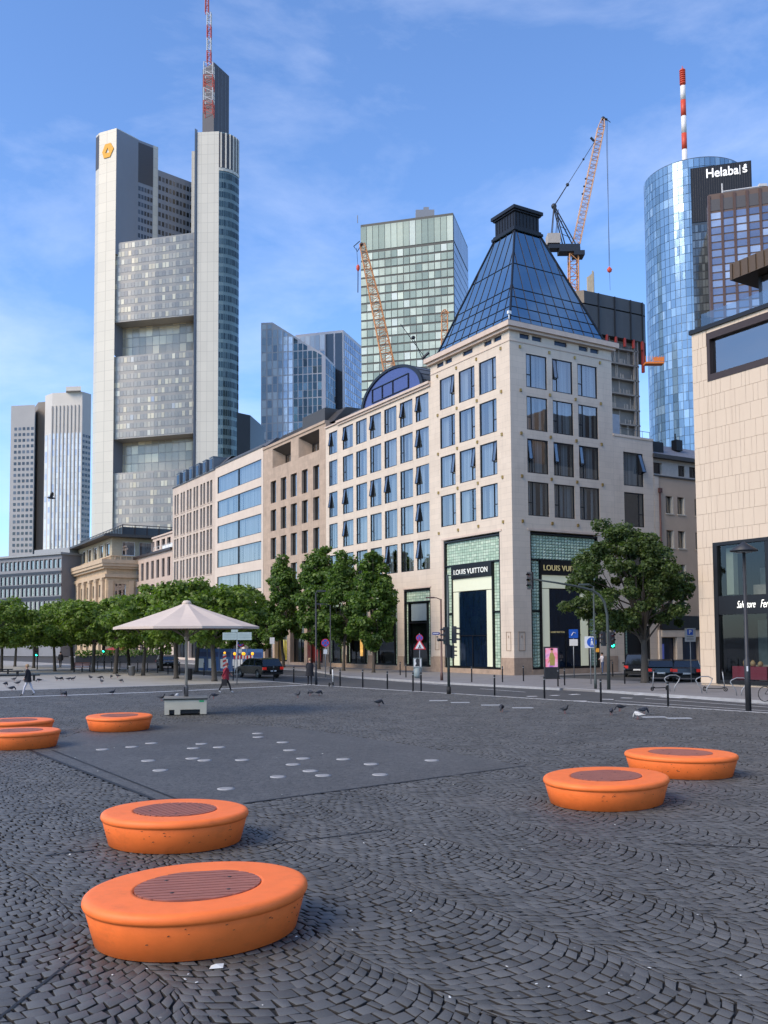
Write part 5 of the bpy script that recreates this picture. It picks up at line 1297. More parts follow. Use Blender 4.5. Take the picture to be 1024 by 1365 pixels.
# ================================================================== ground
def sheet(name, pts, z, m, kind='structure'):
    b = MB(); b.face([(p[0],p[1],z) for p in pts]); o = b.build(name, m); struct(o, kind); return o
M['asphalt'] = mat('road_asphalt', (.068,.068,.067), .8, var=.22, vscale=.6, bump=.3, bscale=60, spec=.4)
M['pave'] = mat('pavement_slabs', (.21,.20,.195), .8, var=.14, vscale=.8, bump=.15, bscale=40)
M['gravel'] = mat('pale_gravel', (.33,.315,.285), .9, var=.16, vscale=.35, bump=.4, bscale=50)
M['grout'] = mat('joint_sand', (.012,.0125,.013), .95, var=.4, vscale=14)
M['kerb'] = mat('kerb_granite', (.34,.34,.34), .75, var=.15, vscale=3)
M['paint'] = mat('road_paint', (.62,.62,.62), .6, var=.18, vscale=4)
sheet('ground', [(-1500,-300),(1500,-300),(1500,2500),(-1500,2500)], -.30, mat('far_ground',(.12,.12,.115),.9,var=.2,vscale=.02))
def sp(w, s): p = S(w, s); return (p.x, p.y)
def kw(s): return -19.2-.137*(s+3.8)         # plaza kerb line, near part
def slabs(name, pts, z0, z1, m):
    b = MB(); b.prism(pts, z0, z1); o = b.build(name, m); struct(o); return o
road = sheet('road', [sp(-60,-3) if False else sp(-30,170), sp(-4,170), sp(-4,-80), sp(-30,-80)], -.12, M['asphalt'])
sheet('side_street', [sp(-1,-18.0),sp(60,-18.0),sp(60,-2.4),sp(-1,-2.4)], -.115, M['asphalt'])
# plaza bed under the stones
slabs('plaza', [sp(kw(-60),-60),sp(-19.2,-3.8),sp(-19.2,2.2),sp(-75,2.2),sp(-120,-60),sp(-120,-120),sp(kw(-60),-90)], -.29, -.022, M['grout'])
slabs('gravel_ground', [sp(-19.2,2.2),sp(-19.2,64),sp(-30,150),sp(-130,150),sp(-130,2.2)], -.29, -.002, M['gravel'])
slabs('pavement', [sp(0,-16),sp(-9.6,-16),sp(-10.8,-5),sp(-10.6,8),sp(-6.6,22),sp(-6.2,170),sp(2,170),sp(2,-2.3),sp(0,-2.9)], -.29, .0, M['pave'])
slabs('corner_pavement', [sp(0,-2.3),sp(60,-2.3),sp(60,2),sp(0,2)], -.29, -.004, M['pave'])
slabs('far_pavement', [sp(-9.2,-20.5),sp(-9.6,-30),sp(-10.4,-70),sp(3,-70),sp(3,-18.1),sp(60,-18.1),sp(60,-16),sp(-4.5,-16),sp(-9.4,-16)], -.29, -.003, M['pave'])
def strip_line(name, pts, w, z, m, kind='structure'):
    b = MB()
    for (p, q) in zip(pts[:-1], pts[1:]):
        p, q = Vector((p[0],p[1],0)), Vector((q[0],q[1],0)); d = (q-p).normalized(); n = Vector((-d.y,d.x,0))*w/2
        b.prism([(p+n)[:2],(q+n)[:2],(q-n)[:2],(p-n)[:2]], z-.28, z)
    o = b.build(name, m); struct(o, kind); return o
strip_line('plaza_kerb', [sp(kw(-80),-80),sp(-19.2,-3.8),sp(-19.2,60)], .22, .006, M['kerb'])
strip_line('pavement_kerb', [sp(-9.6,-16),sp(-10.8,-5),sp(-10.6,8),sp(-6.6,22),sp(-6.2,150)], .18, .006, M['kerb'])
strip_line('far_pavement_kerb', [sp(-9.2,-16),sp(-9.2,-20.5),sp(-9.6,-30),sp(-10.4,-70)], .18, .009, M['kerb'])
strip_line('pale_stone_line', [G(-140,937)[:2],G(0,930)[:2],G(200,922.8)[:2],G(378,914.6)[:2],G(424,912.6)[:2]], .24, .009, M['paint'])
strip_line('gravel_edge', [sp(-70,2.2),sp(-19.3,2.2)], .3, .003, M['kerb'])
# paving stones laid in segment arcs: real stones with open joints
patch = [G(*q) for q in ((30,998),(205,1065.5),(330,1070.5),(700,1020.5),(551,993),(400,970.5),(250,962),(110,975))]
patch = [(p.x,p.y) for p in patch]
def inside(px_, py_, poly):
    c = False; j = len(poly)-1
    for i in range(len(poly)):
        xi, yi = poly[i]; xj, yj = poly[j]
        if (yi > py_) != (yj > py_) and px_ < (xj-xi)*(py_-yi)/(yj-yi)+xi: c = not c
        j = i
    return c
def stones():
    r = np.random.RandomState(4)
    Wl, a = 1.8, .150; ph = R_(49); R0 = Wl/2/math.sin(ph); n = 13
    lane_rot = R_(-55); cl_, sl_ = math.cos(lane_rot), math.sin(lane_rot)
    V = []; tot = 0
    quads = []
    for lane in range(-15, 36):
        yc = lane*Wl+.3
        ks = np.arange(int(-66/a), int(14/a))
        flip = 1
        jit = r.uniform(0, a)
        for k in ks:
            off = .5 if k%2 else 0
            e = [-ph]+[-ph+2*ph*(i+off)/n for i in range(1 if not off else 0, n)]+[ph]
            e = np.array(e)
            e[1:-1] += r.normal(0, .016, len(e)-2)
            for i in range(len(e)-1):
                if e[i+1]-e[i] < .02: continue
                quads.append((k*a+jit, yc, e[i], e[i+1]))
    Q = np.array(quads); N = len(Q)
    g = .0078
    x0 = Q[:,0]; yc = Q[:,1]; t0 = Q[:,2]; t1 = Q[:,3]
    gt = 1.45*g/R0
    DRT = None
    wob = lambda x, y: .05*np.sin(x*.9+y*1.7)+.04*np.sin(x*2.3-y*.8)+.02*np.sin(x*5.1+y*4.3)
    def pt(rad_off, th):
        # the arc bulges to +x
        return x0+rad_off+R0*np.cos(th)-R0, yc+R0*np.sin(th)
    P_ = []
    for (dx, th) in ((g*.8,t0+gt),(a-g*.8,t0+gt),(a-g*.8,t1-gt),(g*.8,t1-gt)):
        x, y = pt(dx, th); x = x+wob(x, y); y = y+wob(y, x)*.8
        x = x+r.normal(0,.009,N); y = y+r.normal(0,.009,N)
        P_.append((x*cl_-y*sl_, x*sl_+y*cl_))
    cx = sum(p[0] for p in P_)/4; cy = sum(p[1] for p in P_)/4
    # cull
    rel = np.stack([cx-C0.x, cy-C0.y], 1); w = rel@np.array([DR.x,DR.y]); s = rel@np.array([DL.x,DL.y])
    ok = (np.abs(cx) < .47*cy+1.6) & (cy > 5.2) & (s < 2.0) & (w < np.where(s < -3.8, -19.2-.137*(s+3.8), -19.2)-.15)
    for i in np.where(ok)[0]:
        if 15 < cy[i] < 36 and inside(cx[i], cy[i], patch): ok[i] = False
    P_ = [(p[0][ok], p[1][ok]) for p in P_]; cx = cx[ok]; cy = cy[ok]; N = len(cx)
    zt = r.normal(0,.0022,N); tx = r.normal(0,.008,N); ty = r.normal(0,.008,N)
    near = cy < 22
    verts = np.zeros((N,12,3), dtype=np.float64)
    for c in range(4):
        x, y = P_[c]
        ins = .93; 
        verts[:,c,0] = x; verts[:,c,1] = y; verts[:,c,2] = -.024
        verts[:,4+c,0] = x; verts[:,4+c,1] = y; verts[:,4+c,2] = zt-.003+(x-cx)*tx+(y-cy)*ty
        verts[:,8+c,0] = cx+(x-cx)*ins; verts[:,8+c,1] = cy+(y-cy)*ins; verts[:,8+c,2] = zt+(x-cx)*tx+(y-cy)*ty
    base = np.arange(N)[:,None,None]*12
    F = [(8,9,10,11)]+[(4+i,4+(i+1)%4,8+(i+1)%4,8+i) for i in range(4)]+[(i,(i+1)%4,4+(i+1)%4,4+i) for i in range(4)]
    F = np.array(F)[None]; faces = (base+F).reshape(-1,4)
    me = bpy.data.meshes.new('paving_stones'); me.vertices.add(N*12); me.vertices.foreach_set('co', verts.reshape(-1))
    me.loops.add(faces.size); me.loops.foreach_set('vertex_index', faces.reshape(-1).astype(np.int32))
    me.polygons.add(len(faces)); me.polygons.foreach_set('loop_start', (np.arange(len(faces))*4).astype(np.int32)); me.polygons.foreach_set('loop_total', np.full(len(faces),4,np.int32))
    me.update(calc_edges=True); me.validate()
    me.materials.append(M['stone']); me.materials.append(M['joint']); me.polygons.foreach_set('material_index', np.tile(np.array([0,0,0,0,0,1,1,1,1],np.int32), N)); o = bpy.data.objects.new('paving_stones', me); COL.objects.link(o); struct(o)
    print('stones', N)
M['joint'] = mat('joint_dirt', (.024,.021,.018), .95, var=.4, vscale=5)
M['stone'] = mat('paving_stone', (.092,.092,.088), .62, var=.26, vscale=.5, bump=.3, bscale=60, island=.24, spec=.45)
add_stains(M['stone'], (.20,.185,.165), (.35,.35,.35), .52, .72, .35); add_stains(M['stone'], (.26,.25,.23), (3.1,3.1,3.1), .045, .035, .7, vor=True); add_stains(M['stone'], (.05,.046,.04), (.8,.8,.8), .58, .74, .5)
stones()
# fine mosaic field in the middle of the square
def mosaic():
    m = bpy.data.materials.new('fine_mosaic'); nt, N, Lk, B = nodes_of(m)
    tc = N.new('ShaderNodeTexCoord'); v = N.new('ShaderNodeTexVoronoi'); v.inputs['Scale'].default_value = 9; v.inputs['Randomness'].default_value = .7
    v2 = N.new('ShaderNodeTexVoronoi'); v2.feature = 'DISTANCE_TO_EDGE'; v2.inputs['Scale'].default_value = 9; v2.inputs['Randomness'].default_value = .7
    Lk.new(tc.outputs['Object'], v.inputs['Vector']); Lk.new(tc.outputs['Object'], v2.inputs['Vector'])
    nz = N.new('ShaderNodeTexNoise'); nz.inputs['Scale'].default_value = .6; nz.inputs['Detail'].default_value = 6; Lk.new(tc.outputs['Object'], nz.inputs['Vector'])
    cr = N.new('ShaderNodeValToRGB'); cr.color_ramp.elements[0].color = (.066,.066,.063,1); cr.color_ramp.elements[1].color = (.110,.109,.104,1); Lk.new(v.outputs['Color'], cr.inputs[0])
    c2 = N.new('ShaderNodeValToRGB'); c2.color_ramp.elements[0].color = (.35,.35,.35,1); c2.color_ramp.elements[1].color = (1,1,1,1); c2.color_ramp.elements[1].position = .07; Lk.new(v2.outputs['Distance'], c2.inputs[0])
    mx = N.new('ShaderNodeMix'); mx.data_type = 'RGBA'; mx.blend_type = 'MULTIPLY'; mx.inputs[0].default_value = 1; Lk.new(cr.outputs[0], mx.inputs[6]); Lk.new(c2.outputs[0], mx.inputs[7])
    mr = N.new('ShaderNodeMapRange'); mr.inputs[3].default_value = .7; mr.inputs[4].default_value = 1.3; Lk.new(nz.outputs[0], mr.inputs[0])
    vm = N.new('ShaderNodeVectorMath'); vm.operation = 'SCALE'; Lk.new(mx.outputs[2], vm.inputs[0]); Lk.new(mr.outputs[0], vm.inputs['Scale']); Lk.new(vm.outputs[0], B.inputs['Base Color'])
    bp = N.new('ShaderNodeBump'); bp.inputs['Strength'].default_value = .5; bp.inputs['Distance'].default_value = .01; Lk.new(v2.outputs['Distance'], bp.inputs['Height']); Lk.new(bp.outputs[0], B.inputs['Normal']); B.inputs['Roughness'].default_value = .62
    return m
MOS = mosaic()
sheet('mosaic_paving', patch, -.003, MOS)
M['slot'] = mat('drain_slot', (.01,.01,.011), .6, var=.2)
def slot(q0, q1, w=.05):
    p, q = G(*q0), G(*q1); d = (q-p).normalized(); n = Vector((-d.y,d.x,0))*w/2; b = MB()
    b.face([(p+n)[:2]+(.004,) if False else (*(p+n)[:2],.006),(*(q+n)[:2],.006),(*(q-n)[:2],.006),(*(p-n)[:2],.006)]); struct(b.build('drain_slot', M['slot']))
slot((30,996),(205,1065.5),.09); slot((70,1000),(240,1067),.05); slot((325,1071),(700,1021),.09); slot((-20,1372),(120,1262),.03)
slot((60,1141),(150,1130),.05); slot((335,1129),(520,1106),.04); slot((880,1124),(1040,1132),.05)
# round ground lights and white paving plates
M['discw'] = mat('ground_light_lens', (.28,.275,.27), .55, var=.3, vscale=8)
dp = MB(); dp.lathe([(.15,-.01),(.15,.010),(.12,.012)],(0,0,0),20); dp.cur = 0; disc = dp.build('ground_light', M['discw']); PROTOS.append(disc)
db_ = MB(); db_.lathe([(.175,-.01),(.175,.007)],(0,0,0),20); db_.build('rim', M['kerb'], disc)
spots = [(137,999),(176,995.6),(202,990.7),(198,1014),(214,1026.8),(258,997.3),(269,991.5),(257,1011),(273,1013.5),(292.5,996),(323,1013),(301.5,1051.4),(343.7,977.6),(344.5,982.5),(377,989.5),(386.4,1000),(404.4,1011),(391,1019),(371,1035.4),(414,1027.6),(431,1033.6),(458,1012),(495,1018.5),(507,1032.5),(575.8,1013.5)]
for q in spots:
    c = place(disc, G(*q)); tag(c, 'round pale ground light flush in the smooth mosaic field of the square', 'ground light', 'ground lights in the mosaic field')
for i, q in enumerate(((584.6,934),(613.4,936.5),(654.6,940),(697,943.6),(872,956),(905,957.5))):
    p = G(*q); b = MB(); b.box(-.42,.42,-.20,.20,-.02,.012); o = b.build('paving_plate', mat('white_plate',(.36,.37,.38),.5,var=.1)); o.location = p
    tag(o, 'small white plate set in the cobbles near the road kerb', 'ground plate', 'white plates in the cobbles')
# road paint
def dash(name, q0, q1, w=.14, z=-.108):
    p, q = G(*q0, z), G(*q1, z); d = (q-p).normalized(); n = Vector((-d.y,d.x,0))*w/2; b = MB()
    b.face([(*(p+n)[:2],z),(*(q+n)[:2],z),(*(q-n)[:2],z),(*(p-n)[:2],z)]); struct(b.build(name, M['paint']))
for q in (((703,928.3),(716,928.0)),((734,927.2),(745,926.8)),((760,926),(772,925.3)),((802,932),(818,932.3)),((828,930.2),(843,930.6)),((845,926.4),(863,926.2)),((759,934),(782,934.5)),((880,929),(910,930.5))): dash('road_marking', *q, .35)
for q in (((820,934),(1030,948)),((860,931),(1030,943)),((880,927.5),(1030,940)),((463,903.2),(517,907.3)),((517,907.3),(600,914)),((375,899.8),(440,904.2)),((640,918),(700,922.5))): dash('lane_line', *q, .12)

# ================================================================== benches
M['orange'] = mat('orange_plastic', (.98,.20,.04), .5, var=.09, vscale=3.5, bump=.14, bscale=120, spec=.35)
add_stains(M['orange'], (.45,.10,.03), (2.2,2.2,5), .55, .75, .38); add_stains(M['orange'], (.25,.07,.03), (26,26,26), .035, .02, .6, vor=True)
M['bwood'] = mat('bench_wood', (.34,.12,.08), .6, var=.35, vscale=3, stretch=(1,14,14), bump=.2, bscale=20)
M['black0'] = mat('gap_black', (.015,.012,.01), .8)
def bench(label, cx, cy, ra, rb, ang, wang, bolts=True):
    t = thing('round_bench', label, 'bench', (cx,cy,0), 0, 'round orange plastic benches')
    k = rb/ra; h = .455
    prof = [(ra*.865,0.0),(ra*.895,.012),(ra*.975,.335),(ra*.972,.345),(ra*.990,.352),(ra*1.0,.375),(ra*1.0,.40),(ra*.992,.425),(ra*.975,.443),(ra*.95,.453),(ra*.92,.456),(ra*.60,.452),(ra*.575,.452),(ra*.57,.43),(.001,.43)]
    b = MB(); b.lathe(prof, (0,0,0), 96, 1, k, ang, cap=False); b.build('seat_shell', M['orange'], t)
    # plank disc: boards cut to the ellipse
    w = MB(); R1 = ra*.562; nb = 13
    ca, sa = math.cos(wang), math.sin(wang)
    def inell(x, y):
        u = x*math.cos(-ang)-y*math.sin(-ang); v = x*math.sin(-ang)+y*math.cos(-ang); return (u/R1)**2+(v/(R1*k))**2
    for i in range(nb):
        y0, y1 = -R1+2*R1*i/nb+.012, -R1+2*R1*(i+1)/nb-.012
        def ext(y, sgn):
            lo, hi = 0.0, R1*1.4
            if inell(-y*sa, y*ca) > 1: return None
            for _ in range(18):
                md = (lo+hi)/2
                if inell(sgn*md*ca-y*sa, sgn*md*sa+y*ca) < 1: lo = md
                else: hi = md
            return sgn*lo
        ys = [y0+(y1-y0)*j/5 for j in range(6)]; ys = [y for y in ys if ext(y,1) is not None]
        if len(ys) < 2: continue
        pl_ = [(ext(y,1), y) for y in ys]+[(ext(y,-1), y) for y in reversed(ys)]
        w.prism([(x*ca-y*sa, x*sa+y*ca) for x,y in pl_], .432, .461)
    w.build('wooden_top', M['bwood'], t); u_ = MB(); u_.lathe([(R1*.995,.4305),(.001,.434)],(0,0,0),48,1,k,ang,cap=False); u_.build('gap_shade_disc', M['black0'], t)  # black disc paints the shade in the gaps between the boards
    d = MB()
    for (x,y) in ((.5,.35),(-.5,.35),(.45,-.4),(-.4,-.42)):
        X, Y_ = x*R1, y*R1; d.lathe([(.022,.455),(.022,.4635)],(X*ca-Y_*sa, X*sa+Y_*ca,0),8)
    d.build('bolt', M['blackmetal'], t)
    # sun-facing small scuffs, little pits in the plastic
    r = random.Random(int(cx*100)); s_ = MB()
    for _ in range(22):
        a = r.uniform(-2.8,-.3); z = r.uniform(.12,.32); rr = (.895+(.975-.895)*z/.335)*ra+.0015; x, y = rr*math.cos(a), rr*k*math.sin(a)
        tx = Vector((-math.sin(a), math.cos(a)*k, 0)).normalized(); L_ = r.uniform(.006,.018); H_ = r.uniform(.003,.007)
        X, Y_ = x*math.cos(ang)-y*math.sin(ang), x*math.sin(ang)+y*math.cos(ang); T_ = Matrix.Rotation(ang,3,'Z')@tx; c = Vector((X,Y_,z)); n_ = Vector((X,Y_,0)).normalized()*.002
        s_.face([c+n_-T_*L_+Vector((0,0,-H_)), c+n_+T_*L_+Vector((0,0,-H_*.3)), c+n_+T_*L_+Vector((0,0,H_)), c+n_-T_*L_*.6+Vector((0,0,H_*.7))])
    s_.build('scuff_mark', mat('scuff',(.10,.03,.015),.8), t)
    g = MB(); g.lathe([(ra*.80,-.012),(ra*.80,.02)],(0,0,0),48,1,k,ang); g.build('base', M['blackmetal'], t)
    return t
bench('nearest and largest orange bench at the lower left', -1.88, 9.37, 1.13, .97, R_(36), R_(12))
bench('orange bench just behind the nearest one at the left', -3.05, 13.5, 1.06, .94, R_(-8), R_(58))
bench('orange bench at the right standing in front of its neighbour', 3.92, 16.5, 1.25, 1.05, R_(50), R_(20))
bench('orange bench at the right partly hidden behind another bench', 6.27, 19.7, 1.16, .97, R_(-25), R_(-10))
bench('orange bench standing alone left of the parasol base', -8.75, 30.5, 1.06, 1.25, R_(20), R_(15))
bench('front orange bench of the pair cut by the left edge', -10.1, 25.6, 1.08, 1.0, R_(10), R_(15))
bench('rear orange bench of the pair cut by the left edge', -11.55, 28.9, 1.16, 1.05, R_(10), R_(35))

# ================================================================== parasol and its weight box
M['canvas'] = mat('cream_canvas', (.62,.51,.42), .85, var=.05, vscale=1.5, bump=.1, bscale=8)
M['boxcream'] = mat('cream_metal_box', (.50,.46,.36), .6, var=.10, vscale=2)
pc = G(247.5,952); pc.z = 0
PB_ = thing('weight_box', 'cream wheeled weight box carrying the parasol on the square', 'weight box', pc, R_(12))
b = MB(); b.box(-.80,.80,-.55,-.52,.22,.64); b.box(-.80,.80,.52,.55,.12,.64); b.box(-.80,-.77,-.52,.52,.12,.64); b.box(.77,.80,-.52,.52,.12,.64); b.box(-.77,.77,-.52,.52,.5,.62)
for x0,x1 in ((-.8,-.62),(-.42,-.2),(.55,.8)): b.box(x0,x1,-.55,-.52,.03,.22)
b.build('box', M['boxcream'], PB_)
b = MB(); b.box(-.83,.83,-.58,.58,.64,.69); b.build('lid', mat('lid_grey',(.25,.24,.22),.6), PB_); b = MB(); b.box(-.84,.84,-.59,.59,.60,.645); b.build('lid_rim', M['blackmetal'], PB_)
b = MB(); b.box(-.76,.76,-.5,.5,.06,.2)
for x in (-.6,.55): b.lathe([(.07,-.03),(.07,.03)],(x,-.48,.07),10)
b.build('undercarriage', M['blackmetal'], PB_)
b = MB(); b.box(.52,.7,-.556,-.551,.50,.57); b.build('green_label', mat('label_green',(.02,.35,.12),.5), PB_)
PS = thing('parasol', 'large round cream canvas parasol open above the square', 'parasol', (pc.x,pc.y+.1,.69), 0)
b = MB(); N8 = 10; Rp = 2.86; zr, za = 2.74, 3.66
for i in range(N8):
    a0, a1 = 2*PI*(i+.15)/N8, 2*PI*(i+1.15)/N8
    for j in range(8):
        t0, t1 = j/8, (j+1)/8
        def cp(a, t, sag):
            r = .16+(Rp-.16)*t; z = za-(za-zr)*t**.93-sag*math.sin(PI*min(t*1.1,1))*.10; return (r*math.cos(a), r*math.sin(a), z)
        am = (a0+a1)/2; c_ = math.cos((a1-a0)/2)
        def mp_(t): r = (.16+(Rp-.16)*t)*c_*.995; return (r*math.cos(am), r*math.sin(am), cp(am,t,.5)[2])
        b.smooth = False
        b.face([cp(a0,t0,0),cp(a0,t1,0),mp_(t1),mp_(t0)]); b.face([mp_(t0),mp_(t1),cp(a1,t1,0),cp(a1,t0,0)])
    p0, p1 = cp(a0,1,0), cp(a1,1,0); m1 = mp_(1)
    for (p,q) in ((p0,m1),(m1,p1)): b.face([p,q,(q[0],q[1],q[2]-.09),(p[0],p[1],p[2]-.09)])
b.lathe([(.17,za-.02),(.2,za+.02),(.13,za+.12),(.02,za+.14)],(0,0,0),12); cn = b.build('canopy', M['canvas'], PS)
b = MB()
for i in range(N8):
    a = 2*PI*(i+.15)/N8; b.tube([(0.07*math.cos(a),.07*math.sin(a),za-.06),(Rp*math.cos(a)*.99,Rp*math.sin(a)*.99,zr-.03)],.018,4); b.tube([(0.08*math.cos(a),.08*math.sin(a),2.35),(1.35*math.cos(a),1.35*math.sin(a),3.08)],.014,4)
b.build('rib', mat('rib_grey',(.35,.33,.31),.5,.3), PS)
b = MB(); b.lathe([(.055,.45),(.055,2.2),(.10,2.25),(.10,2.45),(.05,2.5),(.05,za)],(0,0,0),14); b.build('pole', mat('pole_cream',(.50,.45,.38),.5,var=.05), PS)
b = MB(); b.lathe([(.085,0),(.085,.42),(.07,.46)],(0,0,0),12); b.box(-.13,-.06,-.12,-.02,.1,.4); b.build('sleeve', mat('sleeve_grey',(.16,.15,.15),.5,.4), PS)

# ================================================================== trees
def leafmat(name, c0, c1, c2):
    m = bpy.data.materials.new(name); nt, N, Lk, B = nodes_of(m)
    geo = N.new('ShaderNodeNewGeometry'); cr = N.new('ShaderNodeValToRGB'); el = cr.color_ramp.elements
    el[0].color = (*c0,1); el[1].color = (*c2,1); e = el.new(.55); e.color = (*c1,1); Lk.new(geo.outputs['Random Per Island'], cr.inputs[0])
    Lk.new(cr.outputs[0], B.inputs['Base Color']); B.inputs['Roughness'].default_value = .5; B.inputs['Specular IOR Level'].default_value = .35
    tr = N.new('ShaderNodeBsdfTranslucent'); sc = N.new('ShaderNodeVectorMath'); sc.operation = 'MULTIPLY'; sc.inputs[1].default_value = (1.2,1.5,.5)
    Lk.new(cr.outputs[0], sc.inputs[0]); Lk.new(sc.outputs[0], tr.inputs['Color']); mx = N.new('ShaderNodeMixShader'); mx.inputs[0].default_value = .38
    Lk.new(B.outputs[0], mx.inputs[1]); Lk.new(tr.outputs[0], mx.inputs[2]); Lk.new(mx.outputs[0], N['Material Output'].inputs[0]); return m
LEAFA = leafmat('plane_leaf', (.070,.110,.020),(.145,.210,.034),(.24,.32,.065))
LEAFB = leafmat('lime_leaf', (.050,.092,.020),(.100,.170,.032),(.18,.26,.056))
LEAFC = leafmat('maple_leaf', (.038,.062,.020),(.072,.108,.030),(.13,.175,.052))
M['bark'] = mat('bark', (.085,.07,.055), .9, var=.3, vscale=4, bump=.6, bscale=14, stretch=(1,1,.3))
def tree_proto(name, H, zc, rx, rz, trunk_h, tr_r, nblob, nleaf, ls, leafm, seed, flat=1.0, topbias=0.0, blob_r=.75, shift=0.0):
    r = np.random.RandomState(seed); rg = random.Random(seed)
    root = empty(name); PROTOS.append(root)
    lean = (rg.uniform(-.15,.15), rg.uniform(-.15,.15))
    b = MB(); top = Vector((lean[0],lean[1],trunk_h))
    b.tube([(0,0,-.05),(0,0,.15),(lean[0]*.4,lean[1]*.4,trunk_h*.5),top,top+Vector((lean[0],0,(zc-trunk_h)*.8))],[tr_r*1.45,tr_r*1.05,tr_r*.9,tr_r*.8,tr_r*.35],9)
    cen = []
    while len(cen) < nblob:
        p = r.normal(0,1,3); p /= np.linalg.norm(p); rad = r.uniform(.35,1)**.45
        q = p*rad*np.array([rx,rx,rz]); 
        k = 1.0
        if topbias: 
            f = (q[2]/rz+1)/2; k = 1-topbias*f
        q[0] *= k; q[1] *= k
        q = q*r.uniform(.82,1.08)
        cen.append(q+np.array([shift,0,zc]))
    cen = np.array(cen)
    for i in range(0, nblob, 4):
        c = Vector(cen[i]); st = top+Vector((lean[0]*.3,0,(zc-trunk_h)*rg.uniform(-.05,.6))); md = st.lerp(c,.45)+Vector((rg.uniform(-.35,.35),rg.uniform(-.35,.35),rg.uniform(-.1,.35))); m2 = md.lerp(c,.5)+Vector((rg.uniform(-.2,.2),rg.uniform(-.2,.2),rg.uniform(0,.3)))
        b.tube([st,md,m2,c],[tr_r*.30,tr_r*.19,tr_r*.11,.015],5)
    b.build('trunk', M['bark'], root)
    per = nleaf//nblob; N = per*nblob
    cc = np.repeat(cen, per, 0); br = blob_r*r.uniform(.45,1.4,nblob); brr = np.repeat(br, per)
    d = r.normal(0,1,(N,3)); d /= np.linalg.norm(d,axis=1)[:,None]; rad = r.uniform(0.15,1,N)**.5
    pos = cc+d*rad[:,None]*brr[:,None]*np.array([1,1,.62])
    pos[:,2] += -.12*np.abs(r.normal(0,1,N))
    # leaf frame: roughly horizontal, tipped at random
    nrm = d*.7+r.normal(0,.55,(N,3))+np.array([0,0,.7]); nrm /= np.linalg.norm(nrm,axis=1)[:,None]
    t = np.cross(nrm, r.normal(0,1,(N,3))); t /= np.linalg.norm(t,axis=1)[:,None]; u = np.cross(nrm,t)
    s_ = ls*r.uniform(.6,1.3,N)[:,None]
    V = np.stack([pos-t*s_*.5, pos+u*s_*.42+nrm*s_*.08, pos+t*s_*.62, pos-u*s_*.42+nrm*s_*.08],1)
    me = bpy.data.meshes.new('crown'); me.vertices.add(N*4); me.vertices.foreach_set('co', V.reshape(-1)); me.loops.add(N*4); me.loops.foreach_set('vertex_index', np.arange(N*4,dtype=np.int32))
    me.polygons.add(N); me.polygons.foreach_set('loop_start', (np.arange(N)*4).astype(np.int32)); me.polygons.foreach_set('loop_total', np.full(N,4,np.int32)); me.update(calc_edges=True)
    me.materials.append(leafm); o = bpy.data.objects.new('crown', me); COL.objects.link(o); o.parent = root
    return root
plA = [tree_proto('plane_tree', 7.5, 4.75, 4.4, 2.15, 2.5, .18, 84, 14500, .25, LEAFA, 21+i, blob_r=.70) for i in range(3)]
liA = [tree_proto('lime_tree', 11, 6.9, 3.1, 4.7, 2.5, .16, 105, 20000, .27, LEAFB, 41+i, topbias=.66, blob_r=.68) for i in range(2)]
mpA = tree_proto('maple_tree', 10.5, 6.8, 4.9, 4.0, 2.5, .24, 150, 48000, .19, LEAFC, 63, topbias=.42, blob_r=.62, shift=-1.0)
def put_tree(pr, q, label, cat, group, rz=0, sc=1.0, dw=None):
    p = G(*q); o = place(pr, (p.x,p.y,0), rz, label, sc); o['category'] = cat; 
    if group: o['group'] = group
    return o
gp = 'plane trees on the gravel beside the square'
PL = [((235,904.6),.95,'plane tree whose trunk stands just left of the parasol pole'),
 ((191,900.5),1.0,'plane tree left of the parasol, beside the grey litter bin'),
 ((154,898),1.0,'plane tree left of the litter bin, second left of the parasol'),
 ((124,896),1.05,'thick trunked plane tree beside the small park bench'),
 ((97,893.5),1.0,'plane tree just left of the small park bench'),
 ((73,895),.95,'plane tree beside the far pedestrian in dark clothes'),
 ((2,895),.95,'plane tree trunk at the left edge behind the black slab benches'),
 ((286,908),.95,'plane tree between the parasol and the man in red'),
 ((262,895),1.0,'plane tree behind the parasol in front of the blue site fence'),
 ((45,890.5),1.0,'far plane tree behind the woman in white trousers'),
 ((20,888.5),1.0,'farthest plane tree near the left edge'),
 ((172,892),1.05,'rear plane tree behind the grey litter bin'),
 ((215,894),1.0,'rear plane tree beside the far parked car'),
 ((-20,900),1.0,'plane tree whose crown is cut by the left edge')]
rt = random.Random(2)
for i,(q,sc,lb) in enumerate(PL): put_tree(plA[i%3], q, lb, 'tree', gp, rt.uniform(0,6.28), sc*rt.uniform(.86,1.12))
gl2 = 'lime trees along the shop row'
LI = [((498,896.5),.98,'tall lime tree right of the street lamps, in front of the shop portals',0),
 ((458,894),1.0,'lime tree beside the white electric scooter',1),
 ((425,892),1.02,'lime tree behind the woman in the black coat',0),
 ((378,889.5),1.05,'lime tree right of the dark estate car',1),
 ((345,889),.72,'thin lime tree behind the dark estate car',0),
 ((310,888),.70,'thin lime tree above the blue site fence',1),
 ((280,888),.66,'slim lime tree behind the parasol canopy',0)]
for i,(q,sc,lb,k) in enumerate(LI): put_tree(liA[k], q, lb, 'tree', gl2, rt.uniform(0,6.28), sc*rt.uniform(.95,1.05))
put_tree(mpA, (860,910), 'big maple tree beside the parked dark cars right of the corner shop', 'tree', None, 0.0, .98)
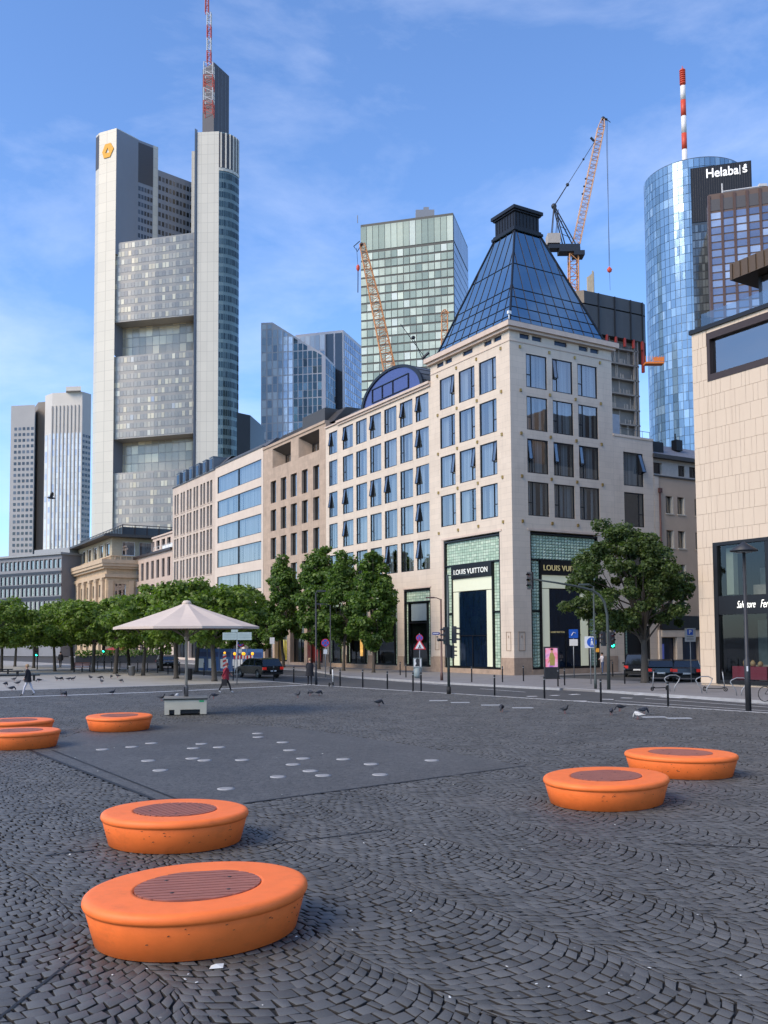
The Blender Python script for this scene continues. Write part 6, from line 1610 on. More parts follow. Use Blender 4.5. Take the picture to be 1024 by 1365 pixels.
# far hedge mass of trees beyond the square's end
# ================================================================== street furniture
M['post'] = mat('post_anthracite', (.035,.037,.042), .5, .3, var=.2)
M['postg'] = mat('post_green_grey', (.06,.075,.072), .5, .3, var=.15)
M['postr'] = mat('post_brown', (.12,.065,.055), .5, .3, var=.15)
M['galv'] = mat('galvanised', (.30,.31,.32), .45, .5, var=.1)
M['sblue'] = mat('sign_blue_face', (.015,.10,.50), .4, var=.03); M['sred'] = mat('sign_red_face', (.55,.02,.03), .4, var=.03); M['swhite'] = mat('sign_white_face', (.72,.72,.72), .4, var=.03)
M['black'] = mat('rubber_black', (.012,.012,.012), .7, var=.1)
bb = MB(); bb.lathe([(.045,-.1),(.045,.98),(.05,.985),(.05,1.03),(.035,1.05)],(0,0,0),12); bol = bb.build('bollard', M['post']); PROTOS.append(bol)
rb_ = MB(); rb_.lathe([(.047,.90),(.047,.94)],(0,0,0),12,cap=False); rb_.build('band', M['galv'], bol)
BL = [((391.7,909),'bollard left of the person in the black coat'),((453.5,914.6),'bollard just right of the white electric scooter'),((483.7,915.2),'second bollard right of the white electric scooter'),((516.5,919),'tallest looking plaza kerb bollard left of the poster bin'),((550.8,921.4),'bollard left of the pair before the poster bin'),((561.5,921.4),'bollard right of the pair before the poster bin'),((659.5,927.3),'plaza kerb bollard in front of the right edge of the corner portal'),((726,931),'plaza kerb bollard below the advertising column'),((801.2,935.8),'plaza kerb bollard below the blue footpath sign'),((890.8,942),'plaza kerb bollard in front of the leftmost electric scooter'),
 ((629,909.3),'pavement bollard before the dark blue shop door'),((670,909.3),'pavement bollard at the right end of the corner portal'),((698,908),'pavement bollard beside the building corner'),((744,915),'pavement bollard right under the advertising column'),((752.8,913.5),'pavement bollard right of the advertising column'),((833,911.5),'bollard left of the big maple trunk'),((817,900),'bollard beside the person in the white top'),((533.6,899.8),'far pavement bollard left of two, by the small shop portal'),((541.3,903),'far pavement bollard right of two, by the small shop portal'),((365,906),'bollard in front of the dark estate car'),((311,907),'bollard behind the man in red'),
 ((130.3,892),'far bollard next to the thick plane trunk'),((139.4,892.5),'second far bollard right of the thick plane trunk'),((149,893),'far bollard just left of a slim plane trunk'),((160,893.5),'far bollard right of a slim plane trunk'),((183.6,895.5),'far bollard right of the litter bin'),((196.8,896),'far bollard right of the third plane trunk'),((210,897),'far bollard below the parked blue glassed car'),((224,898.5),'far bollard below the rear of the far parked car'),((239.5,899.2),'far bollard just left of the parasol pole'),((272,900.5),'far bollard under the blue site fence')]
for q, lb in BL:
    p = G(*q); c = place(bol, (p.x,p.y,0), 0, lb); c['category'] = 'bollard'; c['group'] = 'bollards along the kerbs'
def pole_thing(name, label, cat, q, group=None): p = G(*q); return thing(name, label, cat, (p.x,p.y,0), 0, group), p
def up(q, v):   # height of photo row v over foot pixel q
    p = G(*q); return P(q[0], v, p.y).z
# street lamps
def lamp(label, q, vtop, r, m, arm=None, hat=False, base=.0):
    t, p = pole_thing('street_lamp', label, 'street lamp', q); H = up(q, vtop); b = MB()
    b.lathe([(r*1.5,0),(r*1.5,2.0 if hat else .5),(r,2.05 if hat else .55),(r*.8,H-.1)],(0,0,0),12); 
    if arm: b.tube([(0,0,H-.15),(arm*.4,0,H-.02),(arm,0,H)],.035,6)
    b.build('pole', m, t); h = MB()
    if hat:
        h.lathe([(.05,H-.42),(.52,H-.38),(.53,H-.34),(.10,H-.06),(.03,H)],(0,0,0),20); h.build('lamp_head', m, t)
        l = MB(); l.lathe([(.3,H-.43),(.3,H-.385)],(0,0,0),16); l.build('diffuser', M['galv'], t)
        s_ = MB(); s_.box(-.09,-.03,-.112 if False else -.16,-.148,1.55,1.75); s_.build('sticker', M['swhite'], t)
    elif arm: h.box(arm-.32*(1 if arm>0 else -1)*-1 if False else min(arm,arm*1.0)-.3, arm+.3, -.12,.12,H-.05,H+.05); h.build('lamp_head', m, t)
    return t
lamp('dark street lamp with a flat hat in front of the clad building', (998,948), 722, .075, M['post'], hat=True)
lamp('brown street lamp with a short arm at the left of the corner portal', (589,907), 796.5, .07, M['postr'], arm=-.75)
lamp('slim street lamp beside the person in the black coat', (421.5,913), 788, .06, M['post'], arm=.35)
lamp('slim street lamp behind the white electric scooter', (440.8,899), 805, .055, M['post'], arm=-.9)
lamp('street lamp post carrying nothing else right of the footpath sign', (794,918), 779, .055, M['postg'], arm=-.55)
# traffic lights
def head(root, c, facing, green=False, s=1.0):
    t_ = MB(); R = Matrix.Rotation(facing, 3, 'Z'); t_.tbox(Vector(c), (.30*s,.22*s,.95*s), R)
    for k in range(3):
        z = (.3-.3*k)*s
        for a in range(7):
            th = PI*a/6; V0 = R@Vector((.11*s*math.cos(th),-.11*s,z+.11*s*math.sin(th))); V1 = R@Vector((.10*s*math.cos(th),-.32*s,z+.09*s*math.sin(th)))
            if a: t_.face([Vector(c)+P0,Vector(c)+V0,Vector(c)+V1,Vector(c)+P1])
            P0, P1 = V0, V1
    o = t_.build('signal_head', M['post'], root)
    for k in range(3):
        l = MB(); n = 12; z = (.3-.3*k)*s
        l.face([Vector(c)+R@Vector((.10*s*math.cos(2*PI*a/n),-.115*s,z+.10*s*math.sin(2*PI*a/n))) for a in range(n)])
        on = green and k == 2
        l.build('lens', mat('lens_green_on',(.02,.9,.45),.4,emit=4,var=0) if on else mat('lens_off_%d'%k,[(.10,.01,.01),(.10,.05,.01),(.01,.06,.035)][k],.25,var=0), o)
    return o
t, p = pole_thing('traffic_light', 'tall traffic light post with two signal heads before the corner portal', 'traffic light', (598.5,925)); 
H = up((598.5,925), 766); b = MB(); b.lathe([(.11,0),(.11,.35)],(0,0,0),12); b.lathe([(.075,.35),(.07,2.4),(.055,H)],(0,0,0),12); b.tube([(0,0,H-.05),(.5,0,H-.03),(1.0,0,H-.02)],.03,6); b.box(.6,1.2,-.1,.1,H-.05,H+.03); b.build('pole', M['postg'], t)
b = MB(); b.lathe([(.115,0),(.115,.38)],(0,0,0),12); b.build('foot', M['black'], t)
head(t, (-.13,-.2,3.05), R_(-70), s=.95); head(t, (.32,.1,3.1), R_(75), s=.95); head(t, (-.02,-.18,2.25), R_(200), s=.72); head(t, (.22,0,2.2), R_(75), s=.72)
b = MB(); b.tube([(-.45,0,2.85),(.3,0,2.85)],.03,5); b.lathe([(.02,-.05),(.09,-.02),(.09,.1),(.02,.12)],(-.5,0,2.8),8); b.build('bracket', M['post'], t)
t, p = pole_thing('traffic_light', 'mast arm traffic light curving over the crossing with a green light on its post', 'traffic light', (811.7,919)); ay = p.y
def rel(u, v, dy=0): return P(u, v, ay+dy)-Vector((p.x,p.y,0))
b = MB(); path = [(0,0,0),rel(811,862),rel(809.5,820),rel(806,803),rel(799,793),rel(789,786.5),rel(766,781,-.3),rel(740,776.5,-.6),rel(712,772.5,-.9)]
b.tube(path,[.10,.09,.08,.075,.07,.065,.06,.05,.045],12); b.build('pole', M['postg'], t)
head(t, tuple(rel(707,774,-.95)), R_(-35), s=1.0); head(t, tuple(rel(815.5,853.5,-.25)), R_(18), True, .95); head(t, tuple(rel(804.5,851.5,.1)), R_(-75), s=.85)
b = MB(); b.tube([rel(803,858),rel(816,858)],.03,5); b.tube([rel(811,880),rel(817,880)],.02,4); b.build('bracket', M['post'], t)
for (u,v,lb) in ((139.0,868,'small green traffic light beside a trunk in the left tree row'),(50,873,'small green traffic light far left behind the trees')):
    P0_ = P(u, v, 95); t = thing('traffic_light', lb, 'traffic light', (P0_.x,P0_.y,0)); b = MB(); b.lathe([(.06,0),(.06,P0_.z+.4)],(0,0,0),8); b.build('pole', M['post'], t); head(t,(0,-.15,P0_.z+.3),0,True,1.0)
# signs
def plate_disc(root, c, r, m, name='sign_face', y=0.0, n=24, rot=0):
    b = MB(); V0 = [(c[0]+r*math.cos(2*PI*k/n+rot), c[1]+y, c[2]+r*math.sin(2*PI*k/n+rot)) for k in range(n)]; b.face(V0); b.face([(v[0],v[1]+.02,v[2]) for v in V0])
    for k in range(n): b.face([V0[k],V0[(k+1)%n],(V0[(k+1)%n][0],V0[(k+1)%n][1]+.02,V0[(k+1)%n][2]),(V0[k][0],V0[k][1]+.02,V0[k][2])])
    return b.build(name, m, root)
def nostop(root, z, r=.28, y=-.08):
    plate_disc(root,(0,0,z),r,M['sred'],y=y); plate_disc(root,(0,0,z),r*.82,M['sblue'],y=y-.006)
    for a in (PI/4,3*PI/4):
        b = MB(); b.tbox(Vector((0,y-.011,z)),(r*1.6,.006,r*.16),Matrix.Rotation(a,3,'Y')); b.build('cross_bar', M['sred'], root)
TI = Matrix(((1,0,0,0),(0,0,-1,0),(0,1,0,0),(0,0,0,1)))
t, p = pole_thing('footpath_sign', 'square blue and white footpath sign on a thin post beside the crossing', 'road sign', (788,912)); z = up((788,912),856)
b = MB(); b.lathe([(.03,0),(.03,z+.4)],(0,0,0),8); b.build('pole', M['galv'], t); b = MB(); b.box(-.36,.32,-.06,-.035,z-.36,z+.36); b.build('sign_plate', M['swhite'], t)
plate_disc(t,(.08,0,z),.30,M['sblue'],y=-.085); 
b = MB(); b.lathe([(.035,.12),(.05,.17),(.035,.22)],(.08,-.1,z),8); b.face([(.0,-.1,z-.2),(.05,-.1,z-.2),(.09,-.1,z-.05),(.13,-.1,z-.2),(.18,-.1,z-.2),(.13,-.1,z+.1),(.03,-.1,z+.1)]); b.build('pictogram', M['swhite'], t)
b = MB(); b.box(.35,.55,-.02,.1,z-.62,z-.38); b.build('push_button_box', mat('button_yellow',(.70,.30,.02),.5), t)
t, p = pole_thing('arrow_sign', 'blue sign with a white plate on a post before the dark shop doorway', 'road sign', (765.5,904)); z = up((765.5,904),845)
b = MB(); b.lathe([(.035,0),(.035,z+.3)],(0,0,0),8); b.build('pole', M['galv'], t); b = MB(); b.box(-.33,.33,-.06,-.04,z-.3,z+.33); b.build('sign_plate', M['sblue'], t); b = MB(); b.box(-.30,.30,-.06,-.04,z-.85,z-.38); b.build('text_plate', M['swhite'], t)
b = MB(); b.tube([(-.15,-.08,z-.12),(0,-.08,z+.12),(.15,-.08,z+.05)],.025,4); b.build('pictogram', M['swhite'], t)
t, p = pole_thing('parking_sign', 'blue P parking sign over a white plate beside the clad building', 'road sign', (921.7,909.5)); z = up((921.7,909.5),846)
b = MB(); b.lathe([(.03,0),(.03,z+.4)],(0,0,0),8); b.build('pole', M['galv'], t); b = MB(); b.box(-.36,.34,-.06,-.04,z-.45,z+.42); b.build('sign_plate', mat('plate_grey',(.42,.43,.44),.5), t); b = MB(); b.box(-.2,.16,-.07,-.062,z-.02,z+.34); b.build('blue_field', M['sblue'], t)
text_mesh('lettering','P',.34,.003,M['swhite'],t,Matrix.Translation((-.02,-.078,z+.16))@TI, bold=.012)
b = MB(); 
for k in range(3): b.box(-.24,.2,-.066,-.061,z-.14-k*.1,z-.11-k*.1)
b.build('small_print', M['post'], t)
t, p = pole_thing('roadworks_sign', 'red triangular roadworks sign under a round no stopping sign', 'road sign', (559.8,905)); z = up((559.8,905),858)
b = MB(); b.lathe([(.03,0),(.03,z+.75)],(0,0,0),8); b.build('pole', M['galv'], t); nostop(t, z+.42, .26, -.06)
def tri(root, s_, y, m, z0, nm): b = MB(); b.prism([(-s_,0),(s_,0),(0,s_*1.7)],-.008,.008); o = b.build(nm, m, root); o.rotation_euler = (PI/2,0,0); o.location = (0,y,z0)
tri(t,.46,-.10,M['sred'],z-.42,'sign_face'); tri(t,.33,-.115,M['swhite'],z-.36,'white_field')
b = MB(); b.lathe([(.03,.08),(.045,.12),(.03,.16)],(0,-.135,z-.25),8); b.tube([(-.1,-.13,z-.34),(0,-.13,z-.2),(.02,-.13,z-.15)],.03,4); b.tube([(.1,-.13,z-.34),(.02,-.13,z-.22)],.025,4); b.build('pictogram', M['post'], t)
for (q, vv, lb) in (((434,903),857,'round no stopping sign on a post behind the black coated person'),((320.5,900),857,'round no stopping sign under the pale street name board')):
    t, p = pole_thing('no_stopping_sign', lb, 'road sign', q); z = up(q, vv); b = MB(); b.lathe([(.03,0),(.03,z+.3)],(0,0,0),8); b.build('pole', M['galv'], t); nostop(t, z, .32, -.06); b = MB(); b.box(-.14,.14,-.06,-.045,z-.85,z-.5); b.build('text_plate', M['swhite'], t)
t, p = pole_thing('direction_board', 'pale green white direction board on a slim post right of the parasol', 'direction sign', (316,913)); z = up((316,913),848)
b = MB(); b.lathe([(.035,0),(.035,z+.2)],(0,0,0),8); b.build('pole', M['galv'], t); M['board'] = mat('board_pale',(.36,.44,.42),.5,var=.08)
b = MB(); b.box(-.93,-.01,-.06,-.03,z-.24,z+.24); b.box(.02,.95,-.06,-.03,z-.25,z+.25); b.box(-.38,.06,-.06,-.03,z+.26,z+.50); b.build('board', M['board'], t)
b = MB(); 
for k in (-1,0,1): b.box(-.85,-.1,-.066,-.061,z+.12*k,z+.12*k+.025); b.box(.1,.87,-.066,-.061,z+.12*k,z+.12*k+.025)
b.build('small_print', mat('board_print',(.22,.27,.27),.5), t)
t, p = pole_thing('small_square_sign', 'small square pale sign on a post above the dark estate car', 'road sign', (363,899)); z = up((363,899),854)
b = MB(); b.lathe([(.03,0),(.03,z+.3)],(0,0,0),8); b.build('pole', M['galv'], t); b = MB(); b.box(-.2,.2,-.05,-.03,z-.27,z+.27); b.build('sign_plate', M['swhite'], t)
# street name plates
M['nameblue'] = mat('street_name_blue', (.03,.05,.22), .4, var=.05)
q = P(581,844.5,66.3); t = thing('street_name_sign', 'small dark blue street name sign hung on the brown lamp post', 'street sign', q); b = MB(); b.box(-.25,.28,-.03,.0,-.09,.09); b.build('plate', M['nameblue'], t); b = MB(); b.box(-.2,.2,-.036,-.031,-.02,.02); b.build('print_line', M['swhite'], t); b = MB(); b.box(.05,.15,-.03,0,-.3,-.18); b.build('small_lamp', M['post'], t)
b = MB(); b.box(.28,.36,-.02,.0,-.03,.03); b.build('bracket', M['postr'], t)
q = P(820.5,836,69.5); t = thing('street_name_board', 'blue and white street name boards on the pale wall behind the mast arm', 'street sign', (q.x,q.y,q.z), R_(15)); b = MB(); b.box(-.45,.45,-.03,0,.0,.32); b.build('plate', M['swhite'], t); b = MB(); b.box(-.4,.4,-.036,-.031,.1,.24); b.box(-.15,.3,-.03,0,-.35,-.05); b.build('blue_plate', M['nameblue'], t)
# advertising column with poster
t, p = pole_thing('poster_column', 'dark advertising display with a pink fashion poster beside the building corner', 'advertising display', (735,905)); H = up((735,905),862)
t.rotation_euler[2] = R_(8); b = MB(); b.box(-.52,.58,-.18,.18,0,.08); b.box(-.5,.56,-.14,.14,.08,H); b.build('casing', M['post'], t)
zb, zt = H*.37, H-.1; M['pink'] = None
def postermat():
    m = bpy.data.materials.new('poster_print'); nt, N, Lk, B = nodes_of(m); tc = N.new('ShaderNodeTexCoord'); nz = N.new('ShaderNodeTexNoise'); nz.inputs['Scale'].default_value = 1.6; Lk.new(tc.outputs['Object'], nz.inputs['Vector'])
    cr = N.new('ShaderNodeValToRGB'); el = cr.color_ramp.elements; el[0].position = .3; el[0].color = (.32,.10,.42,1); el[1].position = .7; el[1].color = (.75,.12,.18,1); e = el.new(.5); e.color = (.72,.35,.50,1)
    Lk.new(nz.outputs['Fac'], cr.inputs[0]); Lk.new(cr.outputs[0], B.inputs['Base Color']); Lk.new(cr.outputs[0], B.inputs['Emission Color']); B.inputs['Emission Strength'].default_value = .25; return m
b = MB(); b.face([(-.44,-.145,zb),(.44,-.145,zb),(.44,-.145,zt),(-.44,-.145,zt)]); b.build('poster', postermat(), t)
zc = (zb+zt)/2; b = MB(); y = -.149
b.face([(-.12,y,zb+.1),(.22,y,zb+.1),(.25,y,zc),(.12,y,zc+.35),(-.1,y,zc+.35),(-.18,y,zc)]); b.build('poster_dress', mat('poster_olive',(.35,.28,.08),.5,emit=.1), t)
b = MB(); y = -.152; b.face([(.02+.09*math.cos(a*PI/6),y,zc+.50+.12*math.sin(a*PI/6)) for a in range(12)]); b.face([(-.04,y,zc+.3),(.08,y,zc+.3),(.08,y,zc+.42),(-.04,y,zc+.42)]); b.face([(-.16,y,zc-.1),(-.3,y,zc-.35),(-.24,y,zc-.4),(-.08,y,zc-.1)]); b.build('poster_figure', mat('poster_skin',(.60,.30,.18),.5,emit=.1), t)
b = MB(); y = -.155; b.face([(.02+.10*math.cos(a*PI/6),y,zc+.58+.07*math.sin(a*PI/6)) for a in range(12)]); b.build('poster_hair', M['post'], t)
# poster bin
t, p = pole_thing('poster_bin', 'grey column bin with a framed portrait poster under the roadworks sign', 'litter bin', (557,904)); H = up((557,904),877)
b = MB(); b.box(-.32,.30,-.2,.2,.75,H); b.lathe([(.26,0.04),(.30,.2),(.30,.75)],(0,0,0),14); b.lathe([(.2,0),(.2,.06)],(0,0,0),12); b.build('body', mat('bin_grey',(.20,.25,.26),.5,var=.1), t)
b = MB(); b.box(-.27,.25,-.215,-.2,.85,H-.08); b.build('poster', M['swhite'], t); b = MB(); b.lathe([(.001,-.01),(.15,0),(.001,.01)],(0,-.222,(H+.75)/2+.12),14); 
V = [(-.01+.15*math.cos(a*PI/8),-.222,(H+.85)/2+.1+.2*math.sin(a*PI/8)) for a in range(16)]; b = MB(); b.face(V); b.face([(-.2,-.222,.88),(.18,-.222,.88),(.1,-.222,1.1),(-.1,-.222,1.1)]); b.build('poster_portrait', M['post'], t)
# litter bins
for (q, vt, lb) in (((175.5,901),887.5,'grey cylinder litter bin between two plane trunks at the left'),((251.5,907),891.5,'dark litter bin right behind the parasol pole')):
    t, p = pole_thing('litter_bin', lb, 'litter bin', q); H = up(q, vt); b = MB(); b.lathe([(.20,.03),(.24,.05),(.25,H-.05),(.27,H-.03),(.27,H),(.22,H),(.21,H-.1)],(0,0,0),20,cap=False); b.lathe([(.01,.04),(.2,.04)],(0,0,0),20,cap=False); b.build('drum', M['galv'] if vt < 890 else M['post'], t)
    b = MB(); 
    for k in range(16): b.tube([(.247*math.cos(k*PI/8),.247*math.sin(k*PI/8),.08),(.252*math.cos(k*PI/8),.252*math.sin(k*PI/8),H-.06)],.012,4)
    b.build('slats', M['post'], t)
# park bench and three black slab benches
t, p = pole_thing('park_bench', 'small park bench with armrests between plane trunks at the left', 'bench', (109.5,896)); t.rotation_euler[2] = R_(10); b = MB()
for k in range(4): b.box(-.75,.75,-.25+k*.12,-.17+k*.12,.43,.46)
b.build('seat', M['bwood'], t); b = MB()
for k in range(3): b.box(-.75,.75,.24,.27,.55+k*.13,.63+k*.13)
b.build('backrest', M['bwood'], t)
for x in (-.7,.7,0): b = MB(); b.box(x-.03,x+.03,-.25,-.2,0,.62 if x else .43); b.box(x-.03,x+.03,.24,.29,0,.9); b.box(x-.03,x+.03,-.25,.27,.36,.42); (b.box(x-.03,x+.03,-.25,.27,.6,.64) if x else None); b.build('leg', M['blackmetal'], t)
for (q0,q1,lb) in (((-60,909),(53,907.2),'nearest and longest of the black slab benches at the left edge'),((-60,902.5),(30,901.4),'middle black slab bench at the left edge'),((-50,899.5),(17,898.4),'farthest and shortest black slab bench at the left edge')):
    p0_, p1_ = G(*q0), G(*q1); d = p1_-p0_; L = d.length; t = thing('slab_bench', lb, 'bench', p0_, math.atan2(d.y,d.x), 'black slab benches'); b = MB(); b.box(0,L,-.28,.28,.37,.46); b.build('seat', M['blackmetal'], t)
    for k in range(3): b = MB(); x = .4+k*(L-.8)/2; b.box(x-.06,x+.06,-.2,.2,0,.37); b.build('leg', M['black'], t)
# blue site fence with white posters, barriers with yellow lamps
M['fblue'] = mat('fence_blue', (.035,.10,.28), .5, var=.12); M['fblue2'] = mat('fence_blue_dark', (.015,.04,.15), .5, var=.1)
fx = [261,277,293,309,330,351]
for i,(u0,u1) in enumerate(zip(fx[:-1],fx[1:])):
    p0_, p1_ = P(u0,891,88-i*1.2), P(u1-.4,891.5,88-(i+1)*1.2); d = xy(p1_)-xy(p0_); L = d.length; z1 = P(u0,864.5,88).z
    t = thing('site_fence_panel', ['leftmost blue site fence panel with a white poster','second blue site fence panel from the left','third blue site fence panel, behind the striped beacon','fourth blue site fence panel behind the sign post','last blue site fence panel behind the dark estate car'][i], 'site fence', (p0_.x,p0_.y,0), math.atan2(d.y,d.x), 'blue site fence panels')
    b = MB(); b.box(0,L,-.03,.03,.05,z1); b.build('board', M['fblue'], t); b = MB(); b.box(.12,L-.12,-.036,-.031,z1-.75,z1-.3); b.build('print_band', M['fblue2'], t)
    if i < 4: b = MB(); b.box(.15,L*.72,-.04,-.032,.3,z1-.95); b.build('poster', M['swhite'], t)
    b = MB(); b.box(-.04,.0,-.06,.06,0,z1+.05); b.box(0,L,-.12,.12,0,.06); b.build('post', M['galv'], t)
M['amber'] = mat('amber_lamp', (.85,.40,.02), .4, emit=.8, var=0)
def stripes(root, x0, x1, z0, z1, y, n, name='stripe', vert=False):
    b = MB(); b.box(x0,x1,y,y+.03,z0,z1); b.build('board', M['swhite'], root); b = MB()
    for k in range(n):
        if vert:
            za = z0+(z1-z0)*k/n; zb = za+(z1-z0)/n*.5; b.face([(x0,y-.004,za),(x1,y-.004,za+.12),(x1,y-.004,zb+.12),(x0,y-.004,zb)])
        else:
            xa = x0+(x1-x0)*k/n; xb = xa+(x1-x0)/n*.5; b.face([(xa,y-.004,z0),(xb,y-.004,z0),(xb,y-.004,z1),(xa,y-.004,z1)])
    b.build(name, M['sred'], root)
t, p = pole_thing('warning_beacon', 'red and white striped warning beacon with an amber lamp behind the man in red', 'beacon', (299.5,900)); z0, z1 = up((299.5,900),890), up((299.5,900),872)
stripes(t,-.14,.14,z0-.3,z1,-.05,4,vert=True); b = MB(); b.lathe([(.08,0),(.1,.1),(.06,.18)],(0,0,z1+.02),10); b.build('lamp', M['amber'], t); b = MB(); b.box(-.3,.3,-.2,.2,0,.1); b.box(-.03,.03,-.02,.02,.1,z1); b.build('foot', M['black'], t)
for (q, lb) in (((318.5,899),'striped barrier board with amber lamps left of the estate car'),((331,898.5),'striped barrier board with amber lamps above the estate car bonnet')):
    t, p = pole_thing('barrier_board', lb, 'barrier', q); z = up(q,876); stripes(t,-.42,.42,z-.14,z+.14,-.03,3); b = MB(); b.box(-.38,-.34,-.02,.02,0,z+.14); b.box(.34,.38,-.02,.02,0,z+.14); b.box(-.45,.45,-.2,.2,0,.06); b.build('frame', M['galv'], t)
    for x in (-.36,.36): b = MB(); b.lathe([(.07,0),(.12,.08),(.12,.2),(.05,.26)],(x,0,z+.16),10); b.build('lamp', M['amber'], t)
# red cafe parasols under the trees in front of the palace
for (u,v,Y_,lb) in ((157,862,128,'dark red cafe parasol in front of the sandstone palace'),(147,866,134,'smaller looking dark red cafe parasol left of its twin')):
    q = P(u,v,Y_); t = thing('cafe_parasol', lb, 'parasol', (q.x,q.y,0), 0, 'red cafe parasols'); b = MB(); b.lathe([(1.7,q.z-.5),(1.6,q.z-.45),(.05,q.z+.3)],(0,0,0),8); b.build('canopy', mat('cafe_red',(.30,.03,.03),.8), t); b = MB(); b.tube([(0,0,0),(0,0,q.z+.2)],.04,6); b.build('pole', M['galv'], t)
h_ = P(165,885,120); b = MB(); b.box(-6,6,-.4,.4,0,1.0); t = thing('planter_hedge','low dark green planter hedge in front of the sandstone palace','hedge',(h_.x,h_.y,0),R_(8)); b.build('trough', M['post'], t)
b = MB(); r_ = random.Random(9)
for _ in range(1500):
    c = Vector((r_.uniform(-6,6), r_.uniform(-.5,.5), r_.uniform(.8,1.7))); n1 = Vector((r_.gauss(0,1),r_.gauss(0,1),r_.gauss(0,1))).normalized(); n2 = n1.cross(Vector((r_.gauss(0,1),r_.gauss(0,1),r_.gauss(0,1)))).normalized(); s_ = r_.uniform(.08,.16)
    b.face([c-n1*s_, c+n2*s_, c+n1*s_, c-n2*s_])
b.build('foliage', LEAFB, t)

# bike hoops, scooters, bicycle
def hoop(label, q, ang=0.0):
    t, p = pole_thing('bike_hoop', label, 'bike stand', q, 'curved bike hoops'); t.rotation_euler[2] = ang; b = MB()
    b.tube([(-.10,0,-.05),(-.14,0,.25),(-.42,.0,.66),(-.36,0,.75),(-.1,.0,.86),(.25,0,.86),(.48,0,.74),(.40,0,.55),(.16,0,.25),(.13,0,-.05)],.028,8); b.build('tube', M['galv'], t)
hoop('curved bike hoop between the two electric scooters by the clad building', (896,921.5), R_(10)); hoop('curved bike hoop just left of the clad building corner scooter', (938.5,924), R_(5)); hoop('curved bike hoop behind the hat lamp post', (985,927), R_(5))
def wheel(b, c, R, r, ax='y', n=22):
    pts = [Vector(c)+Vector((R*math.cos(2*PI*k/n),0,R*math.sin(2*PI*k/n))) for k in range(n+1)]; b.tube(pts, r, 6, False)
def scooter(label, q, ang, m, stem='black'):
    t, p = pole_thing('electric_scooter', label, 'scooter', q, 'parked electric scooters'); t.rotation_euler[2] = ang
    b = MB(); b.box(-.42,.35,-.08,.08,.13,.17); b.tube([(.35,0,.16),(.50,0,.22)],.035,6); b.build('deck', M['black'], t)
    b = MB(); b.tube([(.50,0,.18),(.40,0,1.12)],.03,8); b.build('stem', m, t); b = MB(); b.tube([(.39,-.24,1.16),(.40,0,1.13),(.39,.24,1.16)],.018,6); b.box(.36,.44,-.04,.04,1.05,1.12); b.build('handlebar', M['black'], t)
    for x in (.54,-.50): b = MB(); wheel(b,(x,0,.11),.085,.028); b.tube([(x,-.04,.11),(x,.04,.11)],.035,8); b.build('wheel', M['black'], t)
    b = MB(); b.tube([(-.58,0,.2),(-.5,0,.25),(-.42,0,.2)],.02,5); b.build('mudguard', M['black'], t)
scooter('black electric scooter standing left of the bike hoops', (880,920.5), R_(205), M['galv']); scooter('black electric scooter leaning by the corner of the clad building', (953,921.5), R_(-20), M['galv']); scooter('white stemmed electric scooter on the plaza kerb', (441.5,914.8), R_(80), M['white'])
t, p = pole_thing('bicycle', 'bicycle whose wheel enters at the right edge of the square', 'bicycle', (1034,935)); t.rotation_euler[2] = R_(12)
for x in (-.52,.52):
    b = MB(); wheel(b,(x,0,.34),.33,.018,n=30); o = b.build('wheel', M['black'], t); b = MB()
    for k in range(14): b.tube([(x,0,.34),(x+.32*math.cos(k*2*PI/14),0,.34+.32*math.sin(k*2*PI/14))],.002,3,False)
    b.build('spoke', M['galv'], o)
b = MB(); b.tube([(-.52,0,.34),(-.1,0,.32),(.3,0,.8),(-.18,0,.78),(-.1,0,.32)],.016,6); b.tube([(-.52,0,.34),(-.18,0,.78),(-.2,0,.9)],.012,6); b.tube([(.52,0,.34),(.36,0,.72),(.32,0,.95)],.014,6); b.build('frame', M['post'], t)
b = MB(); b.box(-.32,-.08,-.07,.07,.9,.94); b.build('saddle', M['black'], t); b = MB(); b.tube([(.25,-.28,1.0),(.34,0,.98),(.25,.28,1.0)],.012,6); b.build('handlebar', M['black'], t)

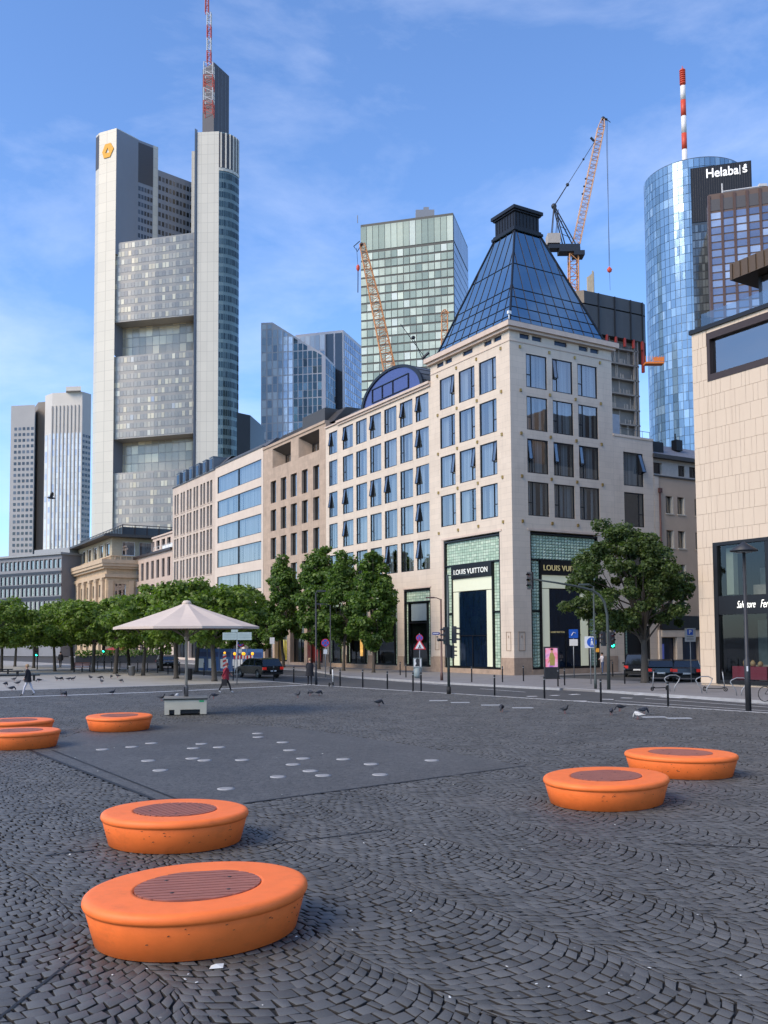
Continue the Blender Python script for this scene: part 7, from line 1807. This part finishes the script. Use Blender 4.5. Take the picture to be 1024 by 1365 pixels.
# ================================================================== cars (x forward, y left)
def car(label, loc, head_, colm, L=4.5, W=1.82, H=1.5, kind='estate', plate=True, group=None):
    t = thing('parked_car', label, 'car', loc, head_, group); hl = L/2
    if kind == 'estate': top = [(-hl*.93,.95),(-hl*.80,H-.06),(-hl*.35,H),(hl*.05,H-.01),(hl*.28,H-.10),(hl*.55,.98)]
    elif kind == 'hatch': top = [(-hl*.94,.98),(-hl*.74,H-.08),(-hl*.3,H),(hl*.05,H-.02),(hl*.3,H-.16),(hl*.58,.96)]
    else: top = [(-hl*.72,.95),(-hl*.45,H-.06),(-hl*.15,H),(hl*.08,H-.02),(hl*.25,H-.12),(hl*.52,.95)]
    low = [(hl*.98,.32),(hl,.55),(hl*.97,.72),(hl*.80,.86),(hl*.55,.96),(0,.99),(-hl*.85,.99),(-hl*.98,.90),(-hl,.6),(-hl*.97,.33)]
    wx = (hl*.62,-hl*.60); wr = .33
    # body: rings across the width
    b = MB(); b.smooth = False
    def arch_outline():
        pts = []
        def arc(cx): return [(cx+(wr+.06)*math.cos(a), .33+(wr+.06)*math.sin(a)) for a in np.linspace(PI*1.0+.5-.5, 0, 9)]
        bottom = [(-hl*.97,.28)]+[(x,max(z,.28)) for x,z in arc(wx[1])]+[(x,max(z,.28)) for x,z in arc(wx[0])]+[(hl*.97,.28)]
        return bottom
    bot = arch_outline(); ring = bot+low[:]
    ys = [(-.5,.93),(-.485,.99),(-.30,1.0),(.30,1.0),(.485,.99),(.5,.93)]
    n = len(ring); V = []
    for (f, s_) in ys:
        for (x, z) in ring:
            zz_ = .62+(z-.62)*(s_ if z > .62 else 1); V.append((x*(s_ if abs(x) > hl*.9 else 1), f*W, zz_))
    F = []
    for i in range(len(ys)-1):
        for k in range(n): F.append((i*n+k, i*n+(k+1)%n, (i+1)*n+(k+1)%n, (i+1)*n+k))
    F.append(tuple(range(n))); F.append(tuple(range((len(ys)-1)*n, len(ys)*n))[::-1]); b.idx(V, F); body = b.build('body', colm, t)
    # greenhouse
    g = MB(); nt_ = len(top); VT = []
    for (f, q) in ((-.47,0),(-.36,1),(.36,1),(.47,0)):
        pass
    base = [(x, -W*.47, .965) for x,_ in (top[0],top[-1])]
    def side(sg): return [(x, sg*(W*.475-(z-.95)*.24), z) for x,z in top]
    A, B_2 = side(-1), side(1)
    g.face(A); g.face(B_2[::-1])
    for k in range(nt_-1): g.face([A[k],A[k+1],B_2[k+1],B_2[k]])
    gm = mat('car_glass', (.012,.015,.018), .06, .0, var=0, spec=1.0); gh = g.build('cabin_glass', gm, t)
    r = MB()
    for k in range(1, nt_-2): r.face([(A[k][0],A[k][1]+.03,A[k][2]+.012),(A[k+1][0],A[k+1][1]+.03,A[k+1][2]+.012),(B_2[k+1][0],B_2[k+1][1]-.03,B_2[k+1][2]+.012),(B_2[k][0],B_2[k][1]-.03,B_2[k][2]+.012)])
    for sd in (A, B_2):
        for k in range(nt_-1): r.tube([sd[k], sd[k+1]], .035, 5)
        xm = (top[1][0]*.35+top[-2][0]*.65); r.tube([(top[2][0]+.1, sd[2][1]*1.01, H-.02),(top[2][0]+.0, sd[0][1]*1.0,.97)],.04,5); r.tube([(xm*.3+.1, sd[2][1]*1.01, H-.02),(xm*.3+.12, sd[0][1]*1.0,.97)],.035,5)
    r.build('roof', colm, t)
    for i, x in enumerate(wx):
        for s_ in (-1, 1):
            w = MB(); pts = []
            prof = [(.16,-.10),(.30,-.11),(wr,-.08),(wr,.08),(.30,.11),(.16,.10)]
            nn_ = 24; VV = []; FF = []
            for (rr, yy) in prof:
                for k in range(nn_): VV.append((x+rr*math.cos(2*PI*k/nn_), s_*(W/2-.11)+yy, wr+rr*math.sin(2*PI*k/nn_)))
            for a in range(len(prof)-1):
                for k in range(nn_): FF.append((a*nn_+k, a*nn_+(k+1)%nn_, (a+1)*nn_+(k+1)%nn_, (a+1)*nn_+k))
            w.idx(VV, FF); wo = w.build('wheel', M['black'], t)
            rm = MB(); yy = s_*(W/2-.02)
            for k in range(5):
                a = 2*PI*k/5; rm.tbox(Vector((x+.10*math.cos(a), yy, wr+.10*math.sin(a))),(.20,.02,.05),Matrix.Rotation(-a,3,'Y'))
            rm.tube([(x+.2*math.cos(2*PI*k/20),yy,wr+.2*math.sin(2*PI*k/20)) for k in range(21)],.018,5,False); rm.build('rim', M['galv'], wo)
    for s_ in (-1,1):
        q = MB(); y0, y1 = s_*W*.495, s_*W*.33; q.box(-hl-.004,-hl*.93,min(y0,y1),max(y0,y1),.68,.88); q.build('tail_light', mat('tail_red',(.45,.015,.01),.25,emit=.25,var=0), t)
        q = MB(); q.box(hl*.90,hl*.99,min(y0,y1),max(y0,y1),.60,.74); q.build('headlight', mat('headlight_clear',(.55,.58,.60),.15,.3,var=0), t)
        q = MB(); q.tbox(Vector((top[-1][0]-.35, s_*(W/2+.08), 1.0)),(.12,.2,.13)); q.build('mirror', colm, t)
    q = MB(); q.box(-hl-.012,-hl+.05,-.26,.26,.52,.63); q.build('number_plate', M['swhite'], t)
    q = MB(); q.box(-hl-.02,-hl*.93,-W*.47,W*.47,.30,.45); q.box(hl*.95,hl+.012,-W*.45,W*.45,.30,.45); q.build('bumper', M['black'], t)
    return t
cblack = mat('car_black', (.012,.013,.016), .18, .3, var=0, spec=.8); cdark = mat('car_dark_green', (.015,.022,.024), .2, .3, var=0, spec=.8)
def onroad(u, v): q = G(u, v, -.12); return (q.x, q.y, -.12)
HD = math.atan2(DL.y, DL.x)
car('black estate car seen from behind on the road right of the parasol', (lambda q: (q[0],q[1],-.12))(onroad(345,903)), HD+R_(6), cblack, 4.7, 1.86, 1.55)
car('far dark parked car with a sky blue windscreen behind the plane trunks', onroad(223,891), HD+R_(172), cblack, 4.3, 1.8, 1.45, 'hatch')
HR = math.atan2(DR.y, DR.x)
def carp(u, v, d): q = G(u, v, -.115); return (q.x+d*math.cos(R_(75)), q.y+d*math.sin(R_(75)), -.115)
def sc_(w, s): q = S(w, s); return (q.x, q.y, -.115)
car('dark hatchback with a pale number plate parked just right of the big maple trunk', carp(881,908.5,2.1), R_(76), cdark, 4.2, 1.8, 1.47, 'hatch')
car('black car parked right of the hatchback, next to the clad building corner', carp(917,909.5,2.2), R_(74), cblack, 4.4, 1.82, 1.45, 'saloon')
car('tall dark car parked left of the maple trunk in the side street', carp(850,903,2.3), R_(74), cblack, 4.6, 1.9, 1.75, 'estate')

# ================================================================== people
SKIN = mat('skin', (.48,.27,.19), .6, var=.05); M['denim'] = mat('denim', (.05,.08,.16), .85, var=.2, vscale=8); M['cloth_black'] = mat('cloth_black', (.014,.014,.018), .9, var=.2, vscale=6)
M['cloth_red'] = mat('cloth_red', (.25,.015,.03), .85, var=.2, vscale=6); M['cloth_white'] = mat('cloth_white', (.58,.56,.60), .85, var=.15, vscale=6); M['hair_dark'] = mat('hair_dark', (.02,.014,.01), .7); M['hair_fair'] = mat('hair_fair', (.35,.22,.11), .7); M['cap_red'] = mat('cap_grey', (.22,.05,.05), .8); M['shoe'] = mat('shoe', (.02,.02,.02), .6); M['shoe_w'] = mat('shoe_pale', (.5,.5,.5), .6)
def person(label, loc, face, H, pose, top, trou, shoes, hair, coat=0.0, hat=None):
    """pose: dict with l/r foot forward offset, arm swing, lean; built facing +x then turned"""
    t = thing('person', label, 'person', loc, face)
    k = H/1.75; V = []; E = []; R = []; seg = []
    def v(p, r): V.append(Vector(p)*k); R.append(r*k); return len(V)-1
    def e(a, b, kind): E.append((a,b)); seg.append((a,b,kind))
    ln = pose.get('lean', 0.0)
    pel = v((0,0,.94),.125); wai = v((ln*.3,0,1.10),.118); che = v((ln*.75,0,1.30),.145); nec0 = v((ln,0,1.44),.085); nec = v((ln*1.05,0,1.50),.052)
    hd = v((ln*1.1+.015,0,1.60),.085); ht = v((ln*1.1+.01,0,1.68),.080)
    e(pel,wai,'t'); e(wai,che,'t'); e(che,nec0,'t'); e(nec0,nec,'s'); e(nec,hd,'s'); e(hd,ht,'s')
    for sg, ff, ar in ((1,pose['l'],pose['la']),(-1,pose['r'],pose['ra'])):
        hip = v((0,sg*.09,.88),.095); kn = v((ff[0]*.5+ff[2],sg*.095,.50),.062); an = v((ff[0],sg*.10,.09+ff[1]),.042); toe = v((ff[0]+.14,sg*.11,.035+ff[1]*.5),.034)
        e(pel,hip,'l'); e(hip,kn,'l'); e(kn,an,'l'); e(an,toe,'f')
        sh = v((ln*.95,sg*.175,1.40),.062); el = v((ln*.8+ar[0]*.45,sg*(.23),1.14),.043); wr = v((ln*.7+ar[0],sg*(.20+ar[2]),.90+ar[1]),.030); pa = v((ln*.7+ar[0]*1.1+.02,sg*(.19+ar[2]*.9),.83+ar[1]*1.05),.026)
        e(nec0,sh,'t'); e(sh,el,'t'); e(el,wr,'t'); e(wr,pa,'h')
        pv = V[pa]/k; dr = (V[pa]-V[wr]).normalized()
        for j in range(4):
            base_ = v(pv+Vector(((j-1.5)*.018,0,0))+dr*.03,.009); tip = v(pv+Vector(((j-1.5)*.021+.01,0,0))+dr*(.085-.012*abs(j-1.2)),.007); e(pa,base_,'h'); e(base_,tip,'h')
        th = v(pv+Vector((.035,-sg*.01,.01)),.009); e(pa,th,'h')
    me = bpy.data.meshes.new('body'); me.from_pydata([tuple(q) for q in V], E, []); o = bpy.data.objects.new('body', me); COL.objects.link(o)
    m = o.modifiers.new('skin','SKIN'); sv = me.skin_vertices[0].data
    for i, r in enumerate(R): sv[i].radius = (r*.95, r*1.0) if i else (r*.85, r*1.15); sv[i].use_root = (i == 0)
    for i in (wai, che): sv[i].radius = (R[i]*.80, R[i]*1.15)
    s2 = o.modifiers.new('sub','SUBSURF'); s2.levels = 1; s2.render_levels = 1
    dg = bpy.context.evaluated_depsgraph_get(); nm = bpy.data.meshes.new_from_object(o.evaluated_get(dg)); bpy.data.objects.remove(o)
    for q in (SKIN, top, trou, shoes): nm.materials.append(q)
    nm.polygons.foreach_set('use_smooth', [True]*len(nm.polygons)); km = {'s':0,'h':0,'t':1,'l':2,'f':3}
    for pg in nm.polygons:
        c = pg.center; best = None
        for a, b_, kd in seg:
            A, Bv = V[a], V[b_]; d = Bv-A; f = max(0, min(1, (c-A).dot(d)/d.length_squared)); ds = (c-(A+d*f)).length
            if best is None or ds < best[0]: best = (ds, kd)
        pg.material_index = km[best[1]]
    bo = bpy.data.objects.new('body', nm); COL.objects.link(bo); bo.parent = t
    hc_ = V[hd].lerp(V[ht],.6); b = MB(); b.ball(hc_+Vector((-.018*k,0,.022*k)), .105*k, 12, 8, 1.02, .93, .98); hr = b.build('hair', hat or hair, t)
    b = MB(); f0 = V[hd]+Vector((.085*k,0,.01*k)); b.ball(f0+Vector((.012,0,-.005)),.016,6,4); 
    for s_ in (-1,1): b.ball(f0+Vector((-.004,s_*.03,.022)),.009,6,4); b.ball(V[hd]+Vector((0,s_*.085,.0)),.02,6,4)
    b.tube([f0+Vector((.0,-.02,-.04)),f0+Vector((.006,0,-.042)),f0+Vector((.0,.02,-.04))],.005,4); b.build('face', SKIN, t)
    if coat:
        b = MB(); z1, z0 = 1.38*k, (1.38-coat)*k
        b.lathe([(.245*k,z0),(.225*k,z0+(z1-z0)*.3),(.20*k,z0+(z1-z0)*.6),(.185*k,z1-.08*k),(.09*k,z1+.06*k)],(ln*.5*k,0,0),18,.78,1.12,cap=False); b.build('coat', top, t)
    return t
def gp0(u, v): q = G(u, v); return (q.x, q.y, 0)
P1 = person('man in a dark red jacket and cap striding to the right', gp0(300,924), R_(-8), 1.66, dict(lean=.10,l=(.34,.02,.06),r=(-.34,.05,.02),la=(.22,.22,-.04),ra=(-.18,.06,.02)), M['cloth_red'], M['cloth_black'], M['shoe_w'], M['hair_dark'], coat=.62, hat=M['cap_red'])
b = MB(); b.box(-.12,.16,-.40,-.26,.42,.78); b.tube([(-.08,-.33,.78),(.02,-.30,.9),(.12,-.33,.78)],.012,5); h_ = b.build('hand_bag', M['cloth_black']); h_.location = gp0(300,924); tag(h_, 'black bag held low by the man in the red jacket', 'bag')
person('person in a long black coat standing by the slim lamp post', gp0(413,913.4), R_(100), 1.72, dict(lean=.03,l=(.05,0,.02),r=(-.03,0,0),la=(.16,.16,-.02),ra=(.10,.08,0)), M['cloth_black'], M['cloth_black'], M['shoe'], M['hair_fair'], coat=.78)
person('woman in a black cape and white trousers walking left', gp0(38,927.6), R_(188), 1.68, dict(lean=.08,l=(.28,.0,.05),r=(-.30,.04,.03),la=(.10,.10,.06),ra=(-.05,.05,.06)), M['cloth_black'], M['cloth_white'], M['shoe'], M['hair_fair'], coat=.60)
person('far pedestrian in dark clothes walking away at the left', gp0(80.5,891), R_(95), 1.80, dict(lean=.05,l=(.20,0,.03),r=(-.18,.03,.0),la=(-.12,.03,.03),ra=(.15,.06,.03)), M['cloth_black'], M['cloth_black'], M['shoe_w'], M['hair_dark'], coat=.55)
person('person in a white top and blue jeans beside the mast arm post', gp0(803.5,898.3), R_(200), 1.70, dict(lean=.03,l=(.06,0,.02),r=(-.05,0,0),la=(.22,.38,-.05),ra=(.18,.36,-.05)), M['cloth_white'], M['denim'], M['shoe'], M['hair_dark'])

# ================================================================== pigeons
M['pig'] = mat('pigeon_grey', (.035,.038,.048), .6, var=.35, vscale=14, obj=.5); M['pigw'] = mat('pigeon_white', (.55,.54,.52), .6, var=.2, vscale=14); M['pleg'] = mat('pigeon_leg', (.30,.06,.05), .6)
def pigeon_mesh(peck, m):
    b = MB(); b.smooth = True; path = [(-.20,0,.15),(-.12,0,.135),(-.05,0,.14),(.03,0,.155),(.09,0,.18)]; r = [.012,.032,.058,.062,.040]
    if peck: path += [(.14,0,.13),(.165,0,.07),(.18,0,.04)]; r += [.026,.024,.008]
    else: path += [(.115,0,.225),(.13,0,.26),(.165,0,.262)]; r += [.024,.026,.006]
    b.tube(path, r, 10); o = b.build('pigeon', m)
    w = MB()
    for s_ in (-1,1): w.idx([(.05,s_*.055,.17),(.0,s_*.066,.19),(-.14,s_*.03,.165),(-.22,s_*.012,.15),(-.1,s_*.06,.12),(.03,s_*.062,.12)],[(0,1,2,3,4,5)])
    w.build('wing', m, o); tl = MB(); tl.prism([(-.14,-.02),(-.14,.02),(-.27,.032),(-.27,-.032)],.145,.153); tl.build('tail', m, o)
    for s_ in (-1,1): l = MB(); l.tube([(.01,s_*.025,.10),(.0,s_*.025,.01),(.03,s_*.03,.004)],.006,4); l.build('leg', M['pleg'], o)
    return o
pg = [pigeon_mesh(False, M['pig']), pigeon_mesh(True, M['pig']), pigeon_mesh(True, M['pigw'])]; PROTOS += pg
PG = [((7.6,915),1,'pigeon nearest the left edge of the picture'),((16,921),1,'pigeon below the one at the left edge, left of the walking woman'),((24,913.5),0,'pigeon midway between the left edge and the walking woman'),((19,908),0,'pigeon just under the nearest black slab bench'),((52,909.5),1,'pigeon right of the walking woman at the end of the slab bench'),((76,907.7),0,'leftmost of the four pigeons in a row on the pale gravel'),((81.5,907.7),1,'second of the four pigeons in a row on the pale gravel'),((92,907.6),1,'third of the four pigeons in a row on the pale gravel'),((97.5,907.4),0,'rightmost of the four pigeons in a row on the pale gravel'),((120.6,906),0,'lone pigeon on the gravel below the thick plane trunk'),((82.5,928),0,'left pigeon of the close pair on the cobbles right of the woman'),((87,929),1,'right pigeon of the close pair on the cobbles right of the woman'),((134,906),1,'upper pigeon of two right of the thick plane trunk'),((135.5,911.3),0,'lower pigeon of two right of the thick plane trunk'),((148.6,904.5),1,'pigeon on the gravel below the slim plane trunk'),((157,903.6),0,'pigeon on the gravel just left of the litter bin'),((161.6,910.3),1,'pigeon on the gravel below the litter bin'),((150,926.5),0,'single pigeon on the pale stone line left of the parasol base'),((215.5,934),0,'pigeon left of the parasol base, farthest from it'),((228.5,933.5),1,'dark pigeon beside the parasol base corner'),((285,931.5),1,'pigeon between the parasol base and the man in red'),((397,930),0,'left pigeon of three below the black coated person'),((414,927.3),1,'middle pigeon of three below the black coated person'),((425.5,927.6),1,'right pigeon of three below the black coated person'),((505.5,941),1,'lone dark pigeon on the open cobbles mid square'),((669,949),1,'pigeon near the white plates before the corner building'),((753,951.3),0,'small pigeon between the plaza bollards in the middle right'),((815,953.2),1,'lower pigeon of the pair below the footpath sign'),((826.5,948),1,'upper pigeon of the pair below the footpath sign'),((858,952.5),1,'dark pigeon beside the white one at the right')]
rp = random.Random(8)
for q,kd,lb in PG:
    c = place(pg[kd], gp0(*q), rp.uniform(0,6.28), lb, rp.uniform(1.15,1.4)); c['category'] = 'pigeon'; c['group'] = 'pigeons on the square'
for q,lb in (((236,931.8),'white pigeon right beside the parasol pole'),((850.7,959),'white and grey pigeon pecking at the right of the square')):
    c = place(pg[2], gp0(*q), rp.uniform(0,3), lb, 1.3); c['category'] = 'pigeon'; c['group'] = 'pigeons on the square'
fq = P(68,664,60); b = MB(); b.smooth = True; b.tube([(-.2,0,0),(-.1,0,.0),(.0,0,.01),(.1,0,.02),(.16,0,.03)],[.01,.04,.055,.04,.012],8); fo = b.build('flying_pigeon', M['pig']); fo.location = fq; fo.rotation_euler = (0,0,R_(200)); fo.scale = (1.5,1.5,1.5); tag(fo, 'dark bird in flight in front of the striped pale tower', 'bird')
b = MB()
for s_ in (-1,1): b.face([(.06,s_*.03,.02),(-.06,s_*.03,.02),(-.12,s_*.22,.16),(-.08,s_*.42,.22),(.02,s_*.25,.17)])
b.build('wing', M['pig'], fo)
# scraps of litter
sb_ = MB(); sb_.idx([(-.03,-.012,.006),(.03,-.018,.008),(.035,.012,.018),(-.02,.02,.01),(0,0,.022)],[(0,1,4),(1,2,4),(2,3,4),(3,0,4)]); scp = sb_.build('paper_scrap', mat('scrap_white',(.6,.6,.57),.8)); PROTOS.append(scp)
rs_ = random.Random(12); LT = [(288,1290),(196,1292),(251,1299),(247,1306),(262,1310),(395,1249),(841,1301),(676,1289),(715,1312),(812,1324),(866,1291),(785,1349),(548,1215),(640,1180),(720,1000),(741,978),(30,1190),(70,1120),(100,1010),(430,1005),(560,968),(820,1100),(150,1300),(470,1240),(930,1220),(600,1330),(350,1340),(890,1160)]
LT += [(rs_.uniform(20,1000), 960+380*rs_.random()**2) for _ in range(30)]
for q in LT:
    c = place(scp, gp0(*q), rs_.uniform(0,6.28), 'tiny pale scrap of litter lying on the cobbles', rs_.uniform(.2,.65)); c['category'] = 'litter'; c['group'] = 'scraps of litter on the cobbles'
c = place(scp, gp0(288,1291.5), .2, 'largest white scrap of litter right in front of the nearest bench', 2.0); c['category'] = 'litter'
for q,lb in (((16,993),'crumpled paper at the foot of the left edge bench, left piece'),((28,992),'crumpled paper at the foot of the left edge bench, right piece')):
    c = place(scp, gp0(*q), .7, lb, 4.5); c['category'] = 'litter'

rm_protos()

# ================================================================== light
world = bpy.data.worlds.new('World'); scene.world = world; world.use_nodes = True; nt = world.node_tree; N = nt.nodes; Lk = nt.links
SUN_EL, SUN_AZ = R_(40), R_(236)      # azimuth measured clockwise from +Y: behind and to the left of the camera
sky = N.new('ShaderNodeTexSky'); sky.sky_type = 'NISHITA'; sky.sun_disc = False; sky.sun_elevation = SUN_EL; sky.sun_rotation = SUN_AZ; sky.altitude = 100; sky.air_density = 1.0; sky.dust_density = .6; sky.ozone_density = 3.0
tc = N.new('ShaderNodeTexCoord'); mpn = N.new('ShaderNodeMapping'); mpn.inputs['Scale'].default_value = (1.2,1.2,3.2); mpn.inputs['Rotation'].default_value = (.5,.35,.3); Lk.new(tc.outputs['Generated'], mpn.inputs[0])
nz = N.new('ShaderNodeTexNoise'); nz.inputs['Scale'].default_value = 2.4; nz.inputs['Detail'].default_value = 10; nz.inputs['Roughness'].default_value = .60; nz.inputs['Distortion'].default_value = .25; Lk.new(mpn.outputs[0], nz.inputs['Vector'])
cr = N.new('ShaderNodeValToRGB'); cr.color_ramp.elements[0].position = .45; cr.color_ramp.elements[0].color = (0,0,0,1); cr.color_ramp.elements[1].position = .80; cr.color_ramp.elements[1].color = (.30,.30,.30,1); Lk.new(nz.outputs['Fac'], cr.inputs[0])
mx = N.new('ShaderNodeMix'); mx.data_type = 'RGBA'; mx.inputs[7].default_value = (5.6,5.8,6.6,1); tn = N.new('ShaderNodeVectorMath'); tn.operation = 'MULTIPLY'; tn.inputs[1].default_value = (.74,.89,1.09); Lk.new(sky.outputs[0], tn.inputs[0]); Lk.new(cr.outputs[0], mx.inputs[0]); Lk.new(tn.outputs[0], mx.inputs[6]); Lk.new(mx.outputs[2], N['Background'].inputs[0]); N['Background'].inputs[1].default_value = .142
sl = bpy.data.lights.new('sun','SUN'); sl.energy = 1.8; sl.angle = R_(34); sl.color = (1,.82,.58); so = bpy.data.objects.new('sun', sl); COL.objects.link(so)
sd = Vector((math.sin(SUN_AZ)*math.cos(SUN_EL), math.cos(SUN_AZ)*math.cos(SUN_EL), math.sin(SUN_EL))); so.rotation_euler = (-sd).to_track_quat('-Z','Y').to_euler()

# ================================================================== camera
cd = bpy.data.cameras.new('camera'); cam = bpy.data.objects.new('camera', cd); COL.objects.link(cam); cam.location = EYE; cam.rotation_euler = CM.to_euler()
cd.sensor_fit = 'VERTICAL'; cd.sensor_height = 36.0; cd.lens = FPX/1365*36.0; cd.shift_y = (CYP-682.5)/1365; cd.clip_start = .1; cd.clip_end = 6000
scene.camera = cam
scene.view_settings.view_transform = 'Standard'; scene.view_settings.look = 'None'; scene.view_settings.gamma = 1; scene.view_settings.exposure = 0.85
scene.cycles.use_denoising = True; scene.cycles.max_bounces = 8; scene.cycles.diffuse_bounces = 3; scene.cycles.glossy_bounces = 4; scene.cycles.transparent_max_bounces = 12; scene.cycles.caustics_reflective = False; scene.cycles.caustics_refractive = False
